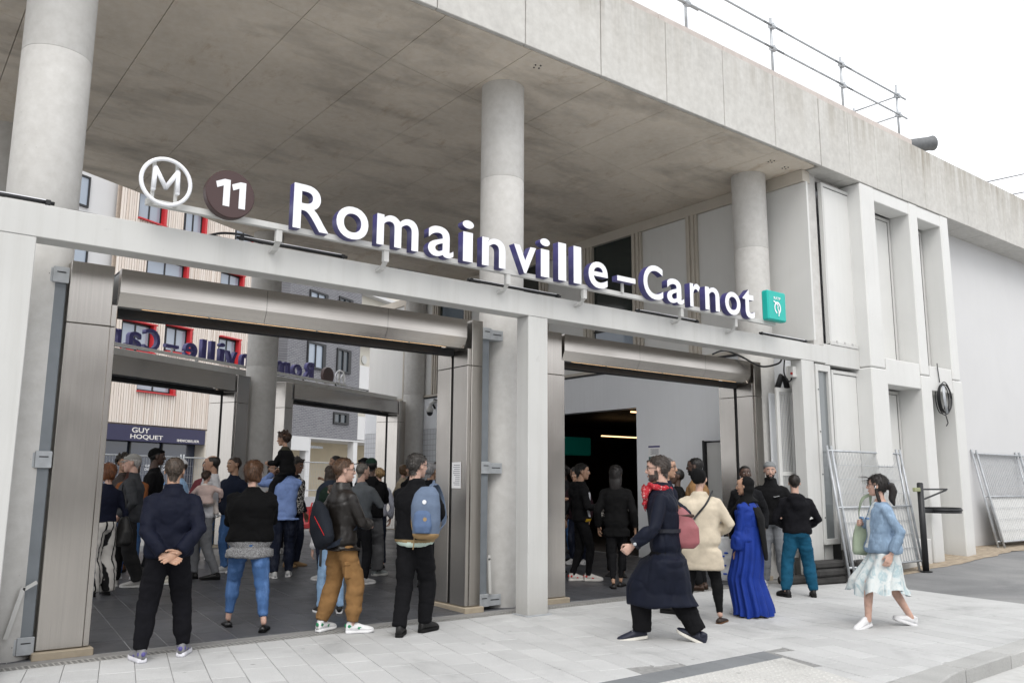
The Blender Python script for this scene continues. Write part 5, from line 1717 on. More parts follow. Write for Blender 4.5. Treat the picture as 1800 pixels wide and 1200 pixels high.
        if style == 'long':
            extra_blob('hair', lambda m: (E(m, (0, -.20, -.05), (.36, .34, .48)), E(m, (0, -.32, -.65), (.36, .20, .62)), E(m, (.25, -.12, -.30), (.14, .24, .50)), E(m, (-.25, -.12, -.30), (.14, .24, .50)), E(m, (0, -.34, -1.15), (.30, .16, .40))), hm)
        else:
            def pt(m):
                E(m, (0, -.12, .08), (.36, .42, .38))
                m.tube([hl(p) for p in ((0, -.42, .10), (0, -.62, .08), (.04, -.70, -.25), (.02, -.66, -.62), (.06, -.74, -.95))], [.10*hk, .17*hk, .19*hk, .16*hk, .06*hk], 12)
                m.tube([hl(p) for p in ((.24, .06, .0), (.29, .0, -.35), (.30, -.06, -.75), (.34, -.1, -1.0))], [.08*hk, .09*hk, .10*hk, .05*hk], 10)
                m.tube([hl(p) for p in ((-.24, .06, .0), (-.29, .0, -.35), (-.30, -.1, -.70), (-.32, -.2, -.95))], [.08*hk, .09*hk, .10*hk, .05*hk], 10)
            extra_blob('hair', pt, hm)
            w = MB(); rr_ = random.Random(4)
            for _ in range(16):
                a_ = rr_.uniform(-.1, .25)
                w.tube([hl((rr_.uniform(-.25, .25), .22, .30)), hl((rr_.uniform(-.3, .3), .42+a_*.5, .20+a_)), hl((rr_.uniform(-.35, .3), .62+a_*1.2, .10+a_*1.4))], [.012*hk, .008*hk, .003*hk], 4)
            w.obj('loose_hair', hm, root, smooth=True)
    elif style == 'bun':
        shell('hair', scalp(.28, -.04, -.34), lambda P: .05+.0*P[:, 2], hm, .5, sd_)
        extra_blob('hair', lambda m: E(m, (0, -.46, .10), (.24, .22, .24)), hm, amp=.012)
    elif style == 'beanie':
        shell('hair', scalp(.4, -.05, -.34), lambda P: .02+0*P[:, 2], hm, .2, sd_)
        shell('beanie', lambda P: P[:, 2]-np.where(P[:, 1] > 0, .16+.22*np.clip(P[:, 1], 0, .4), .16+.5*P[:, 1]), lambda P: .055+.06*np.clip(P[:, 2]-.2, 0, .4), fabric(hair[2], .95), .25, sd_)
    elif style == 'turban':
        extra_blob('head_wrap', lambda m: (E(m, (0, -.11, .16), (.41, .50, .42)), E(m, (0, -.42, .02), (.26, .20, .28))), fabric(hair[2], .85), amp=.01, fr=16)
    elif style == 'cap':
        shell('hair', scalp(.35, .0, -.30), lambda P: .03+0*P[:, 2], hm, .4, sd_)
        cm = fabric(hair[2], .8)
        cp_ = shell('cap', lambda P: P[:, 2]-np.where(P[:, 1] > 0, .17, .17+.10*P[:, 1]), lambda P: .055+.02*np.clip(P[:, 2]-.2, 0, .4), cm, .06, sd_)
        b_ = MB(); a0, a1 = [], []
        back = len(hair) > 3 and hair[3] == 'back'
        sg_ = -1 if back else 1
        for t in np.linspace(-1.15, 1.15, 13):
            a0.append(hl((.335*math.sin(t), sg_*(.335*math.cos(t)+.05)-.03, .175)))
            a1.append(hl((.30*math.sin(t), sg_*(.33*math.cos(t)+.05+.30*math.cos(t*.9)), .12-.03*math.cos(t))))
        dn = HR @ Vector((0, 0, -.02*hk))
        b_.loft([a0, a1], cap=False, closed_ring=False); b_.loft([[p+dn for p in a1], [p+dn for p in a0]], cap=False, closed_ring=False); b_.loft([a1, [p+dn for p in a1]], cap=False, closed_ring=False)
        b_.obj('peak', cm, cp_ if cp_ else root, smooth=True)
    elif style == 'hijab':
        hmv = fabric(hair[2], .8)
        def drape(m):
            E(m, (0, -.10, .14), (.38, .44, .40)); E(m, (0, -.12, -.15), (.37, .40, .40))
            m.tube([hl((0, -.03, -.35)), hl((0, -.05, -.6)), hl((0, -.05, -.85))], [.33*hk, .36*hk, .62*hk], 16)
            m.ell(sp(1.36)+Vector((0, .02, 0)), (.20*k, .15*k, .12*k), 14, 8)
            m.loft([ering(sp(z)+Vector((dx*k, dy*k, 0)), X, Y, w*k, d*k, 12) for z, w, d, dx, dy in ((1.38, .15, .05, 0, .13), (1.30, .14, .045, -.01, .18), (1.15, .11, .03, -.03, .215), (.97, .06, .02, -.05, .215))])
            m.loft([ering(sp(z)+Vector((dx*k, dy*k, 0)), X, Y, w*k, d*k, 12) for z, w, d, dx, dy in ((1.38, .14, .05, .0, -.10), (1.25, .14, .04, -.02, -.17), (1.05, .10, .03, -.06, -.20), (.72, .05, .02, -.08, -.24))])
        m = MB(); drape(m)
        c_, n__, f_ = voxel(m, .012, 3)
        # open the face
        lc = (c_-np.array(hcen))@HM/hk
        keep = ~((lc[:, 1] > .07) & (np.abs(lc[:, 0]) < .33) & (lc[:, 2] > -.50) & (lc[:, 2] < .34))
        f2 = [t for t in f_ if all(keep[j] for j in t)]
        c_ = c_+n__*(.006*fbm(c_, (14, 14, 9), sd_))[:, None]
        add('headscarf', mesh_np('headscarf', c_, f2, [hmv]), root)
    if beard:
        def bmask(P):
            x, y, z = np.abs(P[:, 0]), P[:, 1], P[:, 2]
            jaw = (z < -.20-.10*np.clip(.3-x, 0, .3)*0) & (z > -.54) & (y > -.02) & ((z < -.215) | (x > .10))
            side = (x > .21) & (z < -.06) & (z > -.3) & (y > .0) & (y < .15)
            mou = (x < .14) & (z < -.185) & (z > -.24) & (y > .30)
            lip = (x < .085) & (z < -.238) & (z > -.325) & (y > .32)
            neck = (y < .06) & (z < -.45)
            return np.where((jaw | side | mou) & ~lip & ~neck, .2, -1.)
        shell('beard', bmask, lambda P: .010+0*P[:, 2], hair_mat(beard), .5, sd_, 16)

    # -- clothes
    def garment(name, mb, mat, vsz, amp, zones=None, extra_mats=(), seed=0., smooth=3, fr=(7, 7, 11), parent=root):
        c_, n__, f_ = voxel(mb, vsz, smooth)
        d1 = fbm(c_, fr, seed); d2 = fbm(c_, (fr[0]*2.3, fr[1]*2.3, fr[2]*1.5), seed+5)
        d3 = fbm(c_+.03*d2[:, None], (fr[0]*1.2, fr[1]*1.2, fr[2]*1.6), seed+11)
        c_ = c_+n__*(amp*(.55*d1-.42*np.exp(-(d1/.13)**2)-.30*np.exp(-(d3/.10)**2)+.38*d2+.12))[:, None]
        midx = None
        if zones:
            cen = np.array([c_[list(t)].mean(0) for t in f_]); midx = np.zeros(len(f_))
            for i, z in enumerate(zones): midx[z(cen)] = i+1
        me_ = mesh_np(name, c_, f_, [mat, *extra_mats], midx)
        return add(name, me_, parent)
    low = legs or {}
    if low.get('type', 'trousers') == 'trousers':
        m = MB(); inf = low.get('inf', .016)*.78
        end = low.get('end', 1.0); fl = low.get('flare', 1.)
        m.loft(trings(min(inf, .014)*.8+.002, .865, low.get('waist', 1.0)))
        for i in (0, 1):
            p, r = leg_pts(i, end)
            r = [x*lb for x in r]
            r[3] *= 1.08*fl**.5; r[4] *= .98*fl; r[5] *= 1.08*fl; r[6] *= 1.10*fl
            if low.get('slim'): r = [x*.97 for x in r]; r[5] *= .86; r[6] *= .82
            if low.get('cuff'): r[6] *= .80
            limb(m, p, r, inf, True)
        tr = garment('trousers', m, low['mat'], vs_, low.get('amp', .011), seed=sd_+1, fr=(6, 6, 15), zones=low.get('zones'), extra_mats=low.get('zm', ()))
    if low.get('type') == 'skirt':
        z0, z1, r0, r1 = low['z']; rings = []
        n_ = 84; rows = 26; blow = Vector(low.get('blow', (0, 0, 0)))
        for j in range(rows+1):
            t = j/rows; z = z1+(z0-z1)*t
            w = (r0+(r1-r0)*t**low.get('pw', .85))*k
            cc2, cx2, cy2 = cover(z*k, .055)
            wx, wy = max(w, cx2 if t > .25 else 0), max(w*.82, cy2 if t > .25 else 0)
            ring = []
            for i in range(n_):
                a = 2*math.pi*i/n_
                fo = 1+(.02+low.get('fold', .10)*t)*math.sin(a*low.get('n', 11)+2*math.sin(a*2+sd_)+t*1.2)+.03*math.sin(a*3+5*t)
                hem = low.get('hem', .02)*k*math.sin(a*5+1)*t
                c = Vector((pel.x, pel.y, 0)).lerp(Vector((cc2.x, cc2.y, 0)), min(1, t*1.6))
                ring.append(c+blow*(t*t*(.5+.5*math.sin(a*2+1)))+Vector((wx*fo*math.cos(a), wy*fo*math.sin(a), z*k+hem)))
            rings.append(ring)
        sk_ = MB(); sk_.loft(rings, cap=False); sk_.loft([[p*1 for p in r_] for r_ in rings[::-1]], cap=False)
        sk_.obj(low.get('name', 'skirt'), low['mat'], root, smooth=True)
    if top:
        for T in (top if isinstance(top, list) else [top]):
            m = MB(); inf = T.get('inf', .022)*.86; hem = T.get('hem', .90)
            nt2_ = T.get('neck', 1.505)
            wide = T.get('wide', 0.)
            rg_ = trings(lambda z: inf*(1 if z < 1.36 else max(.45, 1-(z-1.36)/.11*.6))+wide*max(0, min(1, (1.34-z)/.4)), max(hem, .86), nt2_)
            if hem < .86:
                base = rg_[0]; c0_ = sum((Vector(p) for p in base), Vector())/len(base)
                bx_ = max(abs(p.x-c0_.x) for p in base); by_ = max(abs(p.y-c0_.y) for p in base); zb = c0_.z
                for j in range(1, 9):
                    t = j/8; zz_ = .86+(hem-.86)*t; fl = 1+(T.get('flare', 1.15)-1)*t
                    cc2, rx_, ry_ = cover(zb+(zz_-.86)*k, low.get('inf', .016)+.036+.06*(low.get('flare', 1.)-1))
                    tt = min(1, t*4)
                    c2 = Vector((c0_.x, c0_.y, 0)).lerp(Vector((cc2.x, cc2.y, 0)), tt); c2.z = zb+(zz_-.86)*k
                    rg_.insert(0, ering(c2, X, Y, max(bx_*fl, rx_), max(by_*fl, ry_), 20, .9))
            m.loft(rg_)
            sl_ = T.get('sleeve', .96)
            if sl_:
                for i in (0, 1):
                    p, r = arm_pts(i, min(1., sl_*1.0))
                    r = [x*(.62+.38*build) for x in r]
                    fl = T.get('slfl', 1.)
                    r[4] *= 1.04*fl; r[5] *= 1.10*fl
                    if sl_ < .7: p = p[:4]; p[3] = p[1]+(p[3]-p[1])*.85; r = r[:4]; r[3] *= 1.15
                    limb(m, p, r, inf*.62)
            if T.get('collar'):
                cc_ = T['collar']
                m.loft([ering(sp(z)+spine*0+SY*dy, SX, SY, w*k, w*k, 16) for z, w, dy in ((1.42, .12, 0), (1.485, .092, -.004), (1.50+cc_, .083, -.002))])
            if T.get('hood'):
                m.ell(sp(1.43)-SY*(.115*k), (.135*k, .075*k, .075*k), 14, 8); m.ell(sp(1.35)-SY*(.150*k), (.095*k, .05*k, .10*k), 12, 8)
            o = garment(T.get('name', 'jacket'), m, T['mat'], vs_, T.get('amp', .013), T.get('zones'), T.get('zm', ()), sd_+2, smooth=5, fr=T.get('fr', (7, 7, 10)))
    # -- feet
    if shoes:
        um, sm, am, lm = shoe(*shoes)
        for i, s in enumerate((-1, 1)):
            f = fts[i]
            q = add('shoe', um, root, f)
            q.rotation_euler = (footpitch[i], 0, -s*.18+footyaw[i])
            q.scale = (k*1.06, k*1.04, k*1.04)
            c_ = add('sole', sm, q)
            if am: tag(add('accent', am, q), kind='stuff')
            if lm: tag(add('laces', lm, q), kind='stuff')
    J = dict(root=root, pel=pel, sp=sp, sho=sho, elb=ell_, wr=wr, hips=hips, kn=kn, ank=ank, SX=SX, SY=SY, k=k, hl=hl, hk=hk, rz=rz, pos=Vector(pos))
    J['W'] = lambda p: Matrix.Translation(J['pos']) @ Matrix.Rotation(rz, 4, 'Z') @ Vector(p)
    return J
def rel(x, y, a): return -math.degrees(math.atan2(x, y))+a
def lf(pos, face, pts):
    """world foot points -> local"""
    q = Matrix.Rotation(-R(face), 2)
    return [tuple(q @ (Vector(p)-Vector(pos[:2])))+(0,) for p in pts]
def orient(face, pts):
    """left foot first (smaller local x)"""
    return pts if pts[0][0] <= pts[1][0] else [pts[1], pts[0]]
def P(x, y, a, H, label, feet=None, **kw):
    z = fz(y) if y > 8.4 else 0.
    face = rel(x, y, a)
    f = orient(face, lf((x, y), face, feet)) if feet else None
    if f is None:
        w = kw.pop('stance', .11); f = [(-w, random.uniform(-.04, .04), 0), (w, random.uniform(-.04, .05), 0)]
    else: kw.pop('stance', None)
    return person(label, (x, y, z+.001), H, face, feet=f, **kw)

F_ = fabric
blk = F_(BLACKCLOTH); blk2 = F_((.020, .021, .025)); navyc = F_(NAVY, .8); char = F_((.045, .047, .052))
jeans = F_((.060, .135, .30), kind='denim'); djeans = F_((.022, .030, .062), kind='denim'); ljeans = F_((.22, .34, .50), kind='denim')
random.seed(31)
back = lambda s, z=.9, y=-.17, x=.06: dict(at=(s*x, y, z), hint=(s*1., -.35, .1), palm=(0, -1, 0), thumb=(-s, 0, 1))
fold = lambda s: dict(at=(s*-.02, .24, 1.10+.03*s), hint=(s*1., .1, -.6), palm=(0, -1, 0), hand='relax', fdir=(-s, .15, .0))
pock = lambda s: dict(at=(s*.20, .10, .93), hint=(s*.8, -1, 0), hand='fist')
down = lambda s, y=.03: dict(at=(s*.27, y, .86), hint=(s*.4, -1, 0))
front = lambda s, z=1.08, y=.30, x=.10: dict(at=(s*x, y, z), hint=(s*.8, -.3, -.7), palm=(0, .1, -1), hand='fist')

# --- nearest: seen from behind on the threshold
Pn = P(2.29, 7.98, 3, 1.745, 'man in navy blouson seen from behind, hands clasped on his back', feet=[(2.10, 7.95), (2.48, 8.01)], build=1.13, footyaw=(.12, -.12),
  arms=[dict(at=(-.055, -.215, .905), hint=(-1, -.25, .1), palm=(.2, -1, .1), thumb=(0, 0, 1), fdir=(.9, -.12, -.45), hand='relax'), dict(at=(.075, -.215, .925), hint=(1, -.25, .1), palm=(-.1, -1, .2), thumb=(0, .1, 1), fdir=(-.85, -.15, -.4), hand='flat')],
  hair=('cropped', (.055, .040, .030)), head=('m', -8, 3), skin='tan', top=dict(mat=F_((.012, .016, .040), .7), hem=.885, inf=.036, collar=.035, amp=.016, slfl=1.12), legs=dict(mat=F_((.012, .012, .017), .9), inf=.026, cuff=True, flare=1.12, amp=.013, end=.96),
  shoes=('runner', (.20, .20, .21), (.60, .60, .64), (.10, .09, .28)))
P(3.09, 12.7, 82, 1.81, 'stout man in grey cap and grey jacket facing left, hand in pocket', feet=[(2.95, 12.86), (3.2, 12.58)], build=1.2, belly=.13, arms=[pock(-1), pock(1)], hair=('cap', (.35, .33, .31), (.27, .265, .25)), head=('m', 4, 0), skin='pale',
  top=dict(mat=F_((.10, .105, .115), .8), hem=.86, inf=.034, collar=.03, zones=[lambda c: (np.abs(c[:, 0]) < .085) & (c[:, 1] > .05)], zm=(F_((.10, .035, .025)),)), legs=dict(mat=F_((.035, .035, .036)), inf=.03, flare=1.25), shoes=('sneaker', (.40, .39, .37), (.52, .52, .50)))
Pw = P(2.62, 12.05, 25, 1.66, 'red haired woman in navy top and striped wide trousers beside the left jamb', build=.92, hair=('bob', (.16, .06, .025)), head=('f', 12, 0), skin='pale', top=dict(mat=navyc, hem=.98, inf=.02, name='sweater'), legs=dict(mat=F_((.01, .01, .01), .85, kind='stripes'), inf=.034, flare=1.75, end=1.10), shoes=('shoe', (.02, .02, .02), (.02, .02, .02)))
P(3.36, 14.5, 150, 1.79, 'curly haired man in brown leather jacket behind the cap man', hair=('curly', (.025, .018, .013)), head=('m', 40, 0), skin='tan', top=dict(mat=F_((.060, .032, .022), .45), inf=.032, hem=.9), legs=dict(mat=djeans), shoes=('boot', (.22, .10, .03), (.08, .05, .03)), fine=False)
P(3.72, 14.0, -95, 1.90, 'tall dark skinned man in black beanie and black coat', hair=('beanie', (.01, .01, .01), (.012, .012, .013)), head=('m', 8, 0), skin='dark', top=dict(mat=blk, inf=.035, hem=.80), legs=dict(mat=blk2), shoes=('shoe', (.02, .02, .02), (.02, .02, .02)), fine=False)
P(3.72, 12.75, 95, 1.74, 'woman in white cap and light denim jacket hidden behind the navy blouson man', build=.95, hair=('cap', (.03, .02, .015), (.62, .62, .64)), head=('f', 0, 0), skin='brown', top=dict(mat=ljeans, inf=.03, hem=.93), legs=dict(mat=F_((.40, .36, .28)), flare=1.2), shoes=('sneaker', (.5, .48, .42), (.6, .6, .58)), fine=False)
Pm = P(4.25, 12.95, 78, 1.83, 'man in white polo shirt and grey trousers carrying a toddler', feet=[(4.12, 13.12), (4.36, 12.85)], arms=[dict(at=(-.05, .30, 1.12), hint=(-1, -.3, -.8), palm=(0, 0, 1), fdir=(.8, .5, 0)), dict(at=(.12, .32, 1.06), hint=(1, -.3, -.8), palm=(0, 0, 1), fdir=(-.9, .4, 0))], lean=-.05, hair=('thin', (.02, .017, .015)), head=('m', 4, 0), skin='tan',
  top=dict(mat=F_((.60, .60, .62)), hem=.88, inf=.026, sleeve=.4, collar=.015, name='polo_shirt'), legs=dict(mat=F_((.15, .155, .165)), inf=.02), shoes=('shoe', (.012, .012, .012), (.012, .012, .012)))
q = Vector((4.12, 12.74, 0))
person('toddler in pale pink hoodie seen from behind, carried by the man in white', (q.x, q.y, .69+Pm['pos'].z), .86, rel(4.2, 12.9, -18), feet=[(-.13, .20, .22), (.13, .20, .22)], sit=(0, 0, .44), arms=[dict(at=(-.32, .25, 1.12)), dict(at=(.42, .12, 1.02), hint=(1, -.2, 0))], head=('c', -15, 0), headscale=1.42, hair=('short', (.045, .025, .015)), top=dict(mat=F_((.56, .43, .39)), inf=.03, hem=.88, hood=True, zones=[lambda c: (c[:, 2] > .69)], zm=(F_((.62, .58, .55)),)), legs=dict(mat=F_((.5, .45, .42)), inf=.02), shoes=('sneaker', (.5, .5, .5), (.6, .6, .6)), build=1.25)
P(3.40, 8.95, 0, 1.75, 'woman in black sweater, grey tunic and blue jeans seen from behind', feet=[(3.30, 9.19), (3.50, 8.71)], build=1.36, arms=[fold(-1), fold(1)], hair=('bob', (.085, .042, .022)), head=('f', -22, 0), skin='pale', footpitch=(0, .0),
  top=[dict(mat=F_((.22, .22, .225), kind='melange'), hem=.76, inf=.022, sleeve=0, flare=1.06, name='tunic', neck=1.35), dict(mat=F_((.010, .010, .011), .95), hem=.93, inf=.040, amp=.018, name='sweater', slfl=1.2)], legs=dict(mat=F_((.055, .12, .27), kind='denim'), inf=.012, end=.86, slim=True), shoes=('flat', (.008, .008, .009), (.008, .008, .009), None, .3))
Pc = P(5.31, 12.6, 6, 1.83, 'man in light blue shirt filming, with a child on his shoulders', feet=[(5.16, 12.55), (5.44, 12.66)], arms=[dict(at=(-.16, .34, 1.50), hint=(-1, 0, -.7), palm=(.6, 0, 0), hand='fist'), dict(at=(.02, .36, 1.50), hint=(1, 0, -.8), palm=(-.6, 0, 0), hand='fist')], hair=('short', (.02, .015, .012)), head=('m', 25, 0), skin='tan', top=dict(mat=F_((.20, .29, .56), .75), hem=.83, inf=.03, collar=.02, name='shirt'), legs=dict(mat=djeans, inf=.02, flare=1.15), shoes=('sneaker', (.55, .55, .55), (.6, .6, .6)))
q = Pc['W']((0, -.04, 0))
person('curly haired child in black coat riding on the shoulders of the man in blue', (q.x, q.y-.02, 1.06+Pc['pos'].z), 1.14, rel(5.3, 12.6, 62), feet=[(-.17, .24, .02), (.17, .24, .02)], sit=(0, 0, .56), lean=.18, arms=[dict(at=(-.12, .36, 1.02)), dict(at=(.14, .36, 1.0))], head=('c', 8, -6), headscale=1.28, hair=('curly', (.04, .02, .012)), skin='tan', top=dict(mat=blk, inf=.03, hem=.80, flare=1.25, zones=[lambda c: c[:, 2] > .865], zm=(F_((.10, .10, .07)),)), legs=dict(mat=blk2, inf=.02), shoes=('sneaker', (.05, .05, .05), (.3, .3, .3)), build=1.15)
P(6.0, 13.8, -125, 1.79, 'man in dark jacket and yellow patterned shirt with glasses, smiling to the right', hair=('curly', (.04, .035, .032)), head=('m', 0, -4), skin='brown', glasses=True, arms=[down(-1), down(1)], top=dict(mat=F_((.018, .02, .032)), inf=.034, hem=.86, zones=[lambda c: (np.abs(c[:, 0]) < .09) & (c[:, 1] > .05)], zm=(F_((.42, .22, .03), kind='leopard'),)), legs=dict(mat=djeans, inf=.024, flare=1.2), shoes=('shoe', (.24, .15, .07), (.18, .12, .07)))
PL = P(4.12, 8.29, -62, 1.775, 'man in black leather jacket and brown cargo trousers looking right', feet=[(4.03, 8.42), (4.24, 8.12)], lean=-.02, arms=[down(-1), dict(at=(.06, .30, 1.07), hint=(1, -.6, -.5), palm=(-1, 0, -.2), hand='fist')], hair=('short', (.075, .04, .022)), head=('m', -18, 0), skin='pale', glasses=True, build=1.08, footyaw=(.25, -.2),
  top=dict(mat=F_((.022, .017, .014), .40), hem=.84, inf=.036, amp=.013, collar=.03, fr=(6, 6, 9)), legs=dict(mat=F_((.235, .130, .052), .85), inf=.030, cuff=True, flare=1.18, amp=.015, end=.95), shoes=('sneaker', (.68, .68, .69), (.70, .70, .71), (.02, .22, .10)))
MB().mat(0).box(.175, .205, -.03, .12, .55, .70, .01).box(.172, .212, -.04, .13, .68, .72, .008).obj('cargo_pocket', F_((.235, .130, .052), .85), PL['root'])
P(4.55, 9.35, 10, 1.50, 'youngster in light jeans hidden behind the leather jacket man', hair=('short', (.05, .03, .02)), head=('f', 0, 0), top=dict(mat=F_((.55, .55, .56)), hem=.92), legs=dict(mat=ljeans, inf=.014), shoes=('sneaker', (.02, .02, .02), (.65, .65, .65)), build=.85, fine=False)
P(7.9, 16.2, 120, 1.88, 'man in off-white fluffy coat on the rear plaza, face turned left', hair=('short', (.012, .011, .01)), head=('m', -20, 0), skin='tan', top=dict(mat=F_((.50, .50, .47)), inf=.05, hem=.84, amp=.03), legs=dict(mat=djeans), shoes=('sneaker', (.5, .5, .5), (.6, .6, .6)), arms=[front(-1, 1.3), down(1)], fine=False)
P(6.44, 11.95, -4, 1.84, 'man in green cap, black hoodie and grey loose trousers seen from behind', feet=[(6.22, 11.86), (6.66, 12.06)], hair=('cap', (.01, .01, .01), (.022, .062, .042)), head=('m', 0, 0), skin='dark', arms=[fold(-1), fold(1)], build=1.08, top=dict(mat=F_((.012, .012, .014)), hem=.90, inf=.04, hood=True), legs=dict(mat=F_((.13, .132, .138)), inf=.04, flare=1.35), shoes=('runner', (.26, .29, .29), (.5, .5, .48)), footyaw=(.1, -.6))
P(7.15, 13.0, 20, 1.66, 'woman with blond bun standing behind the green cap man', hair=('bun', (.26, .17, .08)), head=('f', 10, 0), top=dict(mat=F_((.35, .36, .42)), inf=.026), legs=dict(mat=djeans), shoes=('flat', (.05, .05, .05), (.05, .05, .05)), build=.9, fine=False)
PB = P(4.70, 7.72, -22, 1.835, 'man in black bomber jacket wearing a blue backpack on one shoulder', feet=[(4.53, 7.69), (4.87, 7.75)], build=1.10, arms=[fold(-1), fold(1)], hair=('short', (.032, .028, .025)), head=('m', -28, 0), skin='pale', glasses=True, footyaw=(.1, -.1),
  top=dict(mat=F_((.013, .013, .016), .85), hem=.86, inf=.038, collar=.02, amp=.016, zones=[lambda c: (c[:, 2] < .955) & (c[:, 2] > .925) & (np.abs(c[:, 0]) < .3), lambda c: (c[:, 2] <= .925) & (np.abs(c[:, 0]) < .3)], zm=(F_((.26, .19, .10)), F_((.48, .58, .52)))), legs=dict(mat=F_((.015, .015, .018), .9), inf=.024, flare=1.15, amp=.013), shoes=('boot', (.014, .013, .013), (.02, .02, .02)))
P(6.72, 10.62, -28, 1.75, 'grey haired man in dark jacket with folded arms behind the backpack man', hair=('short', (.26, .26, .27)), head=('m', -20, 4), skin='tan', arms=[fold(-1), fold(1)], build=1.12, top=dict(mat=F_((.020, .022, .030)), inf=.036, hem=.88, collar=.03), legs=dict(mat=char), shoes=('shoe', (.02, .02, .02), (.02, .02, .02)), fine=False)
P(8.85, 13.55, 150, 1.74, 'white haired man in light blue shirt beside the middle steel jamb', hair=('short', (.55, .55, .56)), head=('m', 10, 0), glasses=True, arms=[fold(-1), fold(1)], top=dict(mat=F_((.10, .34, .62)), sleeve=.45, inf=.025, name='shirt'), legs=dict(mat=F_((.3, .28, .24))), shoes=('shoe', (.1, .07, .05), (.05, .05, .05)), fine=False)
P(7.75, 12.75, -70, 1.74, 'bald dark skinned man behind the grey haired man', hair=('cropped', (.012, .01, .01)), head=('m', 0, 0), skin='brown', top=dict(mat=blk2, inf=.03), legs=dict(mat=blk), shoes=('shoe', (.02, .02, .02), (.02, .02, .02)), fine=False)
P(8.35, 13.9, 30, 1.76, 'person in black headscarf near the rear tiled wall', hair=('hijab', (.01, .01, .01), (.014, .014, .015)), head=('f', 30, 0), skin='tan', top=dict(mat=blk, inf=.03), legs=dict(mat=blk), shoes=('flat', (.02, .02, .02), (.02, .02, .02)), fine=False)
P(7.05, 14.2, -150, 1.78, 'dark haired man behind the green cap man, looking left', hair=('curly', (.012, .01, .01)), head=('m', -30, 0), skin='brown', top=dict(mat=F_((.03, .03, .035)), inf=.03), legs=dict(mat=djeans), shoes=('shoe', (.02, .02, .02), (.02, .02, .02)), fine=False)
P(7.9, 14.9, 60, 1.84, 'man in dark cap in the crowd by the rear gate', hair=('cap', (.01, .01, .01), (.015, .015, .018)), head=('m', 10, 0), skin='brown', top=dict(mat=F_((.35, .36, .40)), inf=.03), legs=dict(mat=djeans), shoes=('sneaker', (.4, .4, .4), (.5, .5, .5)), fine=False)
P(7.23, 11.15, 5, 1.58, 'woman in floral dress half hidden by the middle steel jamb', hair=('long', (.10, .06, .03)), head=('f', 0, 0), build=.9, top=dict(mat=F_((.5, .5, .46), kind='floral'), hem=.9, inf=.02, name='bodice'), legs=dict(type='skirt', mat=F_((.5, .5, .46), kind='floral'), z=(.30, 1.04, .17, .30), name='dress'), shoes=('boot', (.30, .19, .04), (.1, .07, .03)), fine=False)
P(2.35, 13.6, 178, 1.74, 'man in orange jacket glimpsed between the left column and the jamb', hair=('cap', (.05, .04, .03), (.4, .4, .4)), head=('m', 0, 0), top=dict(mat=F_((.38, .14, .02)), inf=.035), legs=dict(mat=jeans), shoes=('shoe', (.12, .07, .03), (.1, .06, .03)), fine=False)
# --- right opening
P(9.11, 9.97, -78, 1.80, 'man in white and black hoodie looking right inside the right gate', feet=[(9.03, 10.06), (9.20, 9.88)], hair=('short', (.01, .009, .009)), head=('m', -10, 0), skin='tan', arms=[down(-1), front(1, 1.1, .22)], top=dict(mat=blk, inf=.034, hem=.90, hood=True, zones=[lambda c: (c[:, 1] > .045) & (np.abs(c[:, 0]) < .16) & (c[:, 2] > .98) & (c[:, 2] < 1.36), lambda c: (c[:, 2] < .955) & (c[:, 1] > .03)], zm=(F_((.56, .57, .60)), F_((.50, .30, .02)))), legs=dict(mat=blk, slim=True, inf=.014), shoes=('runner', (.55, .53, .50), (.6, .58, .55), (.55, .03, .02)))
P(9.08, 9.16, -6, 1.775, 'woman with long black hair in black coat seen from behind at the right gate', feet=[(8.96, 9.12), (9.20, 9.21)], hair=('long', (.012, .010, .010)), head=('f', 0, 0), skin='olive', arms=[down(-1), down(1)], build=.98, top=dict(mat=F_((.011, .011, .012)), inf=.04, hem=.74, flare=1.12, name='coat'), legs=dict(mat=blk, slim=True, inf=.01, end=.9), shoes=('flat', (.012, .011, .011), (.012, .011, .011)))
P(9.35, 11.0, -40, 1.77, 'dark haired man in black behind the hoodie man', hair=('short', (.012, .01, .009)), head=('m', 25, 0), skin='olive', top=dict(mat=blk2, inf=.03), legs=dict(mat=blk), shoes=('shoe', (.02, .02, .02), (.02, .02, .02)), fine=False)
P(9.25, 11.9, 0, 1.22, 'child in pale grey tracksuit at the edge of the right gate jamb', hair=('short', (.02, .015, .01)), head=('c', 0, 0), headscale=1.2, top=dict(mat=F_((.33, .36, .45))), legs=dict(mat=F_((.30, .33, .42))), shoes=('sneaker', (.05, .05, .06), (.6, .6, .6)), fine=False)
P(10.05, 10.15, 175, 1.66, 'woman in leopard print top facing out, behind the black coat woman', hair=('long', (.015, .012, .01)), head=('f', 10, 0), skin='tan', top=dict(mat=F_((.3, .3, .3), kind='leopard'), inf=.024), legs=dict(mat=blk), shoes=('flat', (.02, .02, .02), (.02, .02, .02)), arms=[front(-1, 1.2), down(1)], fine=False)
P(11.0, 12.2, 60, 1.75, 'man standing in the dark doorway of the hall', hair=('short', (.012, .01, .009)), head=('m', 0, 0), skin='brown', top=dict(mat=blk2), legs=dict(mat=blk), shoes=('shoe', (.02, .02, .02), (.02, .02, .02)), fine=False)
rc = random.Random(77)
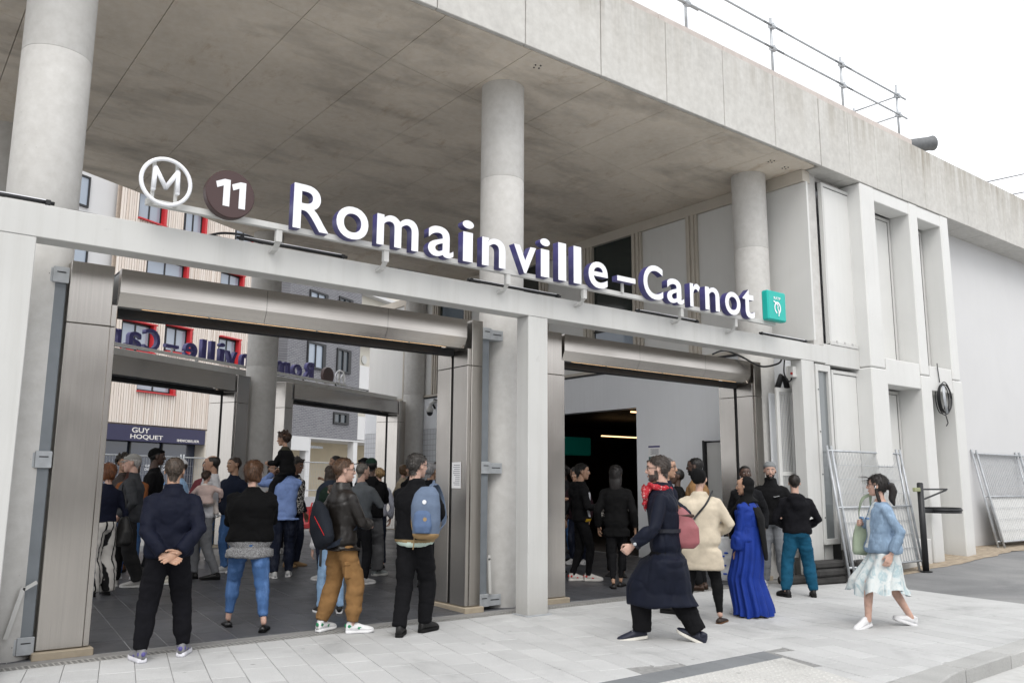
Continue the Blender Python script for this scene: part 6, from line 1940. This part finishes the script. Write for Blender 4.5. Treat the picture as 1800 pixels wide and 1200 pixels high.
crowd = [(3.30, 13.55, 165, 1.73, 'woman in rust sweater behind the cap man', 'bob', (.05, .03, .02), 'f', 'tan', (.22, .08, .03)),
 (4.78, 13.5, 140, 1.79, 'man in dark blue sweatshirt right of the toddler', 'short', (.03, .02, .015), 'm', 'olive', (.025, .035, .07)),
 (6.05, 15.0, 175, 1.72, 'woman in white blouse by the rear gate, facing out', 'long', (.03, .02, .012), 'f', 'tan', (.5, .5, .5)),
 (5.95, 11.35, -35, 1.73, 'man in grey windbreaker behind the leather jacket man', 'cropped', (.10, .09, .08), 'm', 'pale', (.10, .11, .12)),
 (7.55, 11.75, -15, 1.78, 'man in black parka between the green cap man and the jamb', 'short', (.015, .012, .01), 'm', 'brown', (.018, .018, .02)),
 (8.3, 12.55, 160, 1.69, 'woman in dark red cardigan facing out near the middle jamb', 'bob', (.06, .035, .02), 'f', 'pale', (.16, .02, .03)),
 (5.05, 15.6, 160, 1.74, 'woman with dark bob on the rear plaza left of the rear column', 'bob', (.03, .02, .015), 'f', 'pale', (.20, .05, .06)),
 (6.75, 15.9, 20, 1.77, 'man in khaki jacket waiting by the rear right gate', 'short', (.05, .035, .025), 'm', 'tan', (.12, .11, .06)),
 (9.35, 15.9, -60, 1.72, 'woman in beige coat near the dome camera wall', 'bob', (.10, .06, .03), 'f', 'pale', (.40, .33, .24)),
 (8.05, 11.95, -20, 1.70, 'person in dark padded jacket behind the middle jamb', 'short', (.02, .015, .012), 'm', 'olive', (.03, .03, .034)),
 (9.3, 14.5, 175, 1.76, 'man in grey sweater facing out, by the tiled wall', 'cropped', (.03, .025, .02), 'm', 'brown', (.16, .165, .17)),
 (5.75, 12.0, 30, 1.68, 'woman in dark green coat beside the man in blue', 'long', (.03, .02, .014), 'f', 'tan', (.03, .06, .045)),
 (9.75, 11.6, -30, 1.74, 'man in black jacket in the left of the hall doorway group', 'short', (.012, .01, .01), 'm', 'olive', (.014, .014, .016)),
 (10.6, 11.7, 150, 1.70, 'woman with long hair facing out near the hall doorway', 'long', (.02, .014, .01), 'f', 'tan', (.05, .02, .03)),
 (10.75, 12.9, 40, 1.79, 'man in navy coat entering the hall doorway', 'short', (.02, .015, .012), 'm', 'brown', (.02, .024, .045)),
 (11.7, 13.3, 20, 1.75, 'person in charcoal coat just inside the dark hall', 'curly', (.012, .01, .009), 'm', 'dark', (.04, .04, .045)),
 (10.35, 13.9, 70, 1.66, 'woman in maroon jacket at the far side of the hall doorway', 'bun', (.03, .02, .015), 'f', 'pale', (.10, .025, .03)),
 (8.35, 10.35, 35, 1.72, 'woman in dark coat half hidden by the right gate jamb', 'bob', (.02, .015, .012), 'f', 'olive', (.018, .018, .022))]
for x, y, an, H, lab, hs, hc_, hk_, sk_, tc_ in crowd:
    P(x, y, an, H, lab, hair=(hs, hc_), head=(hk_, rc.uniform(-25, 25), rc.uniform(-4, 6)), skin=sk_, build=rc.uniform(.92, 1.12), arms=rc.choice(([fold(-1), fold(1)], [down(-1), pock(1)], [pock(-1), pock(1)], [down(-1), front(1, 1.2)])), top=dict(mat=F_(tc_), inf=.032, hem=rc.choice((.88, .84, .78))), legs=dict(mat=rc.choice((djeans, blk2, char, jeans)), inf=.018), shoes=rc.choice((('sneaker', (.5, .5, .5), (.6, .6, .6)), ('shoe', (.02, .02, .02), (.02, .02, .02)))), fine=False)
# --- walking past
PT = P(6.55, 6.04, 88, 1.86, 'bearded man in long navy trench coat and red scarf striding to the left', feet=[(6.74, 5.72), (6.37, 6.14)], lean=.04, build=1.06, head=('m', 0, -2), hair=('short', (.04, .03, .025)), beard=(.06, .05, .045), glasses=True, skin='pale', footpitch=(-.16, .40), footyaw=(0, .0),
  arms=[dict(at=(-.26, .27, .88), hint=(-.5, -1, -.2), palm=(1, .1, .2), thumb=(0, .4, .6), hand='fist'), dict(at=(.24, -.12, .92), hint=(.3, -1, 0))],
  top=dict(mat=F_((.016, .021, .044), .62), hem=.38, flare=1.30, inf=.040, amp=.022, name='trench_coat', collar=.02, slfl=1.25, fr=(6, 6, 4)), legs=dict(mat=F_((.014, .014, .017), .9), inf=.030, flare=1.5, amp=.015), shoes=('sneaker', (.022, .028, .065), (.62, .60, .55)))
P(7.98, 7.2, -100, 1.84, 'grey haired man with glasses behind the trench coat man, facing right', hair=('cropped', (.14, .13, .125)), head=('m', 0, 0), glasses=True, skin='tan', top=dict(mat=navyc, inf=.034, hem=.86), legs=dict(mat=blk), shoes=('runner', (.02, .02, .02), (.02, .02, .02)), arms=[front(-1), front(1)])
P(9.98, 8.35, 75, 1.90, 'tall dark skinned man in camel jacket behind the beige sweater woman', hair=('cropped', (.01, .009, .009)), head=('m', 6, 0), beard=(.01, .009, .009), glasses=True, skin='dark', top=dict(mat=F_((.24, .135, .06)), inf=.036, hem=.84), legs=dict(mat=blk), shoes=('shoe', (.10, .05, .03), (.05, .03, .02)), build=1.1)
P(9.85, 8.62, 100, 1.74, 'dark skinned person in black just left of the camel jacket man', hair=('cropped', (.01, .009, .009)), head=('f', 5, 8), skin='dark', top=dict(mat=blk, inf=.03), legs=dict(mat=blk), shoes=('shoe', (.02, .02, .02), (.02, .02, .02)), fine=False)
PS = P(7.78, 6.45, -8, 1.70, 'woman in long cream sweater and black head wrap seen from behind', feet=[(7.63, 6.60), (7.86, 6.30)], build=1.24, arms=[front(-1, 1.05, .26), dict(at=(.16, .22, 1.02), hint=(1, -.4, -.4), hand='fist')], hair=('turban', (.01, .01, .01), (.010, .010, .011)), head=('f', -8, 0), skin='pale', top=dict(mat=F_((.56, .49, .385), .95), hem=.60, inf=.038, flare=1.05, amp=.010, fr=(5, 5, 6), name='sweater', collar=.005, slfl=1.15), legs=dict(mat=F_((.010, .010, .011), .8), slim=True, inf=.006, end=.94), shoes=('flat', (.05, .025, .015), (.12, .06, .03)))
PA = P(8.57, 6.42, 72, 1.625, 'woman in blue abaya and black headscarf looking left', feet=[(8.55, 6.50), (8.60, 6.34)], build=1.08, arms=[dict(at=(-.18, .10, .80), hint=(-1, -.6, 0), hand='fist', palm=(1, 0, 0)), dict(at=(.10, .27, 1.10), hint=(1, -.2, -.7), palm=(-1, 0, 0), hand='fist')], hair=('hijab', (.01, .01, .01), (.011, .011, .012)), head=('f', 6, -2), skin='tan',
  top=dict(mat=F_((.012, .036, .23), .62), hem=.95, inf=.045, amp=.022, name='abaya_top', slfl=1.9, fr=(8, 8, 5)), legs=dict(type='skirt', mat=F_((.012, .036, .23), .62), z=(.02, 1.12, .20, .275), fold=.14, n=15, name='abaya_skirt', hem=.015), shoes=('sneaker', (.62, .62, .63), (.62, .62, .63)))
P(10.65, 7.98, 165, 1.79, 'dark skinned man in black behind the woman in the blue abaya', hair=('cropped', (.01, .009, .009)), head=('m', 25, 4), skin='dark', top=dict(mat=blk2, inf=.03), legs=dict(mat=blk), shoes=('sneaker', (.5, .5, .5), (.55, .55, .55)))
PD = P(11.20, 7.93, 178, 1.85, 'bearded man in grey beanie, black zip jacket and grey cargo trousers facing the camera', stance=.15, build=1.10, arms=[dict(at=(-.22, .12, .95), hint=(-1, -.8, 0), hand='fist'), dict(at=(.17, .20, 1.02), hint=(1, -.7, 0), hand='fist', palm=(-1, -.3, 0))][::-1] if False else [dict(at=(-.17, .20, 1.02), hint=(-1, -.7, 0), hand='fist', palm=(1, -.3, 0)), down(1)], hair=('beanie', (.015, .012, .01), (.19, .20, .205)), head=('m', 8, -4), beard=(.014, .011, .010), skin='pale', top=dict(mat=F_((.012, .012, .014), .8), hem=.88, inf=.034, collar=.05), legs=dict(mat=F_((.20, .21, .225), .85), inf=.034, cuff=True, flare=1.25), shoes=('runner', (.58, .58, .58), (.62, .62, .62)))
MB().bar((-.06, .165, 1.27*PD['k']), (-.13, .16, 1.285*PD['k']), .004, .018, (0, 1, 0)).bar((-.06, .165, 1.27*PD['k']), (-.045, .166, 1.275*PD['k']), .004, .012, (0, 1, 0)).obj('chest_mark', MT['letterface'], PD['root'])
for sx in (-1, 1): MB().box(sx*.21-.02, sx*.21+.02, -.06, .09, .52, .70, .012).box(sx*.212-.024, sx*.212+.024, -.065, .095, .68, .72, .008).obj('cargo_pocket', F_((.20, .21, .225), .85), PD['root'])
P(10.54, 7.03, 8, 1.665, 'young man in black hoodie and teal track trousers seen from behind', feet=[(10.36, 7.16), (10.68, 6.94)], build=1.08, arms=[front(-1, 1.0, .2, .16), front(1, 1.0, .2, .16)], hair=('fade', (.016, .012, .010)), head=('m', -6, 0), skin='pale', footyaw=(.35, .1), top=dict(mat=F_((.014, .014, .019), .85), hem=.92, inf=.040, hood=True, amp=.015), legs=dict(mat=F_((.008, .068, .125), .8), inf=.030, cuff=True, flare=1.2, amp=.014, end=.97), shoes=('runner', (.016, .015, .016), (.02, .02, .02)))
PG = P(9.17, 5.06, 108, 1.685, 'girl in denim jacket and pale tie-dye skirt walking left with a green tote', feet=[(8.90, 5.16), (9.46, 4.97)], build=.92, head=('f', -24, 2), hair=('ponytail', (.014, .011, .010)), skin='pale', glasses=True, footpitch=(-.2, .30), footyaw=(.45, .35), arms=[dict(at=(-.27, .0, .83), hint=(-.6, -1, 0), hand='relax', palm=(1, 0, 0)), dict(at=(.20, .16, 1.14), hint=(1, -.5, -.6), palm=(-1, 0, 0), hand='fist')],
  top=[dict(mat=F_((.60, .64, .64)), hem=1.0, inf=.012, sleeve=0, name='camisole', neck=1.40), dict(mat=F_((.19, .265, .36), .85, kind='denim'), hem=.88, inf=.034, wide=.06, amp=.014, flare=1.02, collar=.0, neck=1.46, slfl=1.12, zones=[lambda c: (np.abs(c[:, 0]) < .035) & (c[:, 1] > .04) & (c[:, 2] > .85)], zm=(F_((.60, .64, .64)),))],
  legs=dict(type='skirt', bare=True, mat=F_((.6, .65, .64), .8, kind='tiedye'), z=(.36, .98, .12, .34), pw=1.25, fold=.11, n=10, hem=.03, blow=(-.02, .12, .05)), shoes=('runner', (.66, .66, .67), (.68, .68, .69)))

# ------------------------------------------------------------------ bags and small belongings
def at(J, p, name, label, cat, group=None):
    w = J['W'](p)
    return empty(name, w, J['rz'], label, cat, group)
def blobobj(name, fn, mat, size, parent, amp=.006, fr=(9, 9, 9), seed=1.):
    m = MB(); fn(m)
    c, n_, f = voxel(m, size, 4)
    c = c+n_*(amp*fbm(c, fr, seed))[:, None]
    return add(name, mesh_np(name, c, f, [mat]), parent)
def strap(pts, w, mat, parent, name='strap', t=.006):
    pts = [Vector(p) for p in pts]; out = []
    for i in range(len(pts)-1):
        p0, p1, p2, p3 = pts[max(0, i-1)], pts[i], pts[i+1], pts[min(len(pts)-1, i+2)]
        for k in range(6):
            u = k/6
            out.append(.5*((2*p1)+(p2-p0)*u+(2*p0-5*p1+4*p2-p3)*u*u+(3*p1-p0-3*p2+p3)*u**3))
    out.append(pts[-1]); rings = []
    for i, p in enumerate(out):
        tg = (out[min(i+1, len(out)-1)]-out[max(i-1, 0)]).normalized()
        nrm = Vector((p.x, p.y, 0)); nrm = (nrm-tg*nrm.dot(tg)); nrm = nrm.normalized() if nrm.length > 1e-4 else tg.orthogonal()
        sd2 = tg.cross(nrm)
        rings.append([p+sd2*(a*w/2)+nrm*(b*t/2) for a, b in ((-1, -1), (1, -1), (1, 1), (-1, 1))])
    return MB().loft(rings).obj(name, mat, parent)
Xv, Yv = Vector((1, 0, 0)), Vector((0, 1, 0))
# blue backpack, hung on the right shoulder of the bomber jacket man
b_ = at(PB, (.20, -.20, 0), 'backpack', 'blue grey backpack with tan base hanging on the bomber jacket man', 'backpack')
blue_b = F_((.125, .165, .24), .75)
blobobj('bag', lambda m: m.loft([ering(Vector((0, y, z)), Xv, Yv, w, d, 20, .7) for z, w, d, y in ((.98, .10, .06, 0), (1.02, .135, .085, -.01), (1.15, .15, .10, -.02), (1.30, .15, .10, -.02), (1.42, .125, .085, 0), (1.49, .07, .05, .02))]), blue_b, .013, b_, .008)
blobobj('base', lambda m: m.loft([ering(Vector((0, y, z)), Xv, Yv, w, d, 20, .7) for z, w, d, y in ((.965, .10, .06, 0), (.99, .13, .085, -.008), (1.03, .142, .093, -.012))]), F_((.30, .20, .10)), .012, b_, .002)
blobobj('pocket', lambda m: m.loft([ering(Vector((0, y, z)), Xv, Yv, w, d, 16, .7) for z, w, d, y in ((1.03, .08, .03, -.105), (1.10, .10, .045, -.11), (1.22, .09, .035, -.11), (1.26, .06, .02, -.10))]), F_((.10, .15, .26)), .011, b_, .004)
strap([(.02, .04, 1.47), (.01, .14, 1.53), (.0, .27, 1.50), (.03, .36, 1.35), (.08, .30, 1.12), (.09, .06, 1.02)], .06, blue_b, b_)
strap([(-.10, .02, 1.44), (-.15, -.02, 1.3), (-.155, -.02, 1.12), (-.13, 0, .98), (-.14, 0, .86)], .018, F_((.34, .24, .13)), b_, 'webbing')
MB().tube([(.02, -.118, 1.34), (.02, -.125, 1.34)], .022, 12).obj('badge', MT['letterface'], b_)
MB().tube([(.04, -.146, 1.17), (.04, -.15, 1.17)], .022, 6).obj('patch', F_((.34, .24, .13)), b_)
# sling bag of the leather jacket man
b_ = at(PL, (.02, -.13, 0), 'sling_bag', 'navy sling bag with red zip line on the leather jacket man', 'sling bag')
navb = F_((.030, .036, .050), .8)
tilt = Matrix.Rotation(R(-28), 3, 'Y')
blobobj('bag', lambda m: m.loft([ering(Vector((.0, -.10, 1.07))+tilt @ Vector((0, 0, z)), tilt @ Xv, Yv, w, d, 20, .75) for z, w, d in ((-.22, .10, .05), (-.17, .15, .075), (0, .165, .085), (.14, .14, .075), (.24, .08, .05), (.29, .03, .03))]), navb, .013, b_, .008)
redp = F_((.45, .02, .02))
MB().tube([Vector((0, -.10, 1.07))+tilt @ Vector(p) for p in ((-.165, -.045, .0), (-.14, -.05, .14), (-.08, -.05, .235), (-.01, -.045, .285))], .007, 6).tube([Vector((0, -.10, 1.07))+tilt @ Vector(p) for p in ((.05, -.085, .10), (.10, -.08, -.02), (.13, -.06, -.15))], .004, 6).obj('zip_line', redp, b_, smooth=True)
strap([(-.12, -.10, 1.32), (-.17, -.06, 1.45), (-.14, .06, 1.53), (-.05, .22, 1.46), (.06, .30, 1.25), (.16, .22, 1.05), (.16, .02, .92), (.10, -.08, .88)], .05, F_((.045, .058, .085)), b_)
strap([(.05, -.12, .86), (.07, -.13, .74), (.05, -.12, .68)], .03, MT['black'], b_, 'webbing')
# red leather shoulder bag of the trench coat man
b_ = at(PT, (-.02, -.25, 0), 'shoulder_bag', 'dark pink leather shoulder bag behind the trench coat man', 'bag')
pink = F_((.27, .085, .095), .5)
blobobj('bag', lambda m: m.loft([ering(Vector((-.06, y, z)), Xv, Yv, w, d, 16, .7) for z, w, d, y in ((.90, .03, .09, -.04), (.95, .06, .14, -.05), (1.10, .06, .135, -.05), (1.22, .04, .10, -.02), (1.30, .015, .05, .02))]), pink, .012, b_, .010, (7, 7, 7))
MB().box(-.10, -.02, -.14, .10, 1.205, 1.235, .01).obj('flap', F_((.09, .035, .025), .5), b_)
strap([(-.08, .0, 1.28), (-.10, .12, 1.42), (-.07, .24, 1.545), (-.03, .31, 1.50), (-.02, .33, 1.44)], .032, F_((.22, .11, .06), .5), b_)
MB().tube([(-.105, .03, 1.30), (-.115, .05, 1.34)], .012, 8).obj('buckle', MT['galv'], b_)
# scarf and coat cuff strap are part of his clothes
k = PT['k']
blobobj('scarf', lambda m: (m.tube([PT['sp'](1.47)+Vector((.085*math.cos(t)*k, .085*math.sin(t)*k+.015, .02*math.sin(t)-.0)) for t in np.linspace(0, 2*math.pi, 20)], .033*k, 10), m.loft([ering(PT['sp'](z)+Vector((dx, dy, 0)), Xv, Yv, w, d, 10) for z, w, d, dx, dy in ((1.47, .06, .04, -.03, .12), (1.40, .09, .035, -.05, .16), (1.30, .06, .025, -.06, .175), (1.24, .02, .015, -.07, .17))]), m.ell(PT['sp'](1.44)+Vector((.0, .15, 0)), (.05, .045, .045), 10, 8), m.loft([ering(PT['sp'](1.44)+Vector((x, .18+x*.1, z)), Yv, Vector((0, 0, 1)), w, d, 8) for x, z, w, d in ((0, 0, .03, .03), (-.06, .02, .02, .045), (-.11, .03, .01, .05))])), F_((.4, .03, .03), .8, kind='scarf'), .009, PT['root'], .016, (22, 22, 30))
e0, w0 = PT['elb'][0], PT['wr'][0]
c_ = e0+(w0-e0)*.86; d_ = (w0-e0).normalized()
MB().tube([c_, c_+d_*.028], .062*k, 16).obj('cuff_strap', F_((.012, .016, .034), .6), PT['root'], smooth=False)
MB().ell(c_+d_*.014+Vector((-.062*k, 0, 0)), (.008, .018, .018), 8, 6).obj('cuff_buckle', MT['galv'], PT['root'])
MB().loft([ering(PT['sp'](z), Xv, Yv, .205*k, .165*k, 24, .86) for z in (1.055, 1.09)], cap=False).obj('belt', F_((.012, .016, .034), .6), PT['root'])
# cross-body strap of the cream sweater woman
strap([(.13, .0, 1.46), (.12, -.10, 1.42), (.07, -.185, 1.31), (-.02, -.205, 1.20), (-.13, -.205, 1.07), (-.235, -.12, .96), (-.27, .02, .92), (-.22, .18, .94)], .022, MT['black'], PS['root'], 'bag_strap')
b_ = at(PS, (-.24, .15, 0), 'handbag', 'small black handbag at the front hip of the cream sweater woman', 'bag')
blobobj('bag', lambda m: m.loft([ering(Vector((0, 0, z)), Xv, Yv, w, d, 16, .6) for z, w, d in ((.78, .05, .09), (.80, .06, .11), (.92, .055, .105), (.95, .03, .09))]), MT['black'], .012, b_, .003)
# white carrier bag of the woman in blue
b_ = at(PA, (.16, .25, 0), 'carrier_bag', 'white plastic carrier bag with blue print held by the woman in blue', 'bag')
plast = F_((.60, .61, .62), .45, kind='plastic')
blobobj('bag', lambda m: m.loft([ering(Vector((.0, .06, z)), Xv, Yv, w, d, 20, .6) for z, w, d in ((.36, .03, .12), (.40, .06, .16), (.60, .06, .165), (.80, .045, .15), (.88, .02, .13))]), plast, .012, b_, .018, (9, 9, 9))
strap([(0, -.05, .87), (0, -.06, 1.0), (0, -.02, 1.07), (0, .06, 1.02), (0, .12, .88)], .025, plast, b_, 'handles')
m = MB()
for y, z, a in ((.0, .70, .03), (.05, .66, .035), (.02, .55, .02), (.07, .52, .025), (.02, .45, .03)):
    for sx in (-1, 1): m.ell((sx*.066, .06+y, z), (.006, a, .012), 8, 6)
m.obj('print', F_((.03, .09, .45)), b_)
# black bag of the striped trouser woman
b_ = at(Pw, (.22, -.06, 0), 'handbag', 'slouchy black bag on the arm of the woman in striped trousers', 'bag')
blobobj('bag', lambda m: m.loft([ering(Vector((.02, 0, z)), Xv, Yv, w, d, 16, .8) for z, w, d in ((.60, .05, .08), (.65, .09, .14), (.80, .08, .14), (.95, .05, .08), (1.0, .02, .04))]), F_((.012, .012, .012), .5), .014, b_, .012)
strap([(.02, -.03, .98), (0, -.02, 1.2), (-.03, .02, 1.42), (0, .08, 1.2), (.02, .03, .98)], .02, MT['black'], b_)
# tote of the girl
b_ = at(PG, (.22, .06, 0), 'tote_bag', 'sage green cotton tote on the shoulder of the denim jacket girl', 'bag')
sage = F_((.33, .39, .29), .9)
blobobj('bag', lambda m: m.loft([ering(Vector((.03, .03, z)), Xv, Yv, w, d, 18, .6) for z, w, d in ((.74, .035, .15), (.78, .06, .165), (.95, .055, .15), (1.08, .03, .12), (1.12, .015, .10))]), sage, .012, b_, .014, (8, 8, 6))
strap([(.03, -.05, 1.10), (.0, -.03, 1.25), (-.055, -.02, 1.42), (-.09, -.03, 1.435), (-.06, .07, 1.38), (.0, .10, 1.25), (.03, .10, 1.10)], .035, sage, b_, 'handles')
# her hair tie, earbud and jacket details
hlg, hkg = PG['hl'], PG['hk']
MB().tube([hlg((0, -.47+.02*math.cos(t), .10))+Vector((0, 0, 0))+Vector((.10*hkg*math.cos(t), 0, .10*hkg*math.sin(t))) for t in np.linspace(0, 2*math.pi, 14)], .03*hkg, 6).obj('hair_tie', F_((.25, .33, .55)), PG['root'], smooth=True)
m = MB()
for s in (-1, 1): m.ell(hlg((s*.36, .04, -.03)), (.03*hkg, .03*hkg, .03*hkg), 8, 6).tube([hlg((s*.365, .05, -.04)), hlg((s*.36, .085, -.15))], .016*hkg, 6)
m.obj('earbuds', MT['letterface'], PG['root'], smooth=True)
k = PG['k']
m = MB(); dm = F_((.145, .225, .36), .85, kind='denim')
for s in (-1, 1): m.box(s*.10*k-.045, s*.10*k+.045, .168*k, .198*k, 1.20*k, 1.225*k, .004)
m.obj('pocket_flaps', dm, PG['root'])
# camera held up by the filming man
q = (PC := Pc)['wr']
c_ = (q[0]+q[1])/2+Vector((0, .07, .05))
b_ = at(Pc, c_, 'video_camera', 'small black camera held up by the man in blue', 'camera')
box_obj('body', (-.06, .06, -.03, .03, -.04, .05), MT['black'], b_, .01); MB().tube([(0, .03, 0), (0, .09, 0)], .03, 12).obj('lens', MT['black'], b_)
# tan watch and cuff details
wv, ev = PD['wr'][0], PD['elb'][0]
dv_ = (wv-ev).normalized()
MB().tube([wv-dv_*.004, wv+dv_*.018], .031, 14).obj('watch', MT['galv'], PD['root'])

bpy.data.scenes.remove(TMP)
